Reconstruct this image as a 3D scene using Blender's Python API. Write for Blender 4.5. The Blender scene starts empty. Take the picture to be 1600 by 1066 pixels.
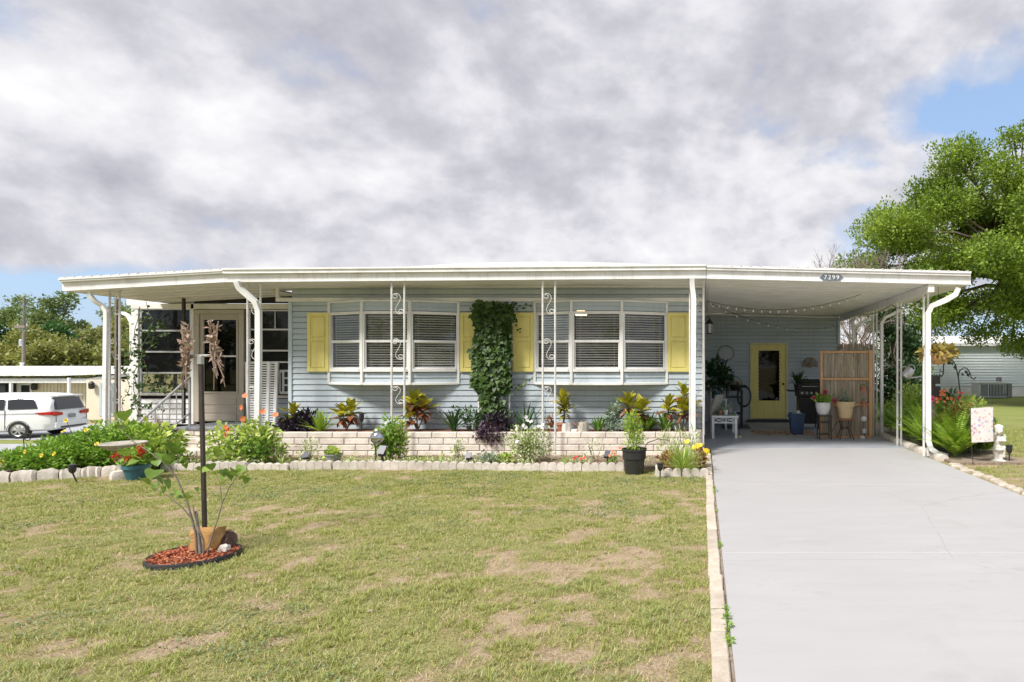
import bpy, math, random
import numpy as np
from mathutils import Vector, Matrix, Euler

rnd = random.Random(11)
rng = np.random.default_rng(11)
scene = bpy.context.scene
COL = scene.collection
PI = math.pi
rad = math.radians

# ------------------------------------------------------------------ camera
EYE, FOC, VX, VY = 1.5, 950.0, 1097.0, 572.0        # eye height, focal length and vanishing point in photo pixels
cam_d = bpy.data.cameras.new('camera')
cam = bpy.data.objects.new('camera', cam_d)
COL.objects.link(cam)
cam.location = (0, 0, EYE)
cam.rotation_euler = (PI / 2, 0, 0)
cam_d.sensor_width = 36
cam_d.lens = FOC / 1600 * 36
cam_d.shift_x = -(VX - 800) / 1600
cam_d.shift_y = (VY - 533) / 1600
cam_d.clip_start = 0.05
cam_d.clip_end = 4000
scene.camera = cam

# ------------------------------------------------------------------ sun, sky, exposure
SUN = Vector((-0.75, -1.0, 1.60)).normalized()        # towards the sun
EL = math.asin(SUN.z)
AZ = math.atan2(SUN.x, SUN.y)
sd = bpy.data.lights.new('sun', 'SUN')
sd.energy = 3.15
sd.angle = rad(14)
sd.color = (1.0, 0.965, 0.92)
sun = bpy.data.objects.new('sun', sd)
COL.objects.link(sun)
sun.rotation_euler = SUN.to_track_quat('Z', 'Y').to_euler()
sun.location = (-20, -20, 40)

scene.view_settings.view_transform = 'Standard'
scene.view_settings.look = 'None'
scene.view_settings.gamma = 1
scene.view_settings.use_curve_mapping = False
scene.view_settings.exposure = 0.86
scene.cycles.max_bounces = 8
scene.cycles.diffuse_bounces = 4
scene.cycles.glossy_bounces = 3
scene.cycles.transparent_max_bounces = 12
scene.cycles.use_denoising = True


def nd(nt, typ, **kw):
    n = nt.nodes.new(typ)
    for k, v in kw.items():
        if k.startswith('i_'):
            n.inputs[k[2:].replace('_', ' ')].default_value = v
        else:
            setattr(n, k, v)
    return n


def ramp(nt, stops, fac=None, interp='LINEAR'):
    r = nt.nodes.new('ShaderNodeValToRGB')
    r.color_ramp.interpolation = interp
    el = r.color_ramp.elements
    while len(el) < len(stops):
        el.new(0.5)
    for e, (p, c) in zip(el, stops):
        e.position = p
        e.color = (c[0], c[1], c[2], 1) if hasattr(c, '__len__') else (c, c, c, 1)
    if fac is not None:
        nt.links.new(fac, r.inputs[0])
    return r


def mth(nt, op, a, b=None, c=None, clamp=False):
    n = nt.nodes.new('ShaderNodeMath')
    n.operation = op
    n.use_clamp = clamp
    for k, v in enumerate((a, b, c)):
        if v is None:
            continue
        if isinstance(v, (int, float)):
            n.inputs[k].default_value = v
        else:
            nt.links.new(v, n.inputs[k])
    return n.outputs[0]


def mixc(nt, fac, a, b, blend='MIX'):
    n = nt.nodes.new('ShaderNodeMix')
    n.data_type = 'RGBA'
    n.blend_type = blend
    for k, v in ((0, fac), (6, a), (7, b)):
        if isinstance(v, (int, float)):
            n.inputs[k].default_value = v
        elif isinstance(v, (tuple, list)):
            n.inputs[k].default_value = (v[0], v[1], v[2], 1)
        else:
            nt.links.new(v, n.inputs[k])
    return n.outputs[2]


world = bpy.data.worlds.new('World')
scene.world = world
world.use_nodes = True
nt = world.node_tree
nt.nodes.clear()
lk = nt.links.new
w_out = nt.nodes.new('ShaderNodeOutputWorld')
bg = nt.nodes.new('ShaderNodeBackground')
SKY = 0.1
bg.inputs[1].default_value = SKY
lk(bg.outputs[0], w_out.inputs[0])
sky = nt.nodes.new('ShaderNodeTexSky')
sky.sky_type = 'NISHITA'
sky.sun_disc = False
sky.sun_elevation = EL
sky.sun_rotation = AZ
sky.air_density = 1.0
sky.dust_density = 1.2
sky.ozone_density = 1.5
tc = nt.nodes.new('ShaderNodeTexCoord')
sep = nt.nodes.new('ShaderNodeSeparateXYZ')
lk(tc.outputs['Generated'], sep.inputs[0])
zz = mth(nt, 'ADD', mth(nt, 'MAXIMUM', sep.outputs[2], 0.0), 0.80)
cmb = nt.nodes.new('ShaderNodeCombineXYZ')
lk(mth(nt, 'DIVIDE', sep.outputs[0], zz), cmb.inputs[0])
lk(mth(nt, 'DIVIDE', sep.outputs[1], zz), cmb.inputs[1])
lk(mth(nt, 'MULTIPLY', sep.outputs[2], 0.8), cmb.inputs[2])


def cloud_noise(scale, detail, rough, off, dist=0.0):
    mp = nt.nodes.new('ShaderNodeMapping')
    mp.inputs['Location'].default_value = off
    lk(cmb.outputs[0], mp.inputs[0])
    n = nd(nt, 'ShaderNodeTexNoise', i_Scale=scale, i_Detail=detail, i_Roughness=rough, i_Distortion=dist)
    lk(mp.outputs[0], n.inputs['Vector'])
    return n.outputs['Fac']


n_big = cloud_noise(1.9, 3, 0.5, (2.1, 7.4, 2.0), 0.1)
n_mid = cloud_noise(4.4, 12, 0.55, (12.3, 2.7, 2.5), 0.1)
n_fine = cloud_noise(11.0, 12, 0.62, (1.7, 9.1, 2.2), 0.1)
# the same noise a little nearer the zenith: the difference lights cloud tops and greys their bases
up_v = nt.nodes.new('ShaderNodeVectorMath')
up_v.operation = 'SCALE'
up_v.inputs['Scale'].default_value = 0.95
lk(cmb.outputs[0], up_v.inputs[0])
mp2 = nt.nodes.new('ShaderNodeMapping')
mp2.inputs['Location'].default_value = (12.3, 2.7, 2.5)
lk(up_v.outputs[0], mp2.inputs[0])
nn2 = nd(nt, 'ShaderNodeTexNoise', i_Scale=4.4, i_Detail=12, i_Roughness=0.54, i_Distortion=0.1)
lk(mp2.outputs[0], nn2.inputs['Vector'])
nn3 = cloud_noise(4.4, 12, 0.54, (12.3, 2.7, 2.5), 0.1)
relief = mth(nt, 'SUBTRACT', nn3, nn2.outputs['Fac'])
n_shade = cloud_noise(2.2, 6, 0.52, (5.7, 2.9, 8.2), 0.2)
# cloud cover: thinner low on the right and at the far left horizon, where the photograph shows blue
low_right = mth(nt, 'MULTIPLY', mth(nt, 'MAXIMUM', mth(nt, 'SUBTRACT', sep.outputs[0], -0.05), 0.0), 0.30)
low_right = mth(nt, 'MULTIPLY', low_right, mth(nt, 'SUBTRACT', 1.0, mth(nt, 'MULTIPLY', sep.outputs[2], 1.5), clamp=True))
low_left = mth(nt, 'MULTIPLY', mth(nt, 'MAXIMUM', mth(nt, 'SUBTRACT', -0.55, sep.outputs[0]), 0.0), mth(nt, 'MULTIPLY', mth(nt, 'SUBTRACT', 0.13, sep.outputs[2], clamp=True), 22.0))
cov = mth(nt, 'ADD', mth(nt, 'MULTIPLY', n_big, 0.50), mth(nt, 'MULTIPLY', n_mid, 0.50))
cov = mth(nt, 'SUBTRACT', mth(nt, 'SUBTRACT', cov, low_right), low_left)
cov_r = ramp(nt, [(0.335, 0.0), (0.375, 0.5), (0.43, 1.0)], cov, 'EASE')
shade = mth(nt, 'ADD', mth(nt, 'MULTIPLY', n_shade, 0.48), mth(nt, 'MULTIPLY', n_fine, 0.20))
shade = mth(nt, 'ADD', shade, mth(nt, 'MULTIPLY', n_mid, 0.32))
shade = mth(nt, 'ADD', shade, mth(nt, 'MULTIPLY', relief, 1.15))
sh_r = ramp(nt, [(0.28, (0.50, 0.50, 0.575)), (0.44, (0.64, 0.638, 0.70)), (0.57, (0.82, 0.815, 0.86)), (0.76, (1.02, 1.015, 1.03))], shade)
scaled = nt.nodes.new('ShaderNodeVectorMath')
scaled.operation = 'SCALE'
lk(sh_r.outputs[0], scaled.inputs[0])
scaled.inputs['Scale'].default_value = 0.55 / SKY
hazy = mixc(nt, 0.6, sky.outputs[0], (0.25 / SKY, 0.36 / SKY, 0.55 / SKY))
lk(mixc(nt, cov_r.outputs[0], hazy, scaled.outputs[0]), bg.inputs[0])

# ------------------------------------------------------------------ mesh helpers
def W(px, py, Z):
    """World point seen at photo pixel (px, py) at depth Z."""
    return Vector(((px - VX) * Z / FOC, Z, EYE - (py - VY) * Z / FOC))


def WX(px, Z):
    return (px - VX) * Z / FOC


def WZ(py, Z):
    return EYE - (py - VY) * Z / FOC


class MB:
    def __init__(self):
        self.v = []
        self.f = []

    def quad(self, *pts):
        n = len(self.v)
        self.v += [tuple(p) for p in pts]
        self.f.append(tuple(range(n, n + len(pts))))
        return self

    def box(self, x0, y0, z0, x1, y1, z1, M=None):
        n = len(self.v)
        pts = [Vector((x, y, z)) for z in (z0, z1) for y in (y0, y1) for x in (x0, x1)]
        if M is not None:
            pts = [M @ p for p in pts]
        self.v += [tuple(p) for p in pts]
        self.f += [tuple(n + i for i in q) for q in ((0, 2, 3, 1), (4, 5, 7, 6), (0, 1, 5, 4), (2, 6, 7, 3), (0, 4, 6, 2), (1, 3, 7, 5))]
        return self

    def cbox(self, x0, y0, z0, x1, y1, z1, c=0.006, M=None):
        """Box with chamfered edges."""
        n = len(self.v)
        idx = {}
        X, Y, Z = (x0, x1), (y0, y1), (z0, z1)
        for i in (0, 1):
            for j in (0, 1):
                for k in (0, 1):
                    sx, sy, sz = (c if i == 0 else -c), (c if j == 0 else -c), (c if k == 0 else -c)
                    for a, p in enumerate(((X[i], Y[j] + sy, Z[k] + sz), (X[i] + sx, Y[j], Z[k] + sz), (X[i] + sx, Y[j] + sy, Z[k]))):
                        idx[i, j, k, a] = len(self.v)
                        q = Vector(p)
                        if M is not None:
                            q = M @ q
                        self.v.append(tuple(q))
        F = []
        for s in (0, 1):
            q = [idx[s, 0, 0, 0], idx[s, 0, 1, 0], idx[s, 1, 1, 0], idx[s, 1, 0, 0]]
            F.append(q if s == 0 else q[::-1])
            q = [idx[0, s, 0, 1], idx[1, s, 0, 1], idx[1, s, 1, 1], idx[0, s, 1, 1]]
            F.append(q if s == 0 else q[::-1])
            q = [idx[0, 0, s, 2], idx[0, 1, s, 2], idx[1, 1, s, 2], idx[1, 0, s, 2]]
            F.append(q if s == 0 else q[::-1])
        for a in (0, 1):
            for b in (0, 1):
                F.append([idx[0, a, b, 1], idx[1, a, b, 1], idx[1, a, b, 2], idx[0, a, b, 2]])
                F.append([idx[a, 0, b, 0], idx[a, 1, b, 0], idx[a, 1, b, 2], idx[a, 0, b, 2]])
                F.append([idx[a, b, 0, 0], idx[a, b, 1, 0], idx[a, b, 1, 1], idx[a, b, 0, 1]])
        for i in (0, 1):
            for j in (0, 1):
                for k in (0, 1):
                    F.append([idx[i, j, k, 0], idx[i, j, k, 1], idx[i, j, k, 2]])
        self.f += [tuple(q) for q in F]
        return self

    def tube(self, pts, r, n=8, cap=True, flat=None):
        pts = [Vector(p) for p in pts]
        rr = list(r) if hasattr(r, '__len__') else [r] * len(pts)
        base = len(self.v)
        up = None
        for i, p in enumerate(pts):
            d = (pts[min(i + 1, len(pts) - 1)] - pts[max(i - 1, 0)])
            if d.length < 1e-9:
                d = Vector((0, 0, 1))
            d.normalize()
            if up is None:
                up = Vector((0, 0, 1)) if abs(d.z) < 0.9 else Vector((0, 1, 0))
            s = d.cross(up)
            if s.length < 1e-6:
                s = d.cross(Vector((1, 0, 0)))
            s.normalize()
            u = s.cross(d).normalized()
            up = u
            for k in range(n):
                a = 2 * PI * (k + 0.5) / n
                fa, fb = (1, 1) if flat is None else flat
                self.v.append(tuple(p + s * (math.cos(a) * rr[i] * fa) + u * (math.sin(a) * rr[i] * fb)))
        for i in range(len(pts) - 1):
            for k in range(n):
                a, b = base + i * n + k, base + i * n + (k + 1) % n
                self.f.append((a, b, b + n, a + n))
        if cap:
            self.f.append(tuple(base + k for k in range(n))[::-1])
            e = base + (len(pts) - 1) * n
            self.f.append(tuple(e + k for k in range(n)))
        return self

    def rod(self, a, b, r, n=8):
        return self.tube([a, b], r, n)

    def lathe(self, prof, c=(0, 0, 0), n=20, M=None, wob=0.0, seed=0, cap=True):
        base = len(self.v)
        R_ = random.Random(seed)
        for r, z in prof:
            for k in range(n):
                a = 2 * PI * k / n
                q = r * (1 + wob * R_.uniform(-1, 1))
                p = Vector((q * math.cos(a), q * math.sin(a), z))
                if M is not None:
                    p = M @ p
                self.v.append((p.x + c[0], p.y + c[1], p.z + c[2]))
        m = len(prof)
        for i in range(m - 1):
            for k in range(n):
                a, b = base + i * n + k, base + i * n + (k + 1) % n
                self.f.append((a, b, b + n, a + n))
        if cap and prof[0][0] > 1e-5:
            self.f.append(tuple(base + k for k in range(n))[::-1])
        if cap and prof[-1][0] > 1e-5:
            self.f.append(tuple(base + (m - 1) * n + k for k in range(n)))
        return self

    def prism(self, poly, plane, t0, t1):
        """Extrude polygon poly (2d). plane 'xz' extrudes along y, 'yz' along x, 'xy' along z."""
        n = len(self.v)
        m = len(poly)
        for t in (t0, t1):
            for a, b in poly:
                self.v.append((a, t, b) if plane == 'xz' else (t, a, b) if plane == 'yz' else (a, b, t))
        self.f.append(tuple(range(n, n + m)))
        self.f.append(tuple(range(n + m, n + 2 * m))[::-1])
        for k in range(m):
            a, b = n + k, n + (k + 1) % m
            self.f.append((a, a + m, b + m, b))
        return self

    def mesh(self, name, mat, smooth=None, origin=None):
        me = bpy.data.meshes.new(name)
        v = self.v
        if origin is not None:
            o = Vector(origin)
            v = [(p[0] - o.x, p[1] - o.y, p[2] - o.z) for p in v]
        me.from_pydata(v, [], self.f)
        fix_normals(me)
        if mat is not None:
            me.materials.append(mat)
        if smooth:
            me.polygons.foreach_set('use_smooth', [True] * len(me.polygons))
            me.set_sharp_from_angle(angle=rad(smooth if smooth is not True else 40))
        me.update()
        return me


import bmesh


def fix_normals(me):
    bm = bmesh.new()
    bm.from_mesh(me)
    bmesh.ops.recalc_face_normals(bm, faces=bm.faces)
    bm.to_mesh(me)
    bm.free()


def np_mesh(name, V, F, mat, smooth=False, origin=None):
    me = bpy.data.meshes.new(name)
    V = np.asarray(V, dtype=np.float32)
    if origin is not None:
        V = V - np.array(origin, dtype=np.float32)
    F = np.asarray(F, dtype=np.int32)
    me.vertices.add(len(V))
    me.vertices.foreach_set('co', V.ravel())
    me.loops.add(F.size)
    me.loops.foreach_set('vertex_index', F.ravel())
    me.polygons.add(len(F))
    me.polygons.foreach_set('loop_start', np.arange(len(F), dtype=np.int32) * F.shape[1])
    if smooth:
        me.polygons.foreach_set('use_smooth', np.ones(len(F), dtype=bool))
    me.update(calc_edges=True)
    me.materials.append(mat)
    return me


ROOTS = {}


def tag(o, label=None, cat=None, group=None, kind=None):
    if label:
        o['label'] = label
    if cat:
        o['category'] = cat
    if group:
        o['group'] = group
    if kind:
        o['kind'] = kind
    return o


def thing(name, label, cat, loc=(0, 0, 0), group=None):
    o = bpy.data.objects.new(name, None)
    o.empty_display_size = 0.1
    COL.objects.link(o)
    o.location = Vector(loc)
    ROOTS[o.name] = Vector(loc)
    return tag(o, label, cat, group)


def place(name, me, parent=None, loc=(0, 0, 0), rot=(0, 0, 0), scale=(1, 1, 1), M=None):
    """Link a mesh at a WORLD place; under a root the root's own place is taken off."""
    o = bpy.data.objects.new(name, me)
    COL.objects.link(o)
    off = Vector((0, 0, 0))
    if parent is not None:
        o.parent = parent
        if parent.name in ROOTS:
            off = ROOTS[parent.name]
    if M is not None:
        o.matrix_local = Matrix.Translation(-off) @ M
    else:
        o.location = Vector(loc) - off
        o.rotation_euler = rot
        o.scale = scale
    return o


def part(name, mb, mat, parent, smooth=None, label=None, kind=None):
    me = mb.mesh(name, mat, smooth) if isinstance(mb, MB) else mb
    o = place(name, me, parent)
    return tag(o, label, None, None, kind)


def solo(name, mb, mat, label, cat, loc, group=None, smooth=None, kind=None):
    """A thing that is one mesh (built in world coordinates, origin moved to loc)."""
    me = mb.mesh(name, mat, smooth, origin=loc)
    o = place(name, me, None, loc)
    return tag(o, label, cat, group, kind)


def struct(name, mb, mat, smooth=None, kind='structure'):
    me = mb.mesh(name, mat, smooth) if isinstance(mb, MB) else mb
    o = place(name, me, None)
    o['kind'] = kind
    return o


def copy_tree(o, parent=None):
    c = o.copy()
    COL.objects.link(c)
    c.parent = parent
    for ch in list(o.children):
        copy_tree(ch, c)
    return c


def dup(root, loc, rotz=0.0, label=None, scale=None, group=None):
    c = copy_tree(root)
    c.location = loc
    c.rotation_euler = (0, 0, rotz)
    ROOTS[c.name] = Vector(loc)
    if scale:
        c.scale = (scale,) * 3 if not hasattr(scale, '__len__') else scale
    if label:
        c['label'] = label
    if group:
        c['group'] = group
    return c


# ------------------------------------------------------------------ materials
def bsdf_mat(name):
    m = bpy.data.materials.new(name)
    m.use_nodes = True
    nt = m.node_tree
    b = nt.nodes['Principled BSDF']
    return m, nt, b


def mat(name, c, c2=None, rough=0.6, scale=6.0, detail=4, bump=0.0, bscale=40.0, metal=0.0, spec=0.5, stretch=(1, 1, 1),
        dirt=None, dirt_amt=0.0, dirt_scale=2.0, per_piece=0.0, lo=0.35, hi=0.65, streak=0.0):
    """Painted or natural surface: two-tone noise, optional wear tone, fine bump, per-piece brightness change."""
    m, nt, b = bsdf_mat(name)
    lk = nt.links.new
    geo = nt.nodes.new('ShaderNodeNewGeometry')
    mp = nt.nodes.new('ShaderNodeMapping')
    mp.inputs['Scale'].default_value = stretch
    lk(geo.outputs['Position'], mp.inputs[0])
    n = nd(nt, 'ShaderNodeTexNoise', i_Scale=scale, i_Detail=detail, i_Roughness=0.6)
    lk(mp.outputs[0], n.inputs['Vector'])
    if c2 is None:
        c2 = tuple(min(1, x * 0.9) for x in c)
    col = ramp(nt, [(lo, c), (hi, c2)], n.outputs['Fac']).outputs[0]
    if dirt is not None:
        n2 = nd(nt, 'ShaderNodeTexNoise', i_Scale=dirt_scale, i_Detail=8, i_Roughness=0.65)
        lk(mp.outputs[0], n2.inputs['Vector'])
        f = ramp(nt, [(0.5, 0.0), (0.72, dirt_amt)], n2.outputs['Fac']).outputs[0]
        col = mixc(nt, f, col, dirt)
    if streak:
        mps = nt.nodes.new('ShaderNodeMapping')
        mps.inputs['Scale'].default_value = (9, 9, 0.55)
        lk(geo.outputs['Position'], mps.inputs[0])
        ns = nd(nt, 'ShaderNodeTexNoise', i_Scale=1.6, i_Detail=6, i_Roughness=0.7)
        lk(mps.outputs[0], ns.inputs['Vector'])
        col = mixc(nt, ramp(nt, [(0.50, 0.0), (0.70, streak)], ns.outputs['Fac']).outputs[0], col, dirt or (0.3, 0.28, 0.25))
    if per_piece:
        oi = nt.nodes.new('ShaderNodeObjectInfo')
        f = mth(nt, 'MULTIPLY_ADD', oi.outputs['Random'], per_piece * 2, 1 - per_piece)
        hv = nt.nodes.new('ShaderNodeHueSaturation')
        lk(f, hv.inputs['Value'])
        lk(col, hv.inputs['Color'])
        col = hv.outputs[0]
    lk(col, b.inputs['Base Color'])
    b.inputs['Roughness'].default_value = rough
    b.inputs['Metallic'].default_value = metal
    b.inputs['Specular IOR Level'].default_value = spec
    if bump:
        n3 = nd(nt, 'ShaderNodeTexNoise', i_Scale=bscale, i_Detail=5, i_Roughness=0.6)
        lk(mp.outputs[0], n3.inputs['Vector'])
        bp = nt.nodes.new('ShaderNodeBump')
        bp.inputs['Strength'].default_value = bump
        bp.inputs['Distance'].default_value = 0.01
        lk(n3.outputs['Fac'], bp.inputs['Height'])
        lk(bp.outputs[0], b.inputs['Normal'])
    return m


def leaf_mat(name, cols, trans=0.3, rough=0.45, vein=None, obj_rand=False, patch=None, gain=None):
    """Leaves: each leaf picks its own tone; a share of the light passes through."""
    m, nt, b = bsdf_mat(name)
    lk = nt.links.new
    if gain is None:
        gain = 1.8 if all(c[1] >= c[0] for c in cols) else 1.0
    cols = [tuple(min(.8, x * gain) for x in c) for c in cols]
    geo = nt.nodes.new('ShaderNodeNewGeometry')
    if obj_rand:
        oi = nt.nodes.new('ShaderNodeObjectInfo')
        f = oi.outputs['Random']
    else:
        f = geo.outputs['Random Per Island']
    if patch:
        n = nd(nt, 'ShaderNodeTexNoise', i_Scale=patch, i_Detail=2)
        lk(geo.outputs['Position'], n.inputs['Vector'])
        f = mth(nt, 'ADD', mth(nt, 'MULTIPLY', f, 0.5), mth(nt, 'MULTIPLY', ramp(nt, [(0.35, 0), (0.65, 1)], n.outputs['Fac']).outputs[0], 0.5))
    k = len(cols)
    r = ramp(nt, [(i / max(1, k - 1), c) for i, c in enumerate(cols)], f)
    col = r.outputs[0]
    n = nd(nt, 'ShaderNodeTexNoise', i_Scale=60, i_Detail=3)
    lk(geo.outputs['Position'], n.inputs['Vector'])
    if vein:
        col = mixc(nt, ramp(nt, [(0.47, 0), (0.6, 1)], n.outputs['Fac']).outputs[0], col, vein)
    lk(col, b.inputs['Base Color'])
    b.inputs['Roughness'].default_value = rough
    b.inputs['Specular IOR Level'].default_value = 0.35
    if trans:
        tr = nt.nodes.new('ShaderNodeBsdfTranslucent')
        lk(mixc(nt, 1.0, col, (1.0, 1.0, 0.55), 'MULTIPLY'), tr.inputs[0])
        mx = nt.nodes.new('ShaderNodeMixShader')
        mx.inputs[0].default_value = trans
        lk(b.outputs[0], mx.inputs[1])
        lk(tr.outputs[0], mx.inputs[2])
        lk(mx.outputs[0], nt.nodes['Material Output'].inputs[0])
    return m


def glass_mat(name, tint=(0.75, 0.8, 0.8), refl=0.10):
    m, nt, b = bsdf_mat(name)
    lk = nt.links.new
    nt.nodes.remove(b)
    t = nt.nodes.new('ShaderNodeBsdfTransparent')
    t.inputs[0].default_value = (*tint, 1)
    g = nt.nodes.new('ShaderNodeBsdfGlossy')
    g.inputs['Roughness'].default_value = 0.02
    lw = nt.nodes.new('ShaderNodeLayerWeight')
    lw.inputs[0].default_value = 0.35
    f = mth(nt, 'ADD', mth(nt, 'MULTIPLY', lw.outputs['Fresnel'], 0.6), refl, clamp=True)
    n = nd(nt, 'ShaderNodeTexNoise', i_Scale=2.5, i_Detail=1)
    geo = nt.nodes.new('ShaderNodeNewGeometry')
    lk(geo.outputs['Position'], n.inputs['Vector'])
    bp = nt.nodes.new('ShaderNodeBump')
    bp.inputs['Strength'].default_value = 0.03
    lk(n.outputs['Fac'], bp.inputs['Height'])
    lk(bp.outputs[0], g.inputs['Normal'])
    mx = nt.nodes.new('ShaderNodeMixShader')
    lk(f, mx.inputs[0])
    lk(t.outputs[0], mx.inputs[1])
    lk(g.outputs[0], mx.inputs[2])
    lk(mx.outputs[0], nt.nodes['Material Output'].inputs[0])
    return m


M = {}
M['white'] = mat('white_paint', (0.84, 0.84, 0.83), (0.78, 0.78, 0.77), rough=0.4, scale=3, dirt=(0.42, 0.38, 0.32), dirt_amt=0.35, dirt_scale=3.0, streak=0.30)
M['trim'] = mat('white_trim', (0.78, 0.77, 0.74), (0.70, 0.69, 0.66), rough=0.42, scale=4, dirt=(0.5, 0.46, 0.38), dirt_amt=0.25)
M['roofmetal'] = mat('roof_coating', (0.72, 0.70, 0.67), (0.58, 0.54, 0.50), rough=0.5, scale=5, stretch=(3, 0.6, 1), dirt=(0.30, 0.24, 0.20), dirt_amt=0.6, dirt_scale=4)
M['soffit'] = mat('soffit_panel', (0.80, 0.79, 0.76), (0.74, 0.73, 0.70), rough=0.5, scale=2, stretch=(1, 4, 1), dirt=(0.45, 0.42, 0.36), dirt_amt=0.3)
M['siding'] = mat('blue_grey_siding', (0.47, 0.53, 0.57), (0.425, 0.485, 0.525), rough=0.5, scale=1.2, stretch=(0.6, 1, 4), bump=0.15, bscale=60, dirt=(0.30, 0.33, 0.32), dirt_amt=0.3, dirt_scale=1.5, per_piece=0.045, streak=0.35)
M['bluetrim'] = mat('pale_blue_trim', (0.50, 0.57, 0.60), (0.46, 0.53, 0.56), rough=0.5)
M['yellow'] = mat('yellow_paint', (0.80, 0.70, 0.24), (0.76, 0.66, 0.21), rough=0.5, scale=3, dirt=(0.45, 0.38, 0.12), dirt_amt=0.3, streak=0.4, bump=0.1, bscale=30)
M['yellowtrim'] = mat('pale_yellow_trim', (0.70, 0.64, 0.34), (0.64, 0.58, 0.30), rough=0.5)
M['beige'] = mat('beige_door_paint', (0.47, 0.42, 0.35), (0.43, 0.385, 0.32), rough=0.45, scale=2)
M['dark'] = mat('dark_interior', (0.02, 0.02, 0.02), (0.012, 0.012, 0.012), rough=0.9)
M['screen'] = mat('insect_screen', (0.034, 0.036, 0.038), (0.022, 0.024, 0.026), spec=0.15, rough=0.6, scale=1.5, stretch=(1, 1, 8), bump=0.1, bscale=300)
M['glass'] = glass_mat('window_glass', (0.92, 0.94, 0.94), 0.035)
M['screenglass'] = glass_mat('screen_film', (0.8, 0.8, 0.8), 0.0)
M['doorglass'] = glass_mat('door_glass', (0.35, 0.35, 0.33), 0.0)
M['blind'] = mat('blind_slats', (0.85, 0.84, 0.81), rough=0.5)
M['alu'] = mat('aluminium', (0.62, 0.62, 0.62), (0.52, 0.52, 0.53), rough=0.35, metal=0.6)
M['iron'] = mat('white_iron', (0.74, 0.73, 0.71), (0.62, 0.60, 0.57), rough=0.45, scale=14, dirt=(0.33, 0.24, 0.17), dirt_amt=0.4, dirt_scale=9)
M['brick'] = mat('whitewashed_brick', (0.76, 0.695, 0.615), (0.65, 0.58, 0.50), rough=0.9, scale=5, bump=0.5, bscale=45, dirt=(0.36, 0.29, 0.23), dirt_amt=0.5, dirt_scale=6, per_piece=0.10)
M['mortar'] = mat('grey_mortar', (0.38, 0.345, 0.305), (0.28, 0.255, 0.225), rough=0.95, scale=30, bump=0.5)
M['edging'] = mat('scalloped_concrete', (0.68, 0.62, 0.555), (0.55, 0.495, 0.435), rough=0.95, scale=6, bump=0.8, bscale=70, dirt=(0.32, 0.27, 0.22), dirt_amt=0.55, dirt_scale=7, per_piece=0.10)
M['edgeblock'] = mat('cream_edging_block', (0.54, 0.475, 0.39), (0.42, 0.36, 0.285), rough=0.95, scale=9, bump=0.7, bscale=60, dirt=(0.36, 0.30, 0.23), dirt_amt=0.5, dirt_scale=8, per_piece=0.10)
M['concrete_step'] = mat('grey_step_paint', (0.24, 0.25, 0.27), (0.20, 0.21, 0.23), rough=0.6)
M['concrete'] = mat('weathered_concrete', (0.46, 0.42, 0.36), (0.34, 0.31, 0.26), rough=0.9, scale=10, bump=0.6, bscale=50)
M['whitestone'] = mat('white_cast_stone', (0.74, 0.71, 0.66), (0.62, 0.58, 0.52), rough=0.8, scale=16, bump=0.3, bscale=70, dirt=(0.4, 0.36, 0.3), dirt_amt=0.4, dirt_scale=20)
M['black'] = mat('black_plastic', (0.022, 0.022, 0.023), (0.03, 0.03, 0.03), rough=0.45)
M['blackmetal'] = mat('black_metal', (0.020, 0.019, 0.018), (0.035, 0.030, 0.026), rough=0.5, scale=20)
M['brownmetal'] = mat('brown_metal', (0.055, 0.042, 0.034), (0.035, 0.028, 0.024), rough=0.5, scale=12)
M['darkwood'] = mat('dark_wood', (0.035, 0.026, 0.02), (0.022, 0.017, 0.014), rough=0.6, scale=8, stretch=(1, 1, 0.2))
M['pine'] = mat('stained_pine', (0.62, 0.36, 0.17), (0.50, 0.28, 0.125), rough=0.6, scale=7, stretch=(3, 3, 0.5), bump=0.2)
M['terracotta'] = mat('terracotta', (0.50, 0.22, 0.125), (0.42, 0.175, 0.10), rough=0.85, scale=14, bump=0.2)
M['cream_pot'] = mat('cream_pot', (0.66, 0.50, 0.28), (0.60, 0.45, 0.25), rough=0.6)
M['white_pot'] = mat('white_pot', (0.72, 0.71, 0.70), (0.64, 0.63, 0.62), rough=0.5, bump=0.3, bscale=60)
M['blue_pot'] = mat('teal_glazed_pot', (0.045, 0.15, 0.19), (0.03, 0.10, 0.14), rough=0.3, scale=8)
M['blue_bin'] = mat('blue_plastic', (0.02, 0.055, 0.14), (0.016, 0.045, 0.12), rough=0.45)
M['grey_pot'] = mat('grey_zinc_pot', (0.30, 0.30, 0.30), (0.23, 0.23, 0.23), rough=0.6, scale=10)
M['bark'] = mat('bark', (0.16, 0.125, 0.095), (0.10, 0.078, 0.06), rough=0.95, scale=10, stretch=(2, 2, 0.5), bump=0.8, bscale=25)
M['greybark'] = mat('grey_bark', (0.25, 0.215, 0.18), (0.16, 0.135, 0.11), rough=0.95, scale=16, bump=0.6, bscale=40)
M['stem'] = mat('green_stem', (0.13, 0.14, 0.05), (0.10, 0.09, 0.04), rough=0.7)
M['soil'] = mat('bed_soil', (0.34, 0.27, 0.20), (0.19, 0.14, 0.10), rough=1.0, scale=25, bump=1.0, bscale=60)
M['cedar'] = mat('brown_mulch', (0.20, 0.085, 0.045), (0.12, 0.05, 0.03), rough=1.0, scale=30, bump=1.0, bscale=60)
M['redmulch'] = leaf_mat('red_mulch_chips', [(0.33, 0.075, 0.03), (0.46, 0.13, 0.055), (0.56, 0.27, 0.16), (0.26, 0.06, 0.03), (0.50, 0.18, 0.085)], trans=0, rough=0.9)
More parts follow.
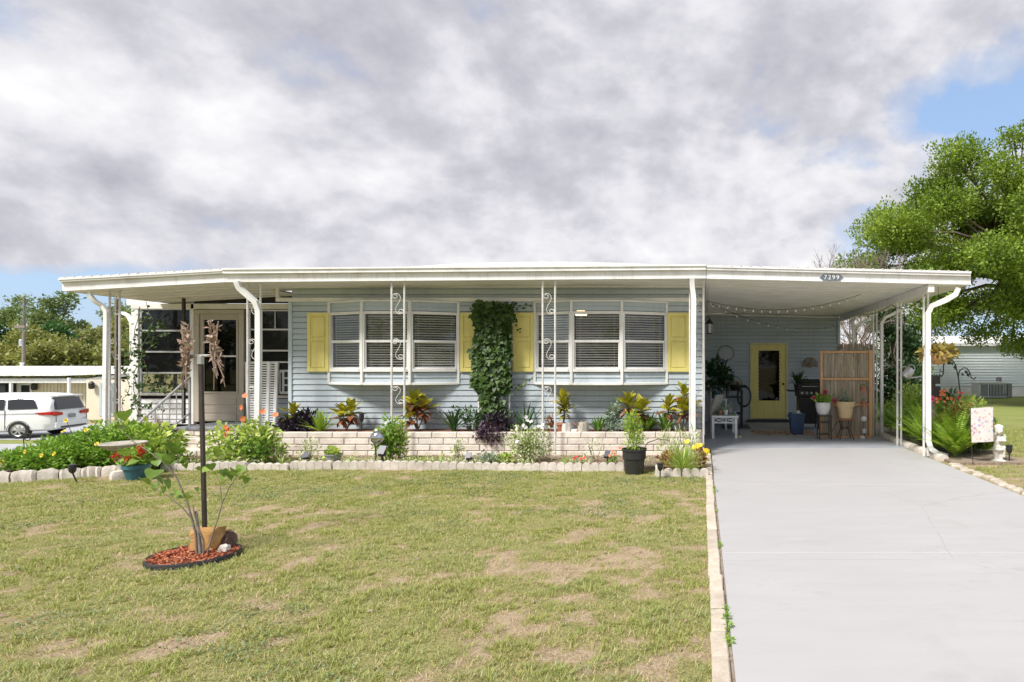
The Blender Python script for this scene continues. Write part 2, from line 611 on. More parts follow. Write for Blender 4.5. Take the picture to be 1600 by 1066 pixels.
M['sandstone'] = mat('yellow_sandstone', (0.52, 0.30, 0.10), (0.34, 0.165, 0.055), rough=0.95, scale=5, stretch=(1, 1, 6), bump=0.8, bscale=20, dirt=(0.60, 0.45, 0.25), dirt_amt=0.7, dirt_scale=5)
M['brownrock'] = mat('brown_rock', (0.19, 0.115, 0.085), (0.12, 0.075, 0.06), rough=0.95, scale=8, bump=0.8)
M['dried'] = leaf_mat('dried_leaves', [(0.33, 0.23, 0.17), (0.42, 0.32, 0.26), (0.28, 0.17, 0.11), (0.46, 0.38, 0.33)], trans=0.15, rough=0.8)
M['reed'] = leaf_mat('reed_canes', [(0.36, 0.29, 0.20), (0.50, 0.42, 0.31), (0.15, 0.115, 0.08), (0.66, 0.58, 0.46), (0.28, 0.225, 0.175)], trans=0, rough=0.8)
M['chrome'] = mat('mirrored_glass', (0.55, 0.58, 0.62), (0.5, 0.53, 0.57), rough=0.04, metal=1.0)
M['bulb'] = mat('clear_bulb', (0.8, 0.78, 0.7), rough=0.15)
M['cushion'] = mat('grey_cushion', (0.45, 0.42, 0.36), (0.20, 0.20, 0.19), rough=0.9, scale=14, stretch=(1, 1, 6))

# leaves
G = {}
G['oak'] = leaf_mat('oak_leaves', [(0.034, 0.062, 0.012), (0.085, 0.135, 0.020), (0.135, 0.190, 0.028), (0.190, 0.245, 0.045)], trans=0.38, patch=0.7, gain=2.0)
G['dark'] = leaf_mat('dark_green_leaves', [(0.010, 0.026, 0.010), (0.018, 0.042, 0.014), (0.032, 0.066, 0.020)], trans=0.2)
G['far'] = leaf_mat('far_tree_leaves', [(0.050, 0.074, 0.030), (0.080, 0.108, 0.042), (0.110, 0.138, 0.056)], trans=0.3, patch=0.2, gain=2.6)
G['far2'] = leaf_mat('olive_tree_leaves', [(0.085, 0.096, 0.030), (0.125, 0.134, 0.040), (0.155, 0.157, 0.052)], trans=0.3, patch=0.25, gain=2.2)
G['far3'] = leaf_mat('deep_green_tree_leaves', [(0.016, 0.05, 0.014), (0.030, 0.082, 0.018), (0.048, 0.105, 0.026)], trans=0.3, gain=1.7)
G['vine'] = leaf_mat('vine_leaves', [(0.026, 0.056, 0.012), (0.042, 0.085, 0.016), (0.072, 0.125, 0.024)], trans=0.22, gain=1.15)
G['mari'] = leaf_mat('bright_green_leaves', [(0.085, 0.165, 0.022), (0.135, 0.24, 0.034), (0.20, 0.30, 0.048), (0.055, 0.115, 0.018)], trans=0.35)
G['lime'] = leaf_mat('yellow_green_leaves', [(0.16, 0.24, 0.035), (0.25, 0.32, 0.06), (0.36, 0.40, 0.14), (0.09, 0.17, 0.03)], trans=0.35)
G['fern'] = leaf_mat('fern_leaflets', [(0.085, 0.16, 0.020), (0.15, 0.235, 0.030), (0.23, 0.30, 0.045)], trans=0.4)
G['sago'] = leaf_mat('strap_leaves_green', [(0.045, 0.105, 0.016), (0.08, 0.155, 0.022), (0.12, 0.20, 0.032)], trans=0.25)
G['limespike'] = leaf_mat('strap_leaves_lime', [(0.12, 0.20, 0.025), (0.20, 0.28, 0.04), (0.26, 0.34, 0.06)], trans=0.3)
G['darkstrap'] = leaf_mat('strap_leaves_dark', [(0.022, 0.050, 0.018), (0.035, 0.075, 0.024), (0.055, 0.10, 0.034)], trans=0.15)
G['purple'] = leaf_mat('purple_leaves', [(0.040, 0.022, 0.045), (0.075, 0.040, 0.075), (0.12, 0.075, 0.105), (0.24, 0.17, 0.19)], trans=0.2)
G['purpledark'] = leaf_mat('dark_purple_leaves', [(0.018, 0.012, 0.024), (0.032, 0.020, 0.040), (0.060, 0.042, 0.066)], trans=0.15)
G['varieg'] = leaf_mat('variegated_leaves', [(0.16, 0.21, 0.075), (0.30, 0.34, 0.16), (0.48, 0.48, 0.33), (0.12, 0.17, 0.05), (0.20, 0.26, 0.09)], trans=0.3)
G['greyleaf'] = leaf_mat('grey_green_leaves', [(0.10, 0.145, 0.105), (0.16, 0.205, 0.155), (0.22, 0.26, 0.20)], trans=0.2)
G['grassy'] = leaf_mat('grassy_tuft', [(0.15, 0.21, 0.05), (0.22, 0.29, 0.07), (0.33, 0.37, 0.11)], trans=0.3)
G['coleus'] = leaf_mat('red_coleus', [(0.30, 0.07, 0.03), (0.42, 0.15, 0.05), (0.24, 0.10, 0.04), (0.45, 0.26, 0.10)], trans=0.3)
G['red'] = leaf_mat('red_petals', [(0.50, 0.02, 0.02), (0.65, 0.04, 0.04)], trans=0.2)
G['pink'] = leaf_mat('magenta_petals', [(0.45, 0.02, 0.09), (0.60, 0.06, 0.18)], trans=0.2)
G['orange'] = leaf_mat('orange_petals', [(0.72, 0.16, 0.06), (0.80, 0.26, 0.10)], trans=0.2)
G['yellowp'] = leaf_mat('yellow_petals', [(0.80, 0.56, 0.02), (0.86, 0.66, 0.05)], trans=0.2)
G['whitep'] = leaf_mat('white_petals', [(0.72, 0.68, 0.74), (0.78, 0.76, 0.78)], trans=0.2)
G['bare'] = mat('bare_twigs', (0.30, 0.245, 0.20), (0.20, 0.16, 0.13), rough=0.95, scale=8)
G['cro_y'] = leaf_mat('croton_yellow', [(0.44, 0.37, 0.025), (0.52, 0.42, 0.04), (0.36, 0.36, 0.03)], trans=0.25, rough=0.35, vein=(0.14, 0.20, 0.02), obj_rand=True)
G['cro_g'] = leaf_mat('croton_green', [(0.10, 0.14, 0.018), (0.17, 0.17, 0.022), (0.06, 0.09, 0.016)], trans=0.2, rough=0.35, vein=(0.36, 0.28, 0.03), obj_rand=True)
G['cro_r'] = leaf_mat('croton_red', [(0.30, 0.075, 0.035), (0.38, 0.15, 0.06), (0.13, 0.05, 0.03)], trans=0.2, rough=0.4, vein=(0.12, 0.055, 0.022), obj_rand=True)
G['heart'] = leaf_mat('heart_leaf', [(0.115, 0.215, 0.032), (0.17, 0.285, 0.05), (0.085, 0.165, 0.03), (0.22, 0.32, 0.065)], trans=0.35, rough=0.4, obj_rand=True, gain=1.35, vein=(0.22, 0.30, 0.08))

# ------------------------------------------------------------------ noise used for laying out grass and bumps
_T = np.random.default_rng(3).random((256, 256)).astype(np.float64)


def vnoise(x, y):
    xi, yi = np.floor(x).astype(int), np.floor(y).astype(int)
    fx, fy = x - xi, y - yi
    fx, fy = fx * fx * (3 - 2 * fx), fy * fy * (3 - 2 * fy)
    a, b = _T[xi % 256, yi % 256], _T[(xi + 1) % 256, yi % 256]
    c, d = _T[xi % 256, (yi + 1) % 256], _T[(xi + 1) % 256, (yi + 1) % 256]
    return (a * (1 - fx) + b * fx) * (1 - fy) + (c * (1 - fx) + d * fx) * fy


def fbm(x, y, f, o=4):
    s, a, t = 0, 1, 0
    for k in range(o):
        s = s + a * vnoise(x * f + 17.3 * k, y * f + 9.1 * k)
        t += a
        a *= 0.5
        f *= 2.03
    return s / t


def sstep(a, b, x):
    t = np.clip((x - a) / (b - a), 0, 1)
    return t * t * (3 - 2 * t)


def terrain(x, y):
    return -1.34 * sstep(11.5, 19.5, -x) * sstep(6.0, 14.0, y) - 0.15 * sstep(18, 30, y) * sstep(2, 6, x)


def grass_amount(x, y):
    """0 bare sandy soil .. 1 full grass"""
    n = 0.33 * fbm(x + 3, y + 8, 0.9, 3) + 0.67 * fbm(x * 0.8 + 40, y + 21, 6.5, 4)
    n = n - 0.075 * np.exp(-(((x + 1.35) / 0.75) ** 2 + ((y - 4.75) / 0.65) ** 2)) - 0.04 * np.exp(-(((x + 1.0) / 0.5) ** 2 + ((y - 5.9) / 0.4) ** 2))
    n = n - 0.10 * sstep(3.6, 3.9, x) * sstep(11.0, 9.5, y) + 0.22 * sstep(3.6, 3.9, x) * sstep(10.5, 12.5, y)
    return sstep(0.32, 0.51, n)


# ------------------------------------------------------------------ ground
def axis(dense0, dense1, step, lo, hi):
    a = list(np.arange(dense0, dense1, step))
    x, s = dense1, step
    while x < hi:
        a.append(x)
        s = min(s * 1.25, 60)
        x += s
    a.append(hi)
    x, s = dense0, step
    b = []
    while x > lo:
        s = min(s * 1.25, 60)
        x -= s
        b.append(max(x, lo))
    return np.array(b[::-1] + a)


xs = axis(-13.0, 0.12, 0.06, -900, 900)
ys = axis(1.6, 9.4, 0.06, -300, 1500)
gx, gy = np.meshgrid(xs, ys)
gz = terrain(gx, gy)
near = (1 - sstep(-0.25, 0.05, gx)) * (1 - sstep(9.2, 9.6, gy)) * (1 - sstep(13, 14, -gx))
gz = gz + near * 0.035 * (fbm(gx, gy, 2.2, 4) - 0.5)
V = np.stack([gx.ravel(), gy.ravel(), gz.ravel()], 1)
ny, nx = gx.shape
ii = (np.arange(ny - 1)[:, None] * nx + np.arange(nx - 1)[None, :]).ravel()
F = np.stack([ii, ii + 1, ii + 1 + nx, ii + nx], 1)
m, nt, b = bsdf_mat('lawn_ground')
lk = nt.links.new
at = nt.nodes.new('ShaderNodeAttribute')
at.attribute_name = 'grass'
geo = nt.nodes.new('ShaderNodeNewGeometry')
n1 = nd(nt, 'ShaderNodeTexNoise', i_Scale=9, i_Detail=8, i_Roughness=0.7)
n2 = nd(nt, 'ShaderNodeTexNoise', i_Scale=55, i_Detail=5, i_Roughness=0.7)
n3 = nd(nt, 'ShaderNodeTexNoise', i_Scale=1.1, i_Detail=4)
for n in (n1, n2, n3):
    lk(geo.outputs['Position'], n.inputs['Vector'])
soil = ramp(nt, [(0.34, (0.23, 0.165, 0.095)), (0.5, (0.43, 0.33, 0.22)), (0.66, (0.60, 0.48, 0.345))], mth(nt, 'ADD', mth(nt, 'MULTIPLY', n1.outputs[0], 0.45), mth(nt, 'MULTIPLY', n2.outputs[0], 0.55))).outputs[0]
thatch = ramp(nt, [(0.3, (0.19, 0.165, 0.075)), (0.5, (0.33, 0.28, 0.135)), (0.7, (0.48, 0.40, 0.22))], n2.outputs[0]).outputs[0]
green = ramp(nt, [(0.3, (0.16, 0.21, 0.055)), (0.5, (0.24, 0.28, 0.08)), (0.7, (0.33, 0.345, 0.12))], mth(nt, 'ADD', mth(nt, 'MULTIPLY', n3.outputs[0], 0.4), mth(nt, 'MULTIPLY', n2.outputs[0], 0.6))).outputs[0]
f0 = mth(nt, 'ADD', at.outputs['Fac'], mth(nt, 'MULTIPLY', mth(nt, 'SUBTRACT', mth(nt, 'MULTIPLY', mth(nt, 'ADD', n1.outputs[0], n2.outputs[0]), 0.5), 0.5), 2.2))
c = mixc(nt, ramp(nt, [(0.15, 0), (0.45, 1)], f0).outputs[0], soil, thatch)
sp = nt.nodes.new('ShaderNodeSeparateXYZ')
lk(geo.outputs['Position'], sp.inputs[0])
far = ramp(nt, [(0.0, 0.0), (1.0, 1.0)], mth(nt, 'MULTIPLY', mth(nt, 'SUBTRACT', sp.outputs[1], 9.5), 0.12, clamp=True)).outputs[0]
c = mixc(nt, mth(nt, 'MULTIPLY', ramp(nt, [(0.55, 0), (0.95, 1)], f0).outputs[0], mth(nt, 'MULTIPLY_ADD', far, 0.5, 0.45)), c, green)
lk(c, b.inputs['Base Color'])
b.inputs['Roughness'].default_value = 1.0
b.inputs['Specular IOR Level'].default_value = 0.1
bp = nt.nodes.new('ShaderNodeBump')
bp.inputs['Strength'].default_value = 0.9
bp.inputs['Distance'].default_value = 0.03
lk(n2.outputs[0], bp.inputs['Height'])
lk(bp.outputs[0], b.inputs['Normal'])
me = np_mesh('lawn', V, F, m, True)
ca = me.attributes.new('grass', 'FLOAT', 'POINT')
ca.data.foreach_set('value', grass_amount(gx.ravel(), gy.ravel()).astype(np.float32))
struct('lawn', me, m)

# bed soil, a slightly raised sheet between the scalloped edging and the brick planter
bed = MB()
for (x0, x1, y0, y1) in ((-11.2, -7.9, 8.40, 11.6), (-12.2, -8.4, 8.12, 8.40), (-7.9, -1.2, 8.80, 10.45), (-1.2, 0.045, 8.80, 10.45), (-0.60, 0.045, 8.24, 8.80)):
    bed.box(x0, y0, -0.05, x1, y1, 0.045)
struct('planting_bed', bed, M['soil'])
bed = MB().box(3.80, 9.2, -0.05, 5.0, 15.8, 0.04)
struct('side_bed', bed, M['soil'])

# driveway slab: painted concrete with faint trowel marks and hairline cracks
m, nt, b = bsdf_mat('painted_concrete')
lk = nt.links.new
geo = nt.nodes.new('ShaderNodeNewGeometry')
mp = nt.nodes.new('ShaderNodeMapping')
mp.inputs['Scale'].default_value = (0.6, 3.0, 1)
lk(geo.outputs['Position'], mp.inputs[0])
a1 = nd(nt, 'ShaderNodeTexNoise', i_Scale=2.0, i_Detail=8, i_Roughness=0.6)
a2 = nd(nt, 'ShaderNodeTexNoise', i_Scale=1.3, i_Detail=10, i_Roughness=0.62, i_Distortion=0.5)
a3 = nd(nt, 'ShaderNodeTexNoise', i_Scale=0.7, i_Detail=3)
a4 = nd(nt, 'ShaderNodeTexNoise', i_Scale=140, i_Detail=3)
for a, src in ((a1, mp.outputs[0]), (a2, mp.outputs[0]), (a3, geo.outputs['Position']), (a4, geo.outputs['Position'])):
    lk(src, a.inputs['Vector'])
c = ramp(nt, [(0.3, (0.365, 0.357, 0.357)), (0.7, (0.415, 0.406, 0.405))], mth(nt, 'ADD', mth(nt, 'MULTIPLY', a1.outputs[0], 0.5), mth(nt, 'MULTIPLY', a3.outputs[0], 0.5))).outputs[0]
streak = ramp(nt, [(0.490, 0.0), (0.5, 0.30), (0.510, 0.0)], a2.outputs[0]).outputs[0]
c = mixc(nt, mth(nt, 'MULTIPLY', streak, ramp(nt, [(0.45, 0), (0.6, 1)], a3.outputs[0]).outputs[0]), c, (0.22, 0.215, 0.215))
a5 = nd(nt, 'ShaderNodeTexNoise', i_Scale=1.1, i_Detail=9, i_Roughness=0.66)
lk(geo.outputs['Position'], a5.inputs['Vector'])
c = mixc(nt, ramp(nt, [(0.56, 0), (0.70, 0.30)], a5.outputs[0]).outputs[0], c, (0.27, 0.26, 0.25))
vc = nd(nt, 'ShaderNodeTexVoronoi', feature='DISTANCE_TO_EDGE', i_Scale=0.42)
wv_ = mixc(nt, 0.12, geo.outputs['Position'], a5.outputs['Color'])
lk(wv_, vc.inputs['Vector'])
c = mixc(nt, mth(nt, 'MULTIPLY', ramp(nt, [(0.0, 0.35), (0.0028, 0.0)], vc.outputs['Distance']).outputs[0], ramp(nt, [(0.40, 0), (0.58, 1)], a1.outputs[0]).outputs[0]), c, (0.16, 0.155, 0.15))
c = mixc(nt, ramp(nt, [(0.66, 0), (0.74, 0.5)], a4.outputs[0]).outputs[0], c, (0.32, 0.31, 0.31))
lk(c, b.inputs['Base Color'])
b.inputs['Roughness'].default_value = 0.62
bp = nt.nodes.new('ShaderNodeBump')
bp.inputs['Strength'].default_value = 0.12
bp.inputs['Distance'].default_value = 0.02
lk(mth(nt, 'ADD', a1.outputs[0], mth(nt, 'MULTIPLY', a4.outputs[0], 0.15)), bp.inputs['Height'])
lk(bp.outputs[0], b.inputs['Normal'])
M['drive'] = m
d = MB()
for y0, y1 in ((-6.0, 2.56), (2.566, 4.81), (4.816, 7.6), (7.606, 10.90)):
    d.cbox(0.158, y0, -0.2, 3.655, y1, 0.022, 0.004)
struct('driveway', d, M['drive'])
M['slab'] = mat('carport_floor_tone', (0.36, 0.375, 0.41), (0.31, 0.325, 0.36), rough=0.5, scale=2.5, bump=0.15, bscale=30)  # floor slab slightly darker and bluer than the driveway
d = MB().cbox(0.06, 10.906, -0.2, 3.70, 16.2, 0.024, 0.004)
struct('carport_floor', d, M['slab'])

# road and drive of the neighbour on the left, lower than the lawn
M['road'] = mat('pale_asphalt', (0.40, 0.41, 0.43), (0.33, 0.34, 0.355), rough=0.85, scale=3, bump=0.2)
r = MB().quad((-70, 19.6, -1.332), (-20.2, 19.6, -1.332), (-20.2, 22.1, -1.332), (-70, 22.1, -1.332))
struct('road', r, M['road'])
r = MB().quad((-70, 23.3, -1.332), (-20.5, 23.3, -1.332), (-20.5, 29.5, -1.332), (-70, 29.5, -1.332))
struct('neighbour_drive', r, M['road'])

# ------------------------------------------------------------------ the mobile home
YF = 10.6           # facade plane
YE = 9.7            # eave / fascia plane
XL = WX(455, YF)    # left end of facade
XR = 0.03
home = thing('mobile_home', 'single-storey pale blue-grey mobile home with white eaves, yellow shutters and two bay windows', 'mobile home', ((XL + XR) / 2, YF, 0))
BH = 0.098


def board_mesh(w, name='siding_board', mat_=None):
    b = MB().prism([(0.02, 0.0), (-0.016, 0.0), (-0.002, BH - 0.011), (0.012, BH - 0.011)], 'yz', 0, w)
    return b.mesh(name, mat_ or M['siding'])


bays = [dict(wl=WX(515, YF), ml=WX(566, 10.3), mr=WX(641, 10.3), wr=WX(717, YF)),
        dict(wl=WX(836, YF), ml=WX(893, 10.3), mr=WX(972, 10.3), wr=WX(1042, YF))]
wall = part('wall', MB().box(XL, YF + 0.02, 0.2, bays[0]['wl'] + 0.05, YF + 0.12, 2.95).box(bays[0]['wr'] - 0.05, YF + 0.02, 0.2, bays[1]['wl'] + 0.05, YF + 0.12, 2.95)
            .box(bays[1]['wr'] - 0.05, YF + 0.02, 0.2, XR, YF + 0.12, 2.95).box(bays[0]['wl'] + 0.05, YF + 0.02, 0.2, bays[0]['wr'] - 0.05, YF + 0.12, 1.19)
            .box(bays[1]['wl'] + 0.05, YF + 0.02, 0.2, bays[1]['wr'] - 0.05, YF + 0.12, 1.19).box(bays[0]['wl'] + 0.05, YF + 0.02, 2.63, bays[0]['wr'] - 0.05, YF + 0.12, 2.95)
            .box(bays[1]['wl'] + 0.05, YF + 0.02, 2.63, bays[1]['wr'] - 0.05, YF + 0.12, 2.95)
            .box(XR - 0.12, YF + 0.12, 0.0, XR - 0.002, 18.0, 2.95).box(XL, YF + 0.12, 0.2, XL + 0.1, 18.0, 2.95).box(XL + 0.1, 17.9, 0.2, XR - 0.12, 18.0, 2.95), M['siding'], home)
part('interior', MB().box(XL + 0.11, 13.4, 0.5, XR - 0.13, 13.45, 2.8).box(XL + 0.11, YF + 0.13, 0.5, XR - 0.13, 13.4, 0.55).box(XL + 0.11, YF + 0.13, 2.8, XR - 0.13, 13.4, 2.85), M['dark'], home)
z = 0.30
while z < 2.87:
    zc = z + BH / 2
    if 2.615 < zc < 2.70:
        z += BH
        continue
    if 1.19 < zc < 2.63:
        segs = [(XL + 0.03, bays[0]['wl'] - 0.004), (bays[0]['wr'] + 0.004, bays[1]['wl'] - 0.004), (bays[1]['wr'] + 0.004, XR - 0.004)]
    else:
        segs = [(XL + 0.03, XR - 0.004)]
    for x0, x1 in segs:
        place('siding_board', board_mesh(x1 - x0), wall, (x0, YF, z))
    z += BH
# right side wall, seen edge-on, faces the carport
bm_ = MB()
z = 0.30
while z < 2.8:
    bm_.prism([(XR - 0.002, z), (XR + 0.014, z), (XR + 0.002, z + BH), (XR - 0.002, z + BH)], 'xz', YF + 0.01, 16.0)
    z += BH
part('side_siding', bm_, M['siding'], home, kind='stuff')
part('corner_trim', MB().cbox(XL - 0.035, YF - 0.03, 0.3, XL + 0.028, YF + 0.06, 2.64, 0.004), M['bluetrim'], home)
part('corner_trim', MB().cbox(XR - 0.03, YF - 0.03, 0.3, XR + 0.018, YF + 0.05, 2.9, 0.004), M['trim'], home)
part('header_trim', MB().cbox(WX(434, YF), YF - 0.06, 2.618, XR, YF + 0.01, 2.685, 0.005), M['trim'], home)
part('header_trim', MB().cbox(WX(434, YF), YF - 0.055, 2.687, WX(434, YF) + 0.045, YF + 0.0, 2.90, 0.004), M['trim'], home)
part('header_trim', MB().cbox(WX(434, YF), YF - 0.05, 2.865, XR, YF + 0.0, 2.90, 0.004), M['trim'], home)
# eave: soffit, fascia, roof
ZL, ZR = 2.838, 2.899        # underside of the fascia at left / right end
XEL, XER = WX(352, YE), WX(1103, YE)


def ez(x):
    return ZL + (ZR - ZL) * (x - XEL) / (XER - XEL)


def strip(mb, y0, y1, dz0, dz1, x0=None, x1=None, f=ez):
    """A long bar following the slightly sloping eave line."""
    x0 = XEL if x0 is None else x0
    x1 = XER if x1 is None else x1
    n = len(mb.v)
    for x in (x0, x1):
        for (y, dz) in ((y0, dz0), (y1, dz0), (y1, dz1), (y0, dz1)):
            mb.v.append((x, y, f(x) + dz))
    mb.f += [(n, n + 1, n + 2, n + 3), (n + 7, n + 6, n + 5, n + 4)] + [(n + k, n + 4 + k, n + 4 + (k + 1) % 4, n + (k + 1) % 4) for k in range(4)]
    return mb


part('soffit', strip(MB(), YE + 0.03, YF + 0.1, 0.006, 0.03), M['soffit'], home)
fa = MB()
strip(fa, YE, YE + 0.03, 0.0, 0.115)
strip(fa, YE - 0.012, YE + 0.03, 0.117, 0.128)
part('fascia', fa, M['white'], home)
gu = MB()
strip(gu, YE - 0.055, YE + 0.03, 0.130, 0.195)
strip(gu, YE - 0.075, YE - 0.04, 0.186, 0.212)
part('gutter', gu, M['white'], home)
# roof: shallow crown, ribbed sheets
rf = MB()
xsr = np.linspace(XEL - 0.9, XER + 0.25, 40)
prof = [(YE - 0.03, 0.205), (YE + 1.2, 0.40), (12.9, 0.84), (15.5, 0.60), (18.2, 0.15)]
base = len(rf.v)
for x in xsr:
    t = (x - XEL) / (XER - XEL)
    crown = 1 - 0.20 * abs(2 * t - 1.05) ** 2
    for j, (y, dz) in enumerate(prof):
        xx = min(max(x, XEL + 0.002), XER - 0.002)
        k = crown if j in (1, 2, 3) else 1
        rf.v.append((xx if j == 0 else x, y, ez(xx) + dz * k))
for i in range(len(xsr) - 1):
    for j in range(len(prof) - 1):
        a = base + i * len(prof) + j
        rf.f.append((a, a + len(prof), a + len(prof) + 1, a + 1))
roof = part('roof', rf, M['roofmetal'], home, smooth=25)
rb = MB()
for i in range(1, 39):
    x = xsr[i]
    if XEL < x < XER:
        rb.box(x - 0.012, YE - 0.03, ez(x) + 0.206, x + 0.012, YE + 0.02, ez(x) + 0.235)
pass
0 and part('roof_vent', MB().lathe([(0.2, 0), (0.18, 0.05), (0.1, 0.08), (0.0, 0.085)], (WX(255, 12.5), 12.5, 3.56), 12), M['roofmetal'], home, smooth=True)


# ---- bay windows
def facet(bay, A, B, zb, zt, wtop, wbot, kind):
    """One side of a bay between plan points A and B: stiles, siding panels, sashes, panes and blind."""
    A, B = Vector((A[0], A[1], 0)), Vector((B[0], B[1], 0))
    L = (B - A).length
    d = (B - A).normalized()
    nrm = Vector((d.y, -d.x, 0))
    Mx = Matrix(((d.x, -nrm.x, 0, A.x), (d.y, -nrm.y, 0, A.y), (0, 0, 1, 0), (0, 0, 0, 1)))     # local x along, y inward

    def P(mb, *a, c=0.003):
        return mb.cbox(*a, c=c, M=Mx)
    for z0, z1 in ((zb + 0.02, wbot - 0.01), (wtop + 0.01, zt - 0.01)):
        pan = MB()
        h = (z1 - z0) / 2
        for k in range(2):
            za = z0 + k * h
            n = len(pan.v)
            for x in (0.0, L):
                for (y, z) in ((0.03, za), (-0.004, za), (0.012, za + h), (0.03, za + h)):
                    pan.v.append(tuple(Mx @ Vector((x, y, z))))
            pan.f += [(n, n + 1, n + 2, n + 3), (n + 7, n + 6, n + 5, n + 4)] + [(n + k2, n + 4 + k2, n + 4 + (k2 + 1) % 4, n + (k2 + 1) % 4) for k2 in range(4)]
        part('siding_panel', pan, M['siding'], bay)
    s0 = 0.055 if kind == 'mid' else 0.03
    win = part('window_frame', P(P(P(P(MB(), 0.0, -0.02, wbot, 0.045, 0.05, wtop), L - 0.045, -0.02, wbot, L, 0.05, wtop), 0.046, -0.025, wtop - 0.05, L - 0.046, 0.05, wtop), 0.046, -0.035, wbot, L - 0.046, 0.05, wbot + 0.055), M['trim'], bay)
    mid = (wtop + wbot) / 2 + 0.005
    part('sash', P(P(P(P(MB(), 0.047, -0.008, mid - 0.022, L - 0.047, 0.03, mid + 0.022), 0.047, 0.0, wbot + 0.056, 0.065, 0.03, mid - 0.023), L - 0.065, 0.0, wbot + 0.056, L - 0.047, 0.03, mid - 0.023),
                   0.066, 0.0, wbot + 0.056, L - 0.066, 0.03, wbot + 0.075), M['white'], win)
    pn = MB()
    for z0, z1, yy in ((mid + 0.023, wtop - 0.052, 0.02), (wbot + 0.076, mid - 0.023, 0.012)):
        q = [Mx @ Vector(p) for p in ((0.047, yy, z0), (L - 0.047, yy, z0), (L - 0.047, yy, z1), (0.047, yy, z1))]
        part('pane', MB().quad(*q), M['glass'], win)
    bl = MB()
    z = wbot + 0.085
    t0_ = rnd.uniform(-30, -18)
    while z < wtop - 0.06:
        tilt = Matrix.Rotation(rad(t0_ + rnd.uniform(-5, 5)), 4, 'X') @ Matrix.Rotation(rad(rnd.uniform(-.35, .35)), 4, 'Y')
        bl.box(0.06, -0.022, -0.0015, L - 0.06, 0.022, 0.0015, M=Mx @ Matrix.Translation((0, 0.06, z)) @ tilt)
        z += 0.041
    for x in (0.16 * L, 0.84 * L):
        bl.box(x - 0.002, 0.036, wbot + 0.08, x + 0.002, 0.038, wtop - 0.06, M=Mx)
    part('blind', bl, M['blind'], win, kind='stuff')


for k, bd in enumerate(bays):
    zb, zt = 1.195, 2.612
    loc = (bd['ml'], YF, zb)
    bay = part('bay_window', MB().prism([(bd['wl'], YF), (bd['ml'], 10.3), (bd['mr'], 10.3), (bd['wr'], YF)], 'xy', zb - 0.012, zb + 0.02)
               .prism([(bd['wl'], YF), (bd['ml'], 10.3), (bd['mr'], 10.3), (bd['wr'], YF)], 'xy', zt - 0.012, zt + 0.004), M['trim'], home)
    bay['label'] = 'left bay window of three white sash units' if k == 0 else 'right bay window of three white sash units'
    ps = [(bd['wl'], YF), (bd['ml'], 10.3), (bd['mr'], 10.3), (bd['wr'], YF)]
    for j in range(3):
        # sub-parts of the bay: collected under the bay itself
        facet(bay, ps[j], ps[j + 1], zb, zt, 2.43, 1.40, 'mid' if j == 1 else 'side')
    for (x, y) in ps:
        part('mullion', MB().cbox(x - 0.022, y - 0.03, zb - 0.015, x + 0.022, y + 0.025, zt + 0.003, 0.004), M['trim'], bay)
    rails = MB()
    for j in range(3):
        a, b_ = Vector((*ps[j], 0)), Vector((*ps[j + 1], 0))
        dd = (b_ - a).normalized()
        nr = Vector((dd.y, -dd.x, 0))
        Mx = Matrix(((dd.x, -nr.x, 0, a.x), (dd.y, -nr.y, 0, a.y), (0, 0, 1, 0), (0, 0, 0, 1)))
        Ln = (b_ - a).length
        rails.cbox(0.02, -0.028, zb - 0.02, Ln - 0.02, 0.02, zb + 0.02, 0.004, M=Mx)
        rails.cbox(0.02, -0.028, zt - 0.022, Ln - 0.02, 0.02, zt + 0.005, 0.004, M=Mx)
    part('rail', rails, M['trim'], bay)
# small globe lamp glowing behind the right bay
m, nt, b = bsdf_mat('warm_lamp_glow')
b.inputs['Emission Color'].default_value = (1, 0.62, 0.28, 1)
b.inputs['Emission Strength'].default_value = 3.0
M['glow'] = m
lp = thing('ceiling_lamp', 'small round ceiling lamp glowing warm behind the right bay window', 'lamp', (WX(908, 11.2), 11.2, 2.42))
part('lamp_shade', MB().lathe([(0.0, 2.40), (0.09, 2.42), (0.12, 2.47), (0.09, 2.51), (0.03, 2.53)], (WX(908, 11.2), 11.2, 0), 14), M['glow'], lp, smooth=True)
part('stem', MB().rod((WX(908, 11.2), 11.2, 2.52), (WX(908, 11.2), 11.2, 2.80), 0.012), M['alu'], lp)


# ---- shutters
def shutter(x0, x1, z0, z1):
    y = YF - 0.045
    w, st = x1 - x0, 0.055
    mid = z1 - (z1 - z0) * 0.45
    sh = part('shutter', MB().cbox(x0, y + 0.012, z0, x1, y + 0.03, z1, 0.003), M['yellow'], home)
    fr = MB().cbox(x0, y, z0, x0 + st, y + 0.0115, z1, 0.003).cbox(x1 - st, y, z0, x1, y + 0.0115, z1, 0.003)
    for a, b in ((z0, z0 + 0.06), (z1 - 0.06, z1), (mid - 0.03, mid + 0.03)):
        fr.cbox(x0 + st + 0.001, y, a, x1 - st - 0.001, y + 0.0115, b, 0.003)
    part('frame', fr, M['yellow'], sh)
    for a, b in ((z0 + 0.075, mid - 0.045), (mid + 0.045, z1 - 0.075)):
        part('panel', MB().cbox(x0 + st + 0.016, y + 0.003, a, x1 - st - 0.016, y + 0.0115, b, 0.007), M['yellow'], sh)


for px0, px1 in ((480, 513.5), (719, 757), (801, 834), (1043, 1077)):
    shutter(WX(px0, YF - 0.04), WX(px1, YF - 0.04), WZ(581, YF), WZ(489, YF))


# ---- downspouts: rectangular pipe along points
def downspout(pts, parent, r=0.048, name='downspout'):
    return part(name, MB().tube(pts, r, 4, True, flat=(1.15, 0.95)), M['white'], parent, smooth=20)


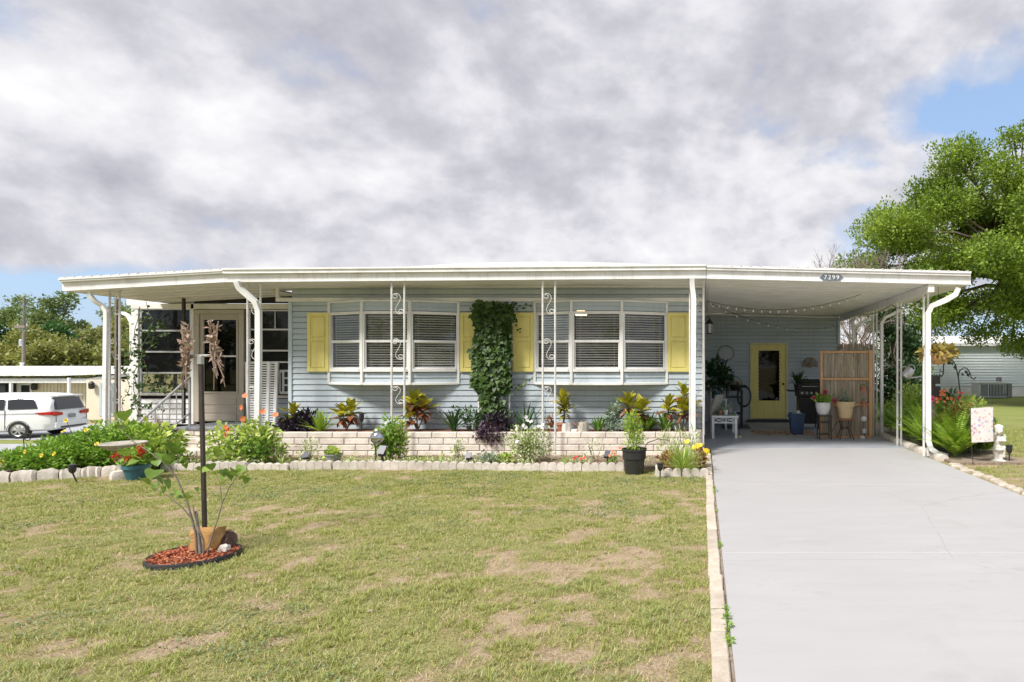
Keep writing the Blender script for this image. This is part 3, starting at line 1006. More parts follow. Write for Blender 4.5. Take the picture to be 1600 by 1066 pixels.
downspout([W(370, 440, 9.68), W(374, 450, 9.7), W(399, 472, 9.76), W(404, 486, 9.78), W(404, 560, 9.78), W(403, 640, 9.78), W(402, 700, 9.78)], home)
downspout([W(1081.5, 434, 9.68), W(1081.5, 445, 9.72), W(1084, 466, 9.74), W(1084, 480, 9.74), W(1083, 600, 9.74), W(1083, 690, 9.74)], home)

# ------------------------------------------------------------------ ornamental iron posts
def scroll_pts(cx, y, cz, w, h, flip=1, n=44):
    a = 9.2
    pts = []
    x = z = 0.0
    half = []
    for i in range(n):
        s = (i + 0.5) / n
        ph = a * s * s
        x += math.cos(ph) / n
        z += math.sin(ph) / n
        half.append((x, z))
    full = [(-p[0], -p[1]) for p in half[::-1]] + [(0, 0)] + half
    # turn so the S stands upright, then scale to w x h
    ang = rad(62)
    q = [(flip * (p[0] * math.cos(ang) - p[1] * math.sin(ang)), p[0] * math.sin(ang) + p[1] * math.cos(ang)) for p in full]
    xs_, zs_ = [p[0] for p in q], [p[1] for p in q]
    sx, sz = w / (max(xs_) - min(xs_)), h / (max(zs_) - min(zs_))
    mx, mz = (max(xs_) + min(xs_)) / 2, (max(zs_) + min(zs_)) / 2
    return [(cx + (p[0] - mx) * sx, y, cz + (p[1] - mz) * sz) for p in q]


def iron_post(x0, x1, y, z0, z1, label, centres=(2.50, 1.77, 1.03), group='wrought iron porch posts', m='iron', rr=0.016):
    t = thing('iron_post', label, 'iron post', ((x0 + x1) / 2, y, z0), group)
    for x in (x0, x1):
        part('pole', MB().tube([(x, y, z0), (x, y, z1)], rr, 8), M[m], t, smooth=True)
    for k, cz in enumerate(centres):
        part('scroll', MB().tube(scroll_pts((x0 + x1) / 2, y, cz, x1 - x0 - 2 * rr, 0.33 if k < 2 else 0.28, 1 if k % 2 == 0 else 1), 0.005, 5), M[m], t, smooth=True)
    return t


YP = 9.66 + 0.12
iron_post(WX(612, YP), WX(632, YP), YP, 0.05, ez(WX(620, YE)) + 0.0, 'white iron scroll post in front of the left bay window')
iron_post(WX(848, YP), WX(867.5, YP), YP, 0.05, ez(WX(857, YE)) + 0.0, 'white iron scroll post in front of the right bay window')
iron_post(WX(387, YP + .1), WX(407, YP + .1), YP + .1, 0.1, ez(WX(395, YE)) + 0.0, 'white iron scroll post behind the downspout right of the porch door')
iron_post(WX(1078, YP + .1), WX(1099, YP + .1), YP + .1, 0.05, ez(WX(1090, YE)) + 0.0, 'white iron scroll post at the corner between planter and carport')

# ------------------------------------------------------------------ porch on the left
YW = 11.5
porch = thing('entry_porch', 'covered white entry porch with screened windows and brick steps at the left end', 'porch', (-9.0, YW, 0))
XPL, ZPL = WX(97, YE), 2.695


def pz(x):
    return ZPL + (ZL - ZPL) * (x - XPL) / (XEL - XPL)


XPE = XEL - 0.006
part('soffit', strip(MB(), YE + 0.03, 12.1, 0.006, 0.03, XPL, XPE, pz), M['soffit'], porch)
sr = MB()
for k in range(6):
    y = YE + 0.28 + k * 0.30
    strip(sr, y, y + 0.014, -0.006, 0.0055, XPL + 0.05, XPE, pz)
part('soffit_rib', sr, M['soffit'], porch, kind='stuff')
part('fascia', strip(strip(MB(), YE, YE + 0.03, 0.0, 0.125, XPL, XPE, pz), YE - 0.012, YE + 0.03, 0.127, 0.137, XPL, XPE, pz), M['white'], porch)
part('gutter', strip(strip(MB(), YE - 0.05, YE + 0.03, 0.139, 0.175, XPL, XPE, pz), YE - 0.065, YE - 0.03, 0.168, 0.19, XPL, XPE, pz), M['white'], porch)
part('side_fascia', MB().box(XPL - 0.02, YE + 0.031, ZPL, XPL, 12.1, ZPL + 0.175), M['white'], porch)
rf2 = strip(MB(), YE - 0.04, 12.1, 0.192, 0.212, XPL - 0.01, XPE, pz)
prf = part('roof', rf2, M['roofmetal'], porch)
rb2 = MB()
for k in range(18):
    x = XPL + 0.08 + k * 0.145
    rb2.box(x - 0.012, YE - 0.05, pz(x) + 0.205, x + 0.012, 12.1, pz(x) + 0.219)
part('rib', rb2, M['roofmetal'], prf, kind='stuff')
# back wall
xw0, xw1 = WX(208, YW), XL - 0.036
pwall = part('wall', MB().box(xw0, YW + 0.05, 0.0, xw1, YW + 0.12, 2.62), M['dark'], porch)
z = 0.40
while z < 0.88:
    place('siding_board', board_mesh(WX(300, YW) - xw0, mat_=M['white']), pwall, (xw0, YW + 0.03, z))
    place('siding_board', board_mesh(xw1 - WX(386, YW)), pwall, (WX(386, YW), YW + 0.03, z))
    z += BH
top = MB().cbox(xw0 - 0.02, YW - 0.03, WZ(483, YW), xw1, YW + 0.02, WZ(475, YW), 0.004)
part('header_trim', top, M['trim'], porch)
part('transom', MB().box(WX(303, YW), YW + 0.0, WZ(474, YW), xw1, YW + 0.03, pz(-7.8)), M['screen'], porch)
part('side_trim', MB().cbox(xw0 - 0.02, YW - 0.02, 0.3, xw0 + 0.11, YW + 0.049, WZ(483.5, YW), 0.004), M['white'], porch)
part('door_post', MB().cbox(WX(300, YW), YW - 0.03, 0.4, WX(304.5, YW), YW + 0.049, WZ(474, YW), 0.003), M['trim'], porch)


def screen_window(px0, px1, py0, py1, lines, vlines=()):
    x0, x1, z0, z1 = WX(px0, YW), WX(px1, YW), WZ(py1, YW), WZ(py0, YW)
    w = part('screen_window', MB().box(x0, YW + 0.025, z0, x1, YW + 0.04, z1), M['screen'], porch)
    fr = MB().cbox(x0, YW - 0.005, z0, x0 + 0.03, YW + 0.024, z1, 0.003).cbox(x1 - 0.03, YW - 0.005, z0, x1, YW + 0.024, z1, 0.003)
    fr.cbox(x0 - 0.02, YW - 0.03, z0 - 0.05, x1 + 0.02, YW + 0.024, z0, 0.004).cbox(x0 + 0.031, YW - 0.005, z1 - 0.03, x1 - 0.031, YW + 0.024, z1, 0.003)
    part('frame', fr, M['alu'], w)
    zs = [z0] + [WZ(l, YW) for l in lines[::-1]] + [z1]
    for l in lines:
        zz_ = WZ(l, YW)
        part('rail', MB().cbox(x0 + 0.031, YW + 0.0, zz_ - 0.016, x1 - 0.031, YW + 0.023, zz_ + 0.016, 0.003), M['alu'], w)
    for a, b_ in zip(zs[:-1], zs[1:]):
        part('pane', MB().quad((x0 + 0.032, YW + 0.015, a + 0.017), (x1 - 0.032, YW + 0.015, a + 0.017), (x1 - 0.032, YW + 0.015, b_ - 0.017), (x0 + 0.032, YW + 0.015, b_ - 0.017)), M['screenglass'], w)
    for vx, va, vb in vlines:
        part('muntin', MB().box(WX(vx, YW) - 0.008, YW - 0.004, WZ(vb, YW), WX(vx, YW) + 0.008, YW + 0.009, WZ(va, YW)), M['alu'], w)


screen_window(219, 299, 482, 614, (517, 550, 583))
screen_window(389, 454, 484, 618, (515, 548, 566), ((430, 485, 514),))
# door
dx0, dx1, dz0, dz1 = WX(305, YW), WX(382.5, YW), 0.447, WZ(484, YW)
fr = MB().cbox(dx0, YW - 0.03, dz0, dx0 + 0.09, YW + 0.05, dz1 - 0.081, 0.004).cbox(dx1 - 0.09, YW - 0.03, dz0, dx1, YW + 0.05, dz1 - 0.081, 0.004).cbox(dx0, YW - 0.03, dz1 - 0.08, dx1, YW + 0.05, dz1, 0.004)
part('door_frame', fr, M['beige'], porch)
a0, a1, b0, b1 = dx0 + 0.092, dx1 - 0.092, dz0 + 0.01, dz1 - 0.083
g0, g1, h0, h1 = WX(319, YW), WX(370, YW), WZ(612, YW), WZ(500, YW)
door = part('door', MB().cbox(a0, YW - 0.005, b0, g0, YW + 0.035, b1, 0.003).cbox(g1, YW - 0.005, b0, a1, YW + 0.035, b1, 0.003).cbox(g0 + .001, YW - 0.005, h1, g1 - .001, YW + 0.035, b1, 0.003)
            .cbox(g0 + .001, YW - 0.005, b0, g1 - .001, YW + 0.035, h0, 0.003), M['beige'], porch)
part('bead', MB().cbox(g0 - 0.035, YW - 0.018, h0 - 0.035, g0, YW - 0.006, h1 + 0.035, 0.004).cbox(g1, YW - 0.018, h0 - 0.035, g1 + 0.035, YW - 0.006, h1 + 0.035, 0.004)
     .cbox(g0 + .001, YW - 0.018, h1, g1 - .001, YW - 0.006, h1 + 0.035, 0.004).cbox(g0 + .001, YW - 0.018, h0 - 0.035, g1 - .001, YW - 0.006, h0, 0.004), M['yellowtrim'] if False else M['beige'], door)
part('mid_rail', MB().cbox(g0, YW - 0.012, WZ(558, YW), g1, YW + 0.02, WZ(555.5, YW), 0.003), M['trim'], door)
part('pane', MB().quad((g0, YW + 0.012, h0), (g1, YW + 0.012, h0), (g1, YW + 0.012, h1), (g0, YW + 0.012, h1)), M['doorglass'], door)
for pyl in (624, 637, 648):
    zl = WZ(pyl, YW)
    part('panel', MB().cbox(a0 + 0.06, YW - 0.013, zl - 0.10, a1 - 0.06, YW - 0.0055, zl + 0.0, 0.004), M['beige'], door)
part('handle', MB().rod((a0 + 0.035, YW - 0.05, 1.32), (a0 + 0.035, YW - 0.05, 1.46), 0.012).rod((a0 + 0.035, YW - 0.05, 1.34), (a0 + 0.035, YW, 1.34), 0.01).rod((a0 + 0.035, YW - 0.05, 1.44), (a0 + 0.035, YW, 1.44), 0.01), M['alu'], door, smooth=True)
part('column', MB().cbox(WX(285, 11.1), 11.08, 0.45, WX(288.5, 11.1), 11.13, pz(WX(287, 11.1)), 0.004), M['brownmetal'], porch)
# the lower roof of the add-on room, bright beyond the left soffit
part('rear_fascia', MB().box(WX(196, YW + 0.6), YW + 0.62, WZ(477, YW + .6), WX(300, YW + .6), YW + 0.66, WZ(467, YW + .6)).box(WX(196, YW + 0.6), YW + 0.66, WZ(469, YW + .6), WX(300, YW + .6), 16.0, WZ(467.5, YW + .6)), M['white'], porch)
part('room_side', MB().box(xw0 + 0.0, YW + 0.121, 0.0, xw0 + 0.08, 16, 2.64), M['white'], porch)
downspout([W(140, 456, 9.76), W(141, 462, 9.77), W(148, 471, 9.8), W(160, 478, 9.85), W(166, 487, 9.86), W(166, 500, 9.86), W(164.5, 600, 9.86), W(163.5, 700, 9.86)], porch, 0.036)
downspout([W(192, 489, 11.7), W(200, 493, 11.6), W(206, 505, 11.55), W(206.5, 600, 11.55), W(206, 670, 11.55)], porch, 0.034)
iron_post(WX(171.5, 9.95), WX(187, 9.95), 9.95, 0.02, pz(WX(180, 9.95)), 'white iron scroll post at the far left corner of the porch')
solo('porch_pole', MB().cbox(WX(180, 10.9), 10.88, 0.0, WX(183.5, 10.9), 10.94, pz(-9.9), 0.005), M['greybark'], 'weathered round pole just behind the far left porch post', 'pole', (WX(181, 10.9), 10.9, 0))

# landing, steps and their bricks
steps = thing('brick_steps', 'whitewashed brick steps with a grey landing below the beige door', 'steps', (-8.2, 10.4, 0))
sx0, sx1 = WX(277, 10.5), WX(432, 10.5)
part('landing', MB().cbox(sx0 - 0.03, 10.47, 0.395, sx1, YW - 0.01, 0.447, 0.006), M['concrete_step'], steps)
core = MB().box(sx0 + 0.02, 10.53, 0, sx1 - 0.02, 11.4, 0.394).box(sx0 - 0.04, 10.14, 0, sx1 - 0.04, 10.53, 0.245).box(sx0 - 0.02, 9.78, 0, sx1 - 0.04, 10.14, 0.10)
part('core', core, M['mortar'], steps)
part('brick_courses', core, M['mortar'], steps) if False else None


def brick_mesh(w, h, dpt, name='brick', mt='brick', c=0.008):
    return MB().cbox(0, 0, 0, w, dpt, h, c).mesh(name, M[mt])


def brick_row(parent, x0, x1, y, z, h, w, dpt, off, seed):
    R_ = random.Random(seed)
    x = x0 - off
    while x < x1 - 0.02:
        a, b_ = max(x, x0), min(x + w - 0.011, x1)
        if b_ - a > 0.03:
            place('brick', brick_mesh(b_ - a, h - 0.011, dpt), parent, (a, y + R_.uniform(-0.004, 0.003), z + 0.005), (0, 0, R_.uniform(-.004, .004)))
        x += w


brick_row(steps, sx0, sx1, 10.49, 0.295, 0.10, 0.40, 0.06, 0.1, 1)
brick_row(steps, sx0 - 0.07, sx1, 10.10, 0.20, 0.10, 0.40, 0.43, 0.25, 2)
brick_row(steps, sx0 - 0.07, sx1, 10.10, 0.10, 0.10, 0.40, 0.06, 0.05, 3)
brick_row(steps, sx0 - 0.05, sx1, 9.74, 0.05, 0.10, 0.40, 0.40, 0.18, 4)

# railing beside the steps
rl = thing('stair_railing', 'grey metal stair railing left of the porch steps', 'railing', (-8.95, 10.2, 0))
xr = -8.95
pt, pb = Vector((xr, 10.62, 1.30)), Vector((xr + 0.12, 9.55, 0.62))
lt, lb = Vector((xr, 10.62, 0.68)), Vector((xr + 0.12, 9.55, 0.12))
part('handrail', MB().tube([pt, pb, pb + Vector((0, -0.06, -0.05))], 0.021, 8), M['alu'], rl, smooth=True)
part('lower_rail', MB().tube([lt, lb], 0.016, 8), M['alu'], rl, smooth=True)
for k in range(8):
    t = k / 7
    a, b_ = lt.lerp(lb, t), pt.lerp(pb, t)
    part('baluster' if 0 < k < 7 else 'newel', MB().tube([(a.x, a.y, a.z if 0 < k < 7 else (0.45 if k == 0 else 0.0)), b_], 0.008 if 0 < k < 7 else 0.02, 6), M['alu'], rl, smooth=True)

# slatted screen leaning by the door, AC unit in the window
sl = thing('slatted_panel', 'white slatted wooden panel leaning behind the downspout by the porch door', 'slatted panel', (WX(408, 10.9), 10.9, 0.45))
y = 10.95
zt_, zb_ = WZ(565.5, y), WZ(668, y)
Ls = [(WX(386, y), WX(388.5, y)), (WX(425, y) - .05, WX(423, y) - 0.06), (WX(433, y), WX(429.5, y))]
for (xt, xb) in Ls:
    part('stile', MB().prism([(xb - 0.025, zb_), (xb + 0.025, zb_), (xt + 0.025, zt_), (xt - 0.025, zt_)], 'xz', y - 0.02, y + 0.02), M['white'], sl)
n = 27
for i in range(n):
    t = (i + 0.5) / n
    z = zb_ + (zt_ - zb_) * t
    xa, xb = Ls[0][1] + (Ls[0][0] - Ls[0][1]) * t, Ls[2][1] + (Ls[2][0] - Ls[2][1]) * t
    place('slat', MB().cbox(0, 0, -0.012, xb - xa - 0.052, 0.012, 0.012, 0.002).mesh('slat', M['white']), sl, (xa + 0.026, y - 0.006, z), (0, rad(0.4), 0))
ac = thing('window_air_conditioner', 'white window air conditioner beside the slatted panel', 'air conditioner', (WX(445, 11.4), 11.4, 1.0))
x0, x1, z0, z1 = WX(436, 11.2), WX(452, 11.2), WZ(616, 11.2), WZ(578, 11.2)
part('case', MB().cbox(x0, 11.2, z0, x1, 11.49, z1, 0.01), M['white'], ac)
for k in range(3):
    zz0 = z0 + 0.05 + k * 0.13
    part('grille', MB().box(x0 + 0.10, 11.196, zz0, x1 - 0.03, 11.1995, zz0 + 0.10), M['black'], ac)
part('side_grille', MB().box(x0 + 0.03, 11.196, z0 + 0.05, x0 + 0.055, 11.1995, z1 - 0.05), M['black'], ac)

# ------------------------------------------------------------------ brick planter
pl = thing('brick_planter', 'long low planter of whitewashed bricks below the bay windows', 'planter', (-3.5, 9.95, 0))
px0, px1, yb = WX(429, 9.9), WX(1097, 9.9), 9.9
pc = part('core', MB().box(px0 + 0.01, yb + 0.012, 0, px1 - 0.01, yb + 0.10, 0.42).box(px0 + 0.01, yb + 0.10, 0, px0 + 0.1, YF + 0.02, 0.42).box(px1 - 0.1, yb + 0.10, 0, px1 - 0.01, YF - 0.03, 0.42), M['mortar'], pl)
for c_ in range(4):
    brick_row(pl, px0, px1, yb, 0.012 + c_ * 0.104, 0.104, 0.405, 0.09, (0.10, 0.30, 0.08, 0.27)[c_], 20 + c_)
for c_ in range(4):
    place('brick', brick_mesh(0.085, 0.093, 0.60), pl, (px0 - 0.001, yb + 0.095, 0.017 + c_ * 0.104))
part('mulch', MB().box(px0 + 0.10, yb + 0.101, 0.3, px1 - 0.101, YF - 0.02, 0.405), M['cedar'], pl)

# ------------------------------------------------------------------ scalloped edging
ed = thing('scalloped_edging', 'long row of pale scalloped concrete edging along the lawn', 'garden edging', (-4.4, 8.75, 0))


def scallop_mesh(L, n=5, h=0.12, t=0.055, name='edging_block'):
    pts = [(0, -0.05), (L, -0.05)]
    w = L / n
    for k in range(n - 1, -1, -1):
        for j in range(6, -1, -1):
            a = PI * j / 6
            pts.append((k * w + w / 2 - math.cos(a) * w / 2 * 0.985, h - 0.045 + math.sin(a) * 0.045))
    mb = MB().prism(pts, 'xz', 0.0045, t)
    for k in range(n):                                   # each scallop bulges a little from the block
        q = [(k * w + 0.0035, -0.04), (k * w + w - 0.0035, -0.04)]
        q += [(k * w + w / 2 + math.cos(PI * j / 6) * (w / 2 - 0.005), h - 0.047 + math.sin(PI * j / 6) * 0.041) for j in range(7)]
        mb.prism(q, 'xz', 0.0, 0.0043)
    return mb.mesh(name, M['edging'])


sm = [scallop_mesh(0.597), scallop_mesh(0.597, 5, 0.128, 0.06)]
x = WX(252, 8.72)
k = 0
while x < WX(972, 8.75):
    yy = 8.72 + 0.05 * math.sin(x * 0.9) - 0.05 * max(0, (x + 3.2) / 2)
    place('edging_block', sm[k % 2], ed, (x, yy + rnd.uniform(-.012, .012), rnd.uniform(-0.02, 0.012)), (rnd.uniform(-.10, .10), rnd.uniform(-.02, .02), rnd.uniform(-.04, .04)))
    x += 0.605
    k += 1
e2 = thing('corner_edging', 'short scalloped edging round the flower corner beside the driveway', 'garden edging', (-0.3, 8.15, 0))
sm3 = scallop_mesh(0.36, 3, 0.12)
for (xx, yy, rz) in ((-0.64, 8.20, -0.06), (-0.66, 8.56, -1.45), (-0.27, 8.17, 0.02)):
    place('edging_block', sm3, e2, (xx, yy, 0), (0, 0, rz))
place('edging_block', scallop_mesh(0.16, 1, 0.11), e2, (-0.10, 8.50, 0), (0, 0, rad(90)))
e3 = thing('rough_edging', 'curved row of rough pale stone edging in front of the yellow-flowered bushes', 'garden edging', (-9.2, 7.95, 0))


def rough_block(L, h, t, seed):
    R_ = random.Random(seed)
    n = 7
    mb = MB()
    for i in range(n + 1):
        x = L * i / n
        hh = h * (0.80 + 0.20 * math.sin(PI * (i + .3) / (n + .6)) + R_.uniform(-.05, .05))
        o = R_.uniform(-.012, .012)
        mb.v += [(x, o, -0.05), (x, o - 0.01, hh * 0.6), (x, o + 0.015, hh), (x, t - 0.015, hh * 0.97), (x, t, -0.05)]
    for i in range(n):
        for j in range(4):
            a = i * 5 + j
            mb.f.append((a, a + 5, a + 6, a + 1))
    mb.f += [(0, 1, 2, 3, 4), tuple(n * 5 + q for q in (4, 3, 2, 1, 0))]
    return mb.mesh('edging_block', M['edging'], smooth=35)


cur = Vector((WX(-30, 7.7), 7.72, 0))
tgt = [(WX(-30, 7.7), 7.72), (WX(60, 7.95), 7.93), (WX(130, 8.15), 8.12), (WX(192, 8.32), 8.30)]
for i in range(3):
    a, b_ = Vector((*tgt[i], 0)), Vector((*tgt[i + 1], 0))
    nseg = 2
    for s in range(nseg):
        p, q = a.lerp(b_, s / nseg), a.lerp(b_, (s + 1) / nseg)
        place('edging_block', rough_block((q - p).length - 0.01, 0.15, 0.07, i * 5 + s), e3, p, (0, 0, math.atan2(q.y - p.y, q.x - p.x)))
# blocks along the driveway
de = thing('driveway_edging', 'straight line of cream edging blocks between lawn and driveway', 'driveway edging', (0.09, 5, 0))
y = 1.0
k = 0
while y < 8.05:
    L = 0.30
    place('edging_block', MB().cbox(-0.045, 0, -0.06, 0.045, L - 0.012, 0.03, 0.008).mesh('edging_block', M['edgeblock']), de, (0.092 + rnd.uniform(-.006, .006), y, rnd.uniform(-.006, .006)), (rnd.uniform(-.01, .01), rnd.uniform(-.03, .03), rnd.uniform(-.02, .02)))
    y += L
y = 8.2
while y < 9.8:
    place('edging_block', MB().cbox(-0.045, 0, -0.06, 0.045, 0.188, 0.06, 0.012).mesh('edging_block', M['edgeblock']), de, (0.098, y, rnd.uniform(-.008, .012)), (0, 0, rnd.uniform(-.03, .03)))
    y += 0.2
# gap of dark soil between blocks and slab
struct('soil_joint', MB().box(0.139, 1.0, -0.1, 0.157, 9.9, 0.006), M['soil'])
# right kerb and broken stones
kb = thing('rounded_kerb', 'worn pale concrete kerb along the right side of the carport', 'kerb', (3.8, 11, 0))
for (y0, y1) in ((9.55, 10.9), (10.92, 12.4), (12.42, 14.2)):
    place('kerb_block', MB().prism([(-0.075, -0.05), (0.075, -0.05), (0.075, 0.06), (0.05, 0.095), (0.0, 0.108), (-0.05, 0.095), (-0.075, 0.06)], 'xz', 0, y1 - y0).mesh('kerb_block', M['edging'], smooth=40), kb, (3.80, y0, 0), (0, 0, rnd.uniform(-.01, .01)))
st = thing('broken_stone_border', 'broken pale stones laid flat along the right edge of the driveway', 'stone border', (3.75, 8, 0))


def flat_stone(seed, r=0.1, h=0.04, mt='edgeblock'):
    R_ = random.Random(seed)
    n = 8
    ring = [(r * R_.uniform(0.75, 1.1) * math.cos(2 * PI * k / n), r * R_.uniform(0.75, 1.1) * math.sin(2 * PI * k / n)) for k in range(n)]
    mb = MB()
    for s, z in ((1.0, -0.03), (1.0, h * 0.6), (0.82, h)):
        for a, b_ in ring:
            mb.v.append((a * s, b_ * s, z + R_.uniform(-.004, .004)))
    for j in range(2):
        for k in range(n):
            mb.f.append((j * n + k, j * n + (k + 1) % n, (j + 1) * n + (k + 1) % n, (j + 1) * n + k))
    mb.f.append(tuple(range(2 * n, 3 * n)))
    return mb.mesh('stone', M[mt], smooth=30)


fs = [flat_stone(s) for s in range(5)]
y = 4.6
while y < 9.3:
    place('stone', fs[rnd.randrange(5)], st, (3.78 + rnd.uniform(-.04, .05), y, 0.0), (0, 0, rnd.uniform(0, 6)), (rnd.uniform(.6, .9), rnd.uniform(.7, 1.15), rnd.uniform(.7, 1.2)))
    y += rnd.uniform(0.15, 0.21)

# ------------------------------------------------------------------ carport
cp = thing('carport', 'open carport with white metal roof and slim posts over the driveway end', 'carport', (2.1, 12.8, 0))
XCL, XCR = XER + 0.008, WX(1515, YE)
CZL, CZR = 2.895, 2.797
YB = 16.0


def cz(x):
    return CZL + (CZR - CZL) * (x - XCL) / (XCR - XCL)


part('ceiling', strip(MB(), YE + 0.03, YB + 0.1, 0.006, 0.03, XCL, XCR, cz), M['soffit'], cp)
sr = MB()
for k in range(30):
    y = YE + 0.10 + k * 0.205
    strip(sr, y, y + 0.012, -0.004, 0.0055, XCL + 0.06, XCR - 0.01, cz)
part('ceiling_rib', sr, M['soffit'], cp, kind='stuff')
part('fascia', strip(strip(MB(), YE, YE + 0.03, 0.0, 0.12, XCL, XCR, cz), YE - 0.012, YE + 0.03, 0.122, 0.132, XCL, XCR, cz), M['white'], cp)
part('gutter', strip(strip(MB(), YE - 0.045, YE + 0.03, 0.134, 0.166, XCL, XCR, cz), YE - 0.06, YE + 0.0, 0.17, 0.19, XCL, XCR, cz), M['white'], cp)
part('side_fascia', MB().box(XCR, YE, CZR, XCR + 0.02, YB, CZR + 0.16), M['white'], cp)
crf = part('roof', strip(MB(), YE - 0.03, YB + 0.1, 0.192, 0.21, XCL, XCR + 0.02, cz), M['roofmetal'], cp)
rb3 = MB()
for k in range(28):
    x = XCL + 0.1 + k * 0.15
    rb3.box(x - 0.012, YE - 0.05, cz(x) + 0.20, x + 0.012, YB, cz(x) + 0.217)
part('rib', rb3, M['roofmetal'], crf, kind='stuff')
part('beam', MB().cbox(3.62, YE + 0.031, cz(3.67) - 0.13, 3.72, YB, cz(3.67) + 0.0, 0.004), M['soffit'], cp)
for (y, lab) in ((9.97, 'a'), (11.32, 'b'), (12.9, 'c'), (14.96, 'd')):
    for dx in (-0.035, 0.035):
        part('post', MB().cbox(3.67 + dx - 0.016, y - 0.016, 0.02, 3.67 + dx + 0.016, y + 0.016, cz(3.67) - 0.131, 0.004), M['trim'], cp)
    w = MB()
    for zz_ in (0.4, 1.0, 1.6, 2.2):
        w.box(3.67 - 0.018, y - 0.006, zz_, 3.67 + 0.018, y + 0.006, zz_ + 0.02)
    part('post_tie', w, M['trim'], cp)
downspout([W(1497, 450, 9.75), W(1493, 460, 9.76), W(1478, 469, 9.8), W(1456, 478, 9.85), W(1450, 490, 9.86), W(1450, 600, 9.86), W(1450.5, 690, 9.86), W(1455, 702, 9.84), W(1466, 709, 9.82), W(1480, 713, 9.8)], cp)
downspout([(4.2, 12.8, 2.72), (4.16, 12.8, 2.66), (3.86, 12.8, 2.52), (3.78, 12.8, 2.40), (3.78, 12.8, 0.1)], cp, 0.042)
downspout([(4.2, 15.2, 2.72), (4.16, 15.2, 2.66), (3.86, 15.2, 2.52), (3.78, 15.2, 2.40), (3.78, 15.2, 0.1)], cp, 0.042)
# rear wall
rw = part('wall', MB().box(XR + 0.016, YB + 0.02, 0.0, 3.62, YB + 0.10, 2.88).box(3.52, YB + 0.1, 0, 3.62, 18.5, 2.75), M['siding'], cp)
DX0, DX1, DZ1 = WX(1171.5, YB), WX(1230.5, YB), WZ(536, YB)
z = 0.05
while z < 2.76:
    segs = [(XR + 0.02, 3.60)] if z + BH > DZ1 + 0.05 else [(XR + 0.02, DX0 - 0.004), (DX1 + 0.004, 3.60)]
    for x0, x1 in segs:
        place('siding_board', board_mesh(x1 - x0), rw, (x0, YB, z))
    z += BH
part('corner_trim', MB().cbox(3.56, YB - 0.04, 0.02, 3.63, YB + 0.02, 2.75, 0.004), M['bluetrim'], cp)
part('cornice', strip(MB(), YB - 0.06, YB - 0.02, -0.06, -0.012, XR + 0.03, 3.60, cz), M['trim'], cp)
# yellow door
part('door_frame', MB().cbox(DX0, YB - 0.035, 0.10, DX0 + 0.045, YB + 0.015, DZ1 - 0.046, 0.004).cbox(DX1 - 0.045, YB - 0.035, 0.10, DX1, YB + 0.015, DZ1 - 0.046, 0.004).cbox(DX0, YB - 0.035, DZ1 - 0.045, DX1, YB + 0.015, DZ1, 0.004), M['yellowtrim'], cp)
e0, e1, f0_, f1_ = WX(1184, YB), WX(1218.5, YB), WZ(626, YB), WZ(548, YB)
d0, d1, z0, z1 = DX0 + 0.047, DX1 - 0.047, 0.115, DZ1 - 0.048
door = part('door', MB().cbox(d0, YB - 0.02, z0, e0, YB + 0.012, z1, 0.003).cbox(e1, YB - 0.02, z0, d1, YB + 0.012, z1, 0.003).cbox(e0 + .001, YB - 0.02, f1_, e1 - .001, YB + 0.012, z1, 0.003)
            .cbox(e0 + .001, YB - 0.02, z0, e1 - .001, YB + 0.012, f0_, 0.003), M['yellow'], cp, label='yellow half-glass door')
part('pane', MB().quad((e0, YB - 0.003, f0_), (e1, YB - 0.003, f0_), (e1, YB - 0.003, f1_), (e0, YB - 0.003, f1_)), M['doorglass'], door)
cu = MB()
for s, xx in ((1, e0), (-1, e1)):
    for k in range(14):
        zc = f0_ + (k + 0.5) * (f1_ - f0_) / 14
        cu.prism([(xx + s * (0.001 + 0.022 * math.cos(a)), zc + 0.045 * math.sin(a)) for a in np.linspace(-PI / 2, PI / 2, 6)], 'xz', YB - 0.012, YB - 0.007)
part('scalloped_trim', cu, M['yellow'], door)
part('curtain', MB().box(e0, YB + 0.004, f0_, e1, YB + 0.008, f1_), M['dark'], door)
part('knob', MB().lathe([(0.0, -0.07), (0.025, -0.06), (0.03, -0.045), (0.012, -0.03), (0.012, 0.0)], (d1 - 0.07, YB - 0.02, WZ(600, YB)), 10, M=Matrix.Rotation(-PI / 2, 4, 'X') @ Matrix.Scale(-1, 4, (0, 0, 1)) if False else Matrix.Rotation(PI / 2, 4, 'X') @ Matrix.Scale(-1, 4, (0, 0, 1))), M['brownmetal'], door, smooth=True)
part('threshold', MB().cbox(DX0 - 0.1, YB - 0.12, 0.02, DX1 + 0.1, YB - 0.036, 0.095, 0.004), M['black'], cp)

# house number on the carport fascia
hn = thing('house_number_sign', 'small grey-blue house number plate reading 7299 on the carport fascia', 'house number', (WX(1299, YE), YE - 0.02, cz(WX(1299, YE))))
xa, xb = WX(1280.5, YE), WX(1317.5, YE)
zc = cz((xa + xb) / 2) + 0.062
h = 0.048
M['plate'] = mat('grey_blue_enamel', (0.13, 0.16, 0.20), (0.11, 0.14, 0.18), rough=0.4)
poly = [(xa, zc), (xa + 0.03, zc + h * .35), (xa + 0.055, zc + h), (xb - 0.055, zc + h), (xb - 0.03, zc + h * .35), (xb, zc), (xb - 0.03, zc - h * .35), (xb - 0.055, zc - h), (xa + 0.055, zc - h), (xa + 0.03, zc - h * .35)]
part('plate', MB().prism(poly, 'xz', YE - 0.014, YE - 0.002), M['plate'], hn)
fc = bpy.data.curves.new('numerals', 'FONT')
fc.body = '7299'
fc.size = 0.105
fc.align_x = 'CENTER'
fc.align_y = 'CENTER'
fc.extrude = 0.003
fc.space_character = 1.25
fc.materials.append(M['white'])
fo = bpy.data.objects.new('tmp', fc)
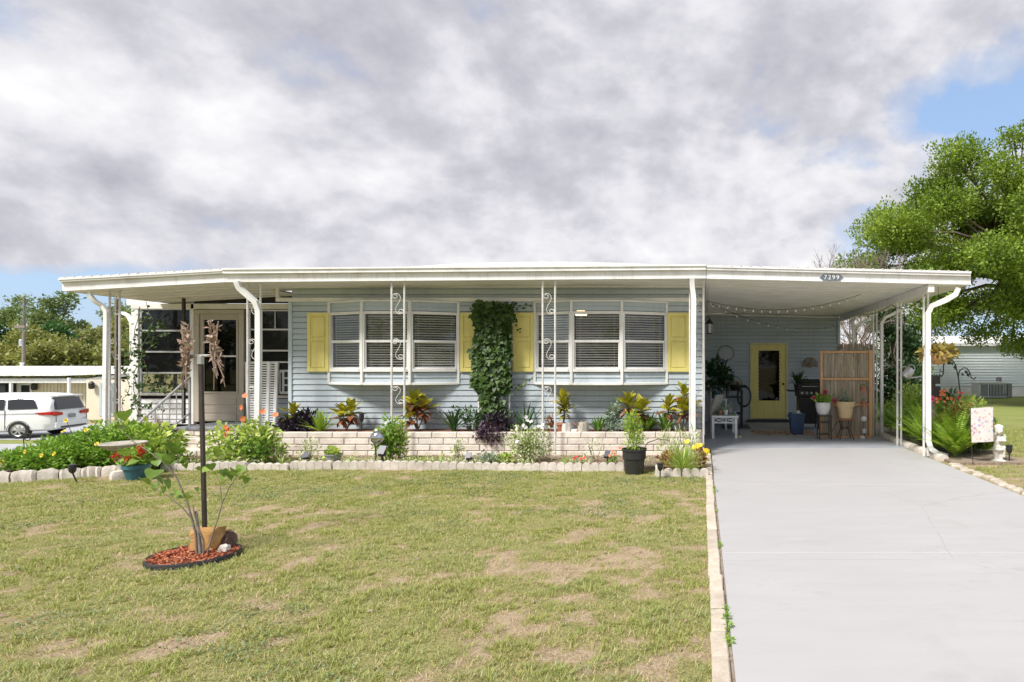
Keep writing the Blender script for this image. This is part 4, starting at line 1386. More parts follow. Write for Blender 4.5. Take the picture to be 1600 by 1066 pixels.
COL.objects.link(fo)
nm_ = bpy.data.meshes.new_from_object(fo.evaluated_get(bpy.context.evaluated_depsgraph_get()))
bpy.data.objects.remove(fo)
num = place('numerals', nm_, hn, ((xa + xb) / 2, YE - 0.018, zc), (PI / 2, 0, 0))

# ------------------------------------------------------------------ plant helpers
def nrmz(v):
    return v / np.maximum(np.linalg.norm(v, axis=-1, keepdims=True), 1e-9)


def kites(P, D, L, Wd, N=None, fold=0.12, wid=0.45):
    """Folded leaf per row: base P, direction D, length L, width Wd. Returns V, F(tri)."""
    n = len(P)
    D = nrmz(D)
    if N is None:
        N = nrmz(rng.normal(size=(n, 3)) * 0.6 + np.array([0, 0, 1.0]))
    S = nrmz(np.cross(D, N))
    U = np.cross(S, D)
    L = np.broadcast_to(np.asarray(L, float).reshape(-1, 1), (n, 1))
    Wd = np.broadcast_to(np.asarray(Wd, float).reshape(-1, 1), (n, 1))
    Vv = np.empty((n, 4, 3))
    Vv[:, 0] = P
    Vv[:, 1] = P + D * L * wid + S * Wd / 2 + U * Wd * fold
    Vv[:, 2] = P + D * L
    Vv[:, 3] = P + D * L * wid - S * Wd / 2 + U * Wd * fold
    k = np.arange(n)[:, None] * 4
    Ff = np.concatenate([k + np.array([[0, 1, 2]]), k + np.array([[0, 2, 3]])], 0)
    return Vv.reshape(-1, 3), Ff


def merge(parts):
    V_, F_, o = [], [], 0
    for v, f in parts:
        V_.append(v)
        F_.append(f + o)
        o += len(v)
    return np.concatenate(V_), np.concatenate(F_)


def blob(c, r, n, L, Wd, shell=0.45, up=0.35, out=0.8, rand=0.7, lump=0.28, flat_bottom=-1.0, seed=None):
    g = np.random.default_rng(seed if seed is not None else int(rng.integers(1 << 30)))
    d = nrmz(g.normal(size=(n, 3)))
    d = d[d[:, 2] > flat_bottom]
    n = len(d)
    ph = g.random(6) * 6.28
    lumps = 1 + lump * (np.sin(d[:, 0] * 4.1 + ph[0]) * np.sin(d[:, 1] * 4.7 + ph[1]) + np.sin(d[:, 2] * 5.3 + ph[2]) * np.sin(d[:, 0] * 6.1 + ph[3])) / 1.4
    rr = (g.random(n) ** shell) * lumps
    P = np.array(c) + d * rr[:, None] * np.array(r)
    D = nrmz(d * out + g.normal(size=(n, 3)) * rand + np.array([0, 0, up]))
    N = nrmz(g.normal(size=(n, 3)) * 0.5 + np.array([0, 0, 1.0]) + d * 0.3)
    s = 0.7 + 0.6 * g.random(n)
    return kites(P, D, L * s, Wd * s, N)


def straps(base, specs, nseg=5, vfold=0.15):
    """specs: (azimuth, start tilt from vertical, length, width, extra bend). Returns V, F(tri)."""
    V_, F_ = [], []
    bx, by, bz = base
    for az, tilt, L, w, bend in specs:
        o = len(V_)
        x = y = z = 0.0
        dx, dy = math.cos(az), math.sin(az)
        sx, sy = -dy, dx
        r0 = rnd.uniform(0, 0.03)
        x, y = dx * r0, dy * r0
        for k in range(nseg + 1):
            t = k / nseg
            ww = w * (0.55 + 0.9 * t if t < 0.4 else 0.91 * (1 - ((t - 0.4) / 0.6) ** 1.7) + 0.02) / 2
            V_ += [(bx + x + sx * ww, by + y + sy * ww, bz + z + ww * vfold), (bx + x, by + y, bz + z - ww * vfold), (bx + x - sx * ww, by + y - sy * ww, bz + z + ww * vfold)]
            a = tilt + bend * t
            st = L / nseg
            x += dx * math.sin(a) * st
            y += dy * math.sin(a) * st
            z += math.cos(a) * st
        for k in range(nseg):
            a = o + k * 3
            for q in (0, 1):
                F_ += [(a + q, a + q + 1, a + q + 4), (a + q, a + q + 4, a + q + 3)]
    return np.array(V_, float), np.array(F_, int)


def strap_rosette(base, n, L, w, tilt=(0.1, 0.9), bend=(0.3, 1.0), lv=0.25):
    return straps(base, [(2 * PI * (k * 0.381966) + rnd.uniform(-.3, .3), rnd.uniform(*tilt), L * rnd.uniform(1 - lv, 1 + lv), w * rnd.uniform(.8, 1.15), rnd.uniform(*bend)) for k in range(n)])


def fern(base, n, L, pl=0.06, tilt=(0.15, 0.8), bend=(0.5, 1.3), npin=22):
    Ps, Ds, Ls, Ns = [], [], [], []
    parts_ = []
    for k in range(n):
        az = 2 * PI * k * 0.381966 + rnd.uniform(-.4, .4)
        a0, b_ = rnd.uniform(*tilt), rnd.uniform(*bend)
        LL = L * rnd.uniform(0.7, 1.15)
        dx, dy = math.cos(az), math.sin(az)
        x = y = z = 0.0
        for i in range(npin):
            t = i / npin
            a = a0 + b_ * t
            st = LL / npin
            x += dx * math.sin(a) * st
            y += dy * math.sin(a) * st
            z += math.cos(a) * st
            if t < 0.12:
                continue
            fw = np.array([dx * math.sin(a), dy * math.sin(a), math.cos(a)])
            upv = np.array([-dx * math.cos(a), -dy * math.cos(a), math.sin(a)])
            side = np.array([-dy, dx, 0.0])
            for s in (-1, 1):
                Ps.append((base[0] + x, base[1] + y, base[2] + z))
                Ds.append(side * s + fw * 0.35 - np.array([0, 0, 0.15]))
                Ls.append(pl * math.sin(PI * (0.18 + 0.8 * t)) * rnd.uniform(.8, 1.2) + 0.008)
                Ns.append(upv)
        parts_.append(straps(base, [(az, a0, LL, 0.006, b_)], nseg=6))
    Ls = np.array(Ls)
    v = kites(np.array(Ps), np.array(Ds), Ls, Ls * 0.34, np.array(Ns), 0.05, 0.35)
    return merge([v] + parts_)


def flowers(pts, r, petals=6, face=(0, -1, 0.5), spread=0.5):
    Ps, Ds, Ns = [], [], []
    for p in pts:
        f = Vector(face) + Vector((rnd.uniform(-1, 1), rnd.uniform(-1, 1), rnd.uniform(-1, 1))) * spread
        f.normalize()
        s = f.orthogonal().normalized()
        u = f.cross(s)
        a0 = rnd.uniform(0, 6)
        for k in range(petals):
            a = a0 + 2 * PI * k / petals
            Ps.append(p)
            Ds.append(s * math.cos(a) + u * math.sin(a) + f * 0.25)
            Ns.append(f)
    L = r * np.random.default_rng(5).uniform(.8, 1.15, len(Ps))
    return kites(np.array([tuple(p) for p in Ps]), np.array([tuple(d) for d in Ds]), L, L * 0.75, np.array([tuple(q) for q in Ns]), 0.02, 0.6)


def discs(pts, r):
    mb = MB()
    for p in pts:
        mb.lathe([(0.0, -r), (r, -r * .4), (r * .8, r * .5), (0.0, r * .8)], p, 6)
    return mb


def stems(base, tips, r=0.004, n=4, sag=0.0):
    mb = MB()
    for t in tips:
        b = Vector(base) + Vector((rnd.uniform(-.02, .02), rnd.uniform(-.02, .02), 0))
        t = Vector(t)
        m_ = b.lerp(t, 0.5) + Vector((rnd.uniform(-.04, .04), rnd.uniform(-.04, .04), 0)) * (t - b).length
        mb.tube([b, m_, t], [r, r * .8, r * .4], n)
    return mb


def fpart(name, vf, m, parent, kind='stuff'):
    me = np_mesh(name, vf[0], vf[1], m)
    o = place(name, me, parent)
    if kind:
        o['kind'] = kind
    return o


# ------------------------------------------------------------------ grass
def blades(X, Y, h, w, lean, name, m, zoff=None, az=None):
    n = len(X)
    Z = terrain(X, Y) + (0 if zoff is None else zoff)
    az = rng.random(n) * 6.283 if az is None else az
    D = np.stack([np.cos(az), np.sin(az), np.zeros(n)], 1)
    S = np.stack([-np.sin(az + rng.normal(size=n) * .8), np.cos(az), np.zeros(n)], 1)
    P = np.stack([X, Y, Z - 0.004], 1)
    h, w, lean = h[:, None], w[:, None], lean[:, None]
    Vv = np.empty((n, 5, 3))
    up = np.array([0, 0, 1.0])
    Vv[:, 0] = P - S * w
    Vv[:, 1] = P + S * w
    mid = P + up * h * 0.6 * np.cos(lean * 0.6) + D * h * 0.6 * np.sin(lean * 0.6)
    Vv[:, 2] = mid + S * w * 0.75
    Vv[:, 3] = mid - S * w * 0.75
    Vv[:, 4] = mid + up * h * 0.45 * np.cos(lean * 1.3) + D * h * 0.45 * np.sin(lean * 1.3)
    k = np.arange(n)[:, None] * 5
    Ff = np.concatenate([k + np.array([[0, 1, 2]]), k + np.array([[0, 2, 3]]), k + np.array([[3, 2, 4]])], 0)
    me = np_mesh(name, Vv.reshape(-1, 3), Ff, m)
    o = place(name, me)
    o['kind'] = 'stuff'
    return o


G['grass'] = leaf_mat('lawn_grass', [(0.18, 0.24, 0.052), (0.31, 0.355, 0.088), (0.43, 0.44, 0.135), (0.25, 0.32, 0.125), (0.53, 0.50, 0.22)], trans=0.3, rough=0.6, patch=1.3, gain=1.0)
G['straw'] = leaf_mat('dry_grass', [(0.46, 0.365, 0.175), (0.56, 0.46, 0.26), (0.37, 0.31, 0.115), (0.62, 0.53, 0.35)], trans=0.15, rough=0.8)
G['weed'] = leaf_mat('blue_green_weed', [(0.16, 0.22, 0.10), (0.21, 0.265, 0.125), (0.27, 0.31, 0.16)], trans=0.2, rough=0.6, gain=1.0)


def lawn_points(n, x0, x1, y0, y1, cond):
    X, Y = rng.uniform(x0, x1, n), rng.uniform(y0, y1, n)
    k = cond(X, Y)
    return X[k], Y[k]


def in_view(X, Y):
    return (X > -1.20 * Y - 2.6) & (X < 0.05 + 0.015 * np.sin(Y * 9)) & (Y < 8.75 - 0.10 * (X > -3) - 0.14 * np.clip((-X - 7.4) / 0.6, 0, 1) * (1 + 0.65 * np.clip(-X - 8.2, 0, 3))) & (((X + 3.965) ** 2 + (Y - 4.75) ** 2) > 0.31 ** 2) & ~((X > -0.68) & (Y > 8.15))


# green grass grows in tufts: blades fan out from common feet
X, Y = lawn_points(78000, -13.2, 0.08, 2.3, 8.8, in_view)
g = grass_amount(X, Y)
cl = fbm(X, Y, 9.0, 3)
keep = rng.random(len(X)) < (0.10 + 0.90 * g) * sstep(0.26, 0.56, cl)
Xt, Yt, ct = X[keep], Y[keep], cl[keep]
NB = 10
n1 = len(Xt) * NB
az_t = rng.random(n1) * 6.283
rt = 0.016 * np.sqrt(rng.random(n1))
size_t = np.repeat((0.6 + 0.8 * rng.random(len(Xt))) * (0.55 + 0.7 * ct), NB)
X1, Y1 = np.repeat(Xt, NB) + rt * np.cos(az_t), np.repeat(Yt, NB) + rt * np.sin(az_t)
ok = in_view(X1, Y1)
blades(X1[ok], Y1[ok], ((0.020 + 0.030 * rng.random(n1)) * size_t)[ok], 0.0012 + 0.0012 * rng.random(ok.sum()), (0.25 + 45 * rt + 0.5 * rng.random(n1))[ok], 'grass', G['grass'], None, az_t[ok])
X, Y = lawn_points(315000, -13.2, 0.08, 2.3, 8.8, in_view)
keep = rng.random(len(X)) < 0.55 * grass_amount(X, Y)
X1, Y1 = X[keep], Y[keep]
n1 = len(X1)
blades(X1, Y1, 0.012 + 0.022 * rng.random(n1), 0.0013 + 0.0012 * rng.random(n1), 0.5 + 0.9 * rng.random(n1), 'short_grass', G['grass'])
X, Y = lawn_points(435000, -13.2, 0.06, 2.3, 8.8, in_view)
g = grass_amount(X, Y)
keep = rng.random(len(X)) < 0.28 + 0.04 * sstep(0.1, 0.5, g)
X2, Y2 = X[keep], Y[keep]
n2 = len(X2)
blades(X2, Y2, 0.020 + 0.035 * rng.random(n2), 0.0009 + 0.0009 * rng.random(n2), 0.9 + 0.75 * rng.random(n2), 'dry_grass', G['straw'], 0.004)
# low bluish weeds in drifts
X, Y = lawn_points(315000, -13.2, 0.06, 2.3, 8.8, in_view)
wd = fbm(X + 60, Y + 31, 1.1, 3)
keep = (rng.random(len(X)) < sstep(0.56, 0.68, wd) * 0.5 * sstep(0.35, 0.6, fbm(X, Y + 5, 7, 3)))
P = np.stack([X[keep], Y[keep], np.full(keep.sum(), 0.006) + 0.02 * rng.random(keep.sum())], 1)
n3 = len(P)
az = rng.random(n3) * 6.28
Dv = np.stack([np.cos(az), np.sin(az), 0.25 + 0.5 * rng.random(n3)], 1)
fpart('lawn_weeds', kites(P, Dv, 0.012 + 0.016 * rng.random(n3), 0.008 + 0.006 * rng.random(n3)), G['weed'], None)
# right-hand lawn and the low strip of grass by the road
def right_side(X, Y):
    return (X > 3.95 + 0.05 * np.sin(Y * 5)) & (X < 0.62 * Y + 1.0) & ~((X < 4.95) & (Y > 9.2) & (Y < 15.8))


X, Y = lawn_points(150000, 3.9, 10.0, 6.6, 14.5, right_side)
g = grass_amount(X, Y)
keep = rng.random(len(X)) < (0.06 + 0.9 * g) * sstep(0.32, 0.6, fbm(X, Y, 7, 3))
X1, Y1 = X[keep], Y[keep]
n1 = len(X1)
blades(X1, Y1, 0.025 + 0.04 * rng.random(n1), 0.002 + 0.0015 * rng.random(n1), 0.4 + 0.9 * rng.random(n1), 'grass', G['grass'])
# a few weeds sprouting in the joint beside the driveway
wv = []
for (yy, s) in ((3.28, 1.0), (3.42, 1.2), (3.55, .9), (3.7, .6), (5.0, 0.8), (7.15, 1.0), (7.3, .8), (6.2, .4)):
    wv.append(blob((0.148, yy, 0.02), (0.02 * s, 0.05 * s, 0.03 * s), int(40 * s), 0.025, 0.014))
fpart('joint_weeds', merge(wv), G['mari'], None)

# ------------------------------------------------------------------ crotons: every leaf its own piece
def leaf_mesh(name, L, w, m, droop=0.25, n=4, heart=False):
    mb = MB()
    if heart:
        prof = [(0.0, 0.0), (-0.10, 0.30), (0.04, 0.47), (0.30, 0.50), (0.62, 0.33), (0.86, 0.12), (1.0, 0.0)]
        for t, q in prof:
            for s in (1, 0, -1):
                mb.v.append((t * L if s else max(t, 0.0) * L, s * q * w, (abs(s) * q * 0.28 - droop * max(t, 0) ** 2) * L * 0.6))
        for k in range(len(prof) - 1):
            a = k * 3
            mb.f += [(a, a + 1, a + 4, a + 3), (a + 1, a + 2, a + 5, a + 4)]
    else:
        for k in range(n + 1):
            t = k / n
            q = 0.5 * math.sin(PI * min(1, t * 0.93 + 0.04)) ** 0.8
            for s in (1, 0, -1):
                mb.v.append((t * L, s * q * w, (abs(s) * q * w / L * 0.35 - droop * t * t) * L))
        for k in range(n):
            a = k * 3
            mb.f += [(a, a + 1, a + 4, a + 3), (a + 1, a + 2, a + 5, a + 4)]
    me = bpy.data.meshes.new(name)
    me.from_pydata(mb.v, [], mb.f)
    me.polygons.foreach_set('use_smooth', [True] * len(me.polygons))
    me.materials.append(m)
    return me


CL = {k: leaf_mesh('leaf', 0.21, 0.10, G['cro_' + k], d_) for k, d_ in (('y', 0.12), ('g', 0.3), ('r', 0.45))}


def croton(loc, h, heads, label, mix='yyggr', size=1.0):
    """heads: list of (dx, dy, dz, n leaves)."""
    t = thing('croton_plant', label, 'croton', loc, 'crotons in the planter')
    b = Vector(loc)
    for (dx, dy, dz, n) in heads:
        c = b + Vector((dx, dy, h + dz))
        part('stem', MB().tube([b, b.lerp(c, 0.5) + Vector((0.02, 0, 0)), c + Vector((0, 0, 0.04))], [0.014, 0.011, 0.006], 6), M['greybark'], t, smooth=True)
        n = int(n * 1.3)
        for k in range(n):
            u = k / n                                     # 0 top .. 1 lowest
            az = k * 2.39996 + rnd.uniform(-.3, .3)
            el = rad(72 - 105 * u + rnd.uniform(-12, 12))
            mk = mix[min(len(mix) - 1, int(u * len(mix) + rnd.uniform(-.5, .5)))] if u > 0 else mix[0]
            s = size * rnd.uniform(0.8, 1.15) * (0.75 + 0.45 * math.sin(PI * min(1, u + .2)))
            R_ = Matrix.Rotation(az, 4, 'Z') @ Matrix.Rotation(-el, 4, 'Y') @ Matrix.Rotation(rnd.uniform(-.5, .5), 4, 'X')
            place('leaf', CL[mk], t, M=Matrix.Translation(c + Vector((0, 0, 0.07 - 0.17 * u))) @ R_ @ Matrix.Scale(s, 4))
    return t


ZP = 10.28
S_ = ZP / FOC
PT = 0.40
croton((WX(458, ZP), ZP, PT), 0.12, [(0, 0, 0.12, 18)], 'small yellow-green croton above the dark purple plant at the left end', 'yyggg')
croton((WX(541, ZP), ZP, PT), 0.20, [(-0.06, 0, 0.05, 16), (0.10, -.03, 0.10, 12)], 'red and yellow croton between the lime spiky plant and the black solar light', 'yygrr')
croton((WX(652, ZP), ZP, PT), 0.20, [(-0.05, 0, 0.24, 20), (0.11, 0.03, 0.16, 16), (-0.10, -.05, 0.02, 14)], 'large red and green croton right of the scroll post at the left bay', 'gyrrr', 1.05)
croton((WX(880, ZP), ZP, 0.52), 0.10, [(0.0, 0, 0.27, 18), (0.02, 0, 0.12, 14)], 'upright yellow croton in a small terracotta pot right of the second scroll post', 'yyygg', 0.85)
croton((WX(990, ZP), ZP, PT), 0.30, [(-0.10, 0, 0.12, 18), (0.13, -.03, 0.04, 18)], 'yellow and red croton behind the bright green potted plant', 'yyyrr')
croton((WX(1066, ZP), ZP, PT), 0.34, [(-0.24, 0, 0.02, 15), (0.02, -.05, 0.0, 18), (0.03, 0.05, 0.24, 14), (0.14, 0.0, 0.02, 12)], 'tall yellow croton on a bare stem by the right-hand downspout', 'yyyrr')
pc_ = thing('terracotta_pot', 'small terracotta pot under the upright yellow croton', 'pot', (WX(877, ZP), ZP, PT))
part('pot', MB().lathe([(0.055, PT), (0.08, PT + 0.11), (0.09, PT + 0.11), (0.09, PT + 0.14), (0.078, PT + 0.14), (0.07, PT + 0.12), (0.0, PT + 0.12)], (WX(877, ZP), ZP, 0), 14), M['terracotta'], pc_, smooth=True)


# ------------------------------------------------------------------ other planter plants
def plant(name, label, cat, loc, foliage_list, group=None, extra=()):
    t = thing(name, label, cat, loc, group)
    for nm, vf, m_ in foliage_list:
        fpart(nm, vf, m_, t)
    for nm, mb, m_ in extra:
        part(nm, mb, m_, t, smooth=True)
    return t


b0 = (WX(461, 10.15), 10.15, PT)
plant('purple_plant', 'dark purple trailing plant at the left end of the brick planter', 'plant', b0,
      [('foliage', merge([blob((b0[0] - .06, b0[1], PT + .08), (0.26, 0.18, 0.15), 520, 0.10, 0.025, up=0.5), blob((b0[0] + .12, b0[1] + .1, PT + .17), (0.14, 0.12, 0.16), 260, 0.11, 0.03, up=.6)]), G['purpledark'])])
b0 = (WX(501, 10.2), 10.2, PT)
plant('spiky_plant', 'lime green spiky plant between the purple plant and a red croton', 'plant', b0, [('leaves', strap_rosette(b0, 34, 0.34, 0.05, (0.1, 1.05), (0.1, 0.5)), G['limespike'])])
b0 = (WX(709, 10.2), 10.2, PT)
plant('strap_leaf_plant', 'dark green strap-leaved plant left of the climbing vine', 'plant', b0, [('leaves', strap_rosette(b0, 17, 0.46, 0.06, (0.05, 0.8), (0.15, 1.3)), G['darkstrap'])])
b0 = (WX(738, 10.25), 10.25, PT)
plant('leafy_shrub', 'small dark leafy shrub at the left foot of the climbing vine', 'shrub', b0, [('foliage', merge([blob((b0[0], b0[1], PT + .2), (0.2, 0.16, 0.22), 300, 0.07, 0.03), blob((b0[0] - .22, b0[1], PT + .36), (0.16, 0.06, 0.06), 40, 0.06, 0.03)]), G['darkstrap'])],
      extra=[('stem', stems(b0, [(b0[0] - .3, b0[1], PT + .38), (b0[0] + .1, b0[1], PT + .34), (b0[0] - .06, b0[1] - .1, PT + .4)]), M['stem'])])
b0 = (WX(770, 10.0), 10.0, PT)
plant('purple_plant', 'purple plant spilling over the bricks under the climbing vine', 'plant', b0,
      [('foliage', merge([blob((b0[0], b0[1] - .08, PT + .0), (0.24, 0.10, 0.17), 520, 0.075, 0.025, up=-.2), blob((b0[0] - .1, b0[1] - .1, PT + .02), (0.14, 0.08, 0.14), 200, 0.07, 0.024, up=-.3)]), G['purple']),
       ('leaves', blob((b0[0] + .02, b0[1] + .1, PT + .16), (0.26, 0.15, 0.16), 420, 0.09, 0.028, up=.4), G['purpledark'])])
b0 = (WX(822, 10.25), 10.25, PT)
plant('strap_leaf_plant', 'tall dark strap-leaved plant between the vine and the second scroll post', 'plant', b0,
      [('leaves', strap_rosette(b0, 24, 0.50, 0.035, (0.1, 0.9), (0.1, 0.9)), G['darkstrap'])])
b0 = (WX(935, 10.2), 10.2, PT)
plant('spiky_plant', 'low green spiky plant between the stones and the grey-green succulent', 'plant', b0, [('leaves', strap_rosette(b0, 26, 0.26, 0.05, (0.05, 1.0), (0.05, 0.3)), G['sago'])])
b0 = (WX(957, 10.3), 10.3, PT)
plant('succulent', 'grey-green succulent beside the yellow and red croton', 'succulent', b0, [('foliage', merge([blob((b0[0], b0[1], PT + .16), (0.13, 0.12, 0.2), 300, 0.07, 0.04), blob((b0[0] + .03, b0[1], PT + .36), (0.09, 0.08, 0.12), 140, 0.07, 0.04), blob((b0[0], b0[1] - .1, PT + .05), (0.2, 0.1, 0.07), 160, 0.06, 0.03)]), G['greyleaf'])])
for px_, lab, n_, L_ in ((1012, 'broad green cycad-like plant behind the black pot', 26, 0.34), (1040, 'broad green cycad-like plant left of the tall croton stem', 26, 0.36)):
    b0 = (WX(px_, 10.3), 10.3, PT)
    plant('fan_leaf_plant', lab, 'plant', b0, [('leaves', strap_rosette(b0, n_, L_, 0.07, (0.1, 1.15), (0.1, 0.6)), G['sago'])])
b0 = (WX(905, 10.15), 10.15, PT)
plant('bromeliad', 'brown-red bromeliad among stones right of the terracotta pot', 'bromeliad', b0, [('leaves', strap_rosette((b0[0], b0[1], PT + .06), 14, 0.20, 0.05, (0.5, 1.2), (0.2, 0.8)), M['dried'])])
for i, (px_, r_, lab) in enumerate(((886, 0.085, 'white rounded stone left of the bromeliad'), (912, 0.10, 'brown-white rough stone right of the bromeliad'), (897, 0.07, 'flat cream stone lying in front of the bromeliad'))):
    zc_ = 10.05
    me = flat_stone(40 + i, r_, r_ * (1.5 if i < 2 else .5), 'whitestone' if i != 1 else 'concrete')
    tag(place('stone', me, None, (WX(px_, zc_), zc_, PT + 0.02)), lab, 'stone', 'stones in the planter')
b0 = (WX(859, 10.3), 10.3, PT)
plant('red_plant', 'small dark red plant between the poles of the second scroll post', 'plant', b0, [('foliage', blob((b0[0], b0[1], PT + .14), (0.06, 0.06, 0.12), 80, 0.06, 0.03), G['coleus'])])

# climbing vine on its trellis
vt = thing('climbing_vine', 'dense green climbing vine on a white trellis between the two bay windows', 'vine', (WX(772, 10.35), 10.35, PT))
tr = []
yv = 10.42
for px_ in (748, 760, 772, 784, 796):
    part('trellis_bar', MB().cbox(WX(px_, yv) - 0.012, yv - 0.01, PT, WX(px_, yv) + 0.012, yv + 0.01, 2.58, 0.003), M['white'], vt)
for zz_ in np.arange(0.7, 2.5, 0.3):
    part('trellis_bar', MB().cbox(WX(744, yv), yv + 0.011, zz_, WX(801, yv), yv + 0.025, zz_ + 0.025, 0.003), M['white'], vt)
g = np.random.default_rng(8)
n = 3600
zz_ = g.uniform(0.45, 2.60, n)
hw = 0.285 + 0.045 * np.sin(zz_ * 5.1) + 0.03 * np.sin(zz_ * 11 + 1) + 0.05 * (zz_ > 1.9) - 0.05 * (zz_ < 0.9)
xx_ = WX(771, yv) + g.uniform(-1, 1, n) * hw + 0.02 * np.sin(zz_ * 3)
dens = fbm(xx_ * 1 + 9, zz_ + 4, 5.0, 3)
gap = (np.abs(xx_ - WX(779, yv)) < 0.035) & (zz_ < 1.75) & (g.random(n) < 0.75)
kp = (~gap) & (g.random(n) < sstep(0.22, 0.5, dens + 0.22 * (zz_ > 1.6)))
yy_ = yv - 0.02 - 0.13 * g.random(n) * np.sqrt(np.clip(1 - ((xx_ - WX(771, yv)) / (hw + .02)) ** 2, 0.05, 1))
P = np.stack([xx_, yy_, zz_], 1)[kp]
n = len(P)
Dv = np.stack([g.normal(size=n) * .55, -0.25 - 0.3 * g.random(n), -0.8 + 0.5 * g.normal(size=n)], 1)
Nn = np.stack([g.normal(size=n) * .35, -np.ones(n), 0.5 + 0.3 * g.normal(size=n)], 1)
s = 0.5 + 0.95 * g.random(n)
fpart('leaves', kites(P, Dv, 0.085 * s, 0.075 * s, Nn, 0.1, 0.38), G['vine'], vt)
tw = []
for (pa, pb) in (((803, 610), (833, 588)), ((798, 482), (830, 476)), ((806, 500), (812, 520)), ((744, 488), (736, 484)), ((806, 608), (818, 600))):
    a, b_ = W(*pa, yv - .05), W(*pb, yv - .02)
    k_ = 9
    Pp = np.array([tuple(a.lerp(b_, (i + .5) / k_) + Vector((0, 0, rnd.uniform(-.02, .02)))) for i in range(k_)])
    tw.append(kites(Pp, rng.normal(size=(k_, 3)) + np.array([0, -.5, -.4]), 0.06, 0.045, np.tile([0, -1, .4], (k_, 1))))
fpart('tendril_leaves', merge(tw), G['vine'], vt)
part('tendril', MB().tube([W(800, 612, yv), W(815, 602, yv), W(834, 588, yv)], 0.004, 5).tube([W(795, 484, yv), W(812, 479, yv), W(831, 476, yv)], 0.004, 5), M['stem'], vt)

# creeper round the porch screen
cr = thing('porch_creeper', 'thin creeper climbing over the porch screen window', 'vine', (WX(215, 11.2), 11.2, 0.3))
tm, lv_ = MB(), []
g = np.random.default_rng(21)
paths = []
for (pa, pb, wob) in (((212, 660), (214, 480), 5), ((215, 650), (236, 470), 8), ((210, 640), (222, 500), 6), ((214, 560), (258, 520), 8), ((220, 600), (262, 610), 7), ((230, 520), (262, 505), 6), ((212, 630), (255, 640), 6), ((192, 580), (215, 540), 6), ((195, 650), (200, 520), 6)):
    Z0 = 11.3
    pts = []
    for i in range(12):
        t = i / 11
        pts.append(W(pa[0] + (pb[0] - pa[0]) * t + math.sin(i * 1.3 + pa[1]) * wob, pa[1] + (pb[1] - pa[1]) * t + math.cos(i * 1.7 + pa[0]) * wob * .6, Z0))
    tm.tube(pts, 0.005, 4)
    Pp = []
    for p, q in zip(pts[:-1], pts[1:]):
        for _ in range(3):
            Pp.append(tuple(p.lerp(q, rnd.random()) + Vector((rnd.uniform(-.05, .05), rnd.uniform(-.05, .03), rnd.uniform(-.05, .05)))))
    k_ = len(Pp)
    lv_.append(kites(np.array(Pp), g.normal(size=(k_, 3)) + np.array([0, -.4, -.3]), 0.075, 0.05, np.tile([0.1, -1, .4], (k_, 1)) + g.normal(size=(k_, 3)) * .3))
part('tendril', tm, M['stem'], cr)
fpart('leaves', merge(lv_), G['vine'], cr)

# ------------------------------------------------------------------ left flower bed
def stems_to(c, pts):
    mb = MB()
    for p in pts:
        a = Vector((c[0] + (p[0] - c[0]) * .8, p[1] + .12, min(c[2], p[2] - .1)))
        mb.tube([a, a.lerp(Vector(p), .6) + Vector((.01, 0, 0.02)), Vector(p) + Vector((0, .006, 0))], [.004, .0035, .003], 4)
    return mb


def bush(name, label, cat, c, blobs, m_, L, w, fl=None, group=None, base=None):
    t = thing(name, label, cat, base or (c[0], c[1], 0.04), group)
    vs = []
    for (dx, dy, dz, rx, ry, rz, n) in blobs:
        vs.append(blob((c[0] + dx, c[1] + dy, c[2] + dz), (rx, ry, rz), n, L, w))
    fpart('foliage', merge(vs), m_, t)
    tips = [(c[0] + dx + rnd.uniform(-.6, .6) * rx, c[1] + dy + rnd.uniform(-.6, .6) * ry, c[2] + dz + rz * .5) for (dx, dy, dz, rx, ry, rz, n) in blobs for _ in range(4)]
    part('stem', stems((c[0], c[1], 0.03), tips, 0.006), M['stem'], t)
    if fl:
        pts, r, pet, pm, cm = fl
        part('stem', stems_to(c, pts), M['stem'], t, kind='stuff')
        for p in pts:
            o = place('flower', np_mesh('flower', *flowers([(0, 0, 0)], r, pet), G[pm]), t, p)
            if cm:
                place('flower_centre', discs([(0, 0.0, 0.0)], r * 0.28).mesh('flower_centre', M[cm]), o, (0, -0.012, 0.008))
    return t


c = (WX(75, 8.3), 8.3, 0.20)
bush('yellow_daisy_bush', 'lower left bush with yellow daisy flowers behind the rough stone edging', 'bush', c,
     [(-0.28, -.06, 0.0, 0.34, 0.26, 0.19, 2600), (0.15, 0, 0.03, 0.42, 0.32, 0.23, 3600), (-0.05, .25, 0.08, 0.36, 0.25, 0.22, 2000)], G['mari'], 0.055, 0.024,
     ([W(66, 712, 7.95), W(85, 709, 7.95), W(40, 706, 8.0), W(4, 722, 8.0)], 0.034, 8, 'yellowp', 'terracotta'), 'yellow-flowered bushes')
c = (WX(150, 8.75), 8.75, 0.26)
bush('yellow_daisy_bush', 'taller bush with yellow daisy flowers between the van and the birdbath', 'bush', c,
     [(-0.30, -.05, 0.0, 0.38, 0.32, 0.26, 3000), (0.05, 0, 0.09, 0.44, 0.36, 0.29, 3800), (0.38, .1, 0.13, 0.34, 0.30, 0.26, 2600), (0.30, -.2, -0.06, 0.34, 0.25, 0.22, 2200)], G['mari'], 0.055, 0.024,
     ([W(151, 694, 8.35), W(100, 674, 8.4), W(103, 657, 8.5), W(135, 672, 8.45)], 0.034, 8, 'yellowp', 'terracotta'), 'yellow-flowered bushes')
c = (WX(228, 9.0), 9.0, 0.34)
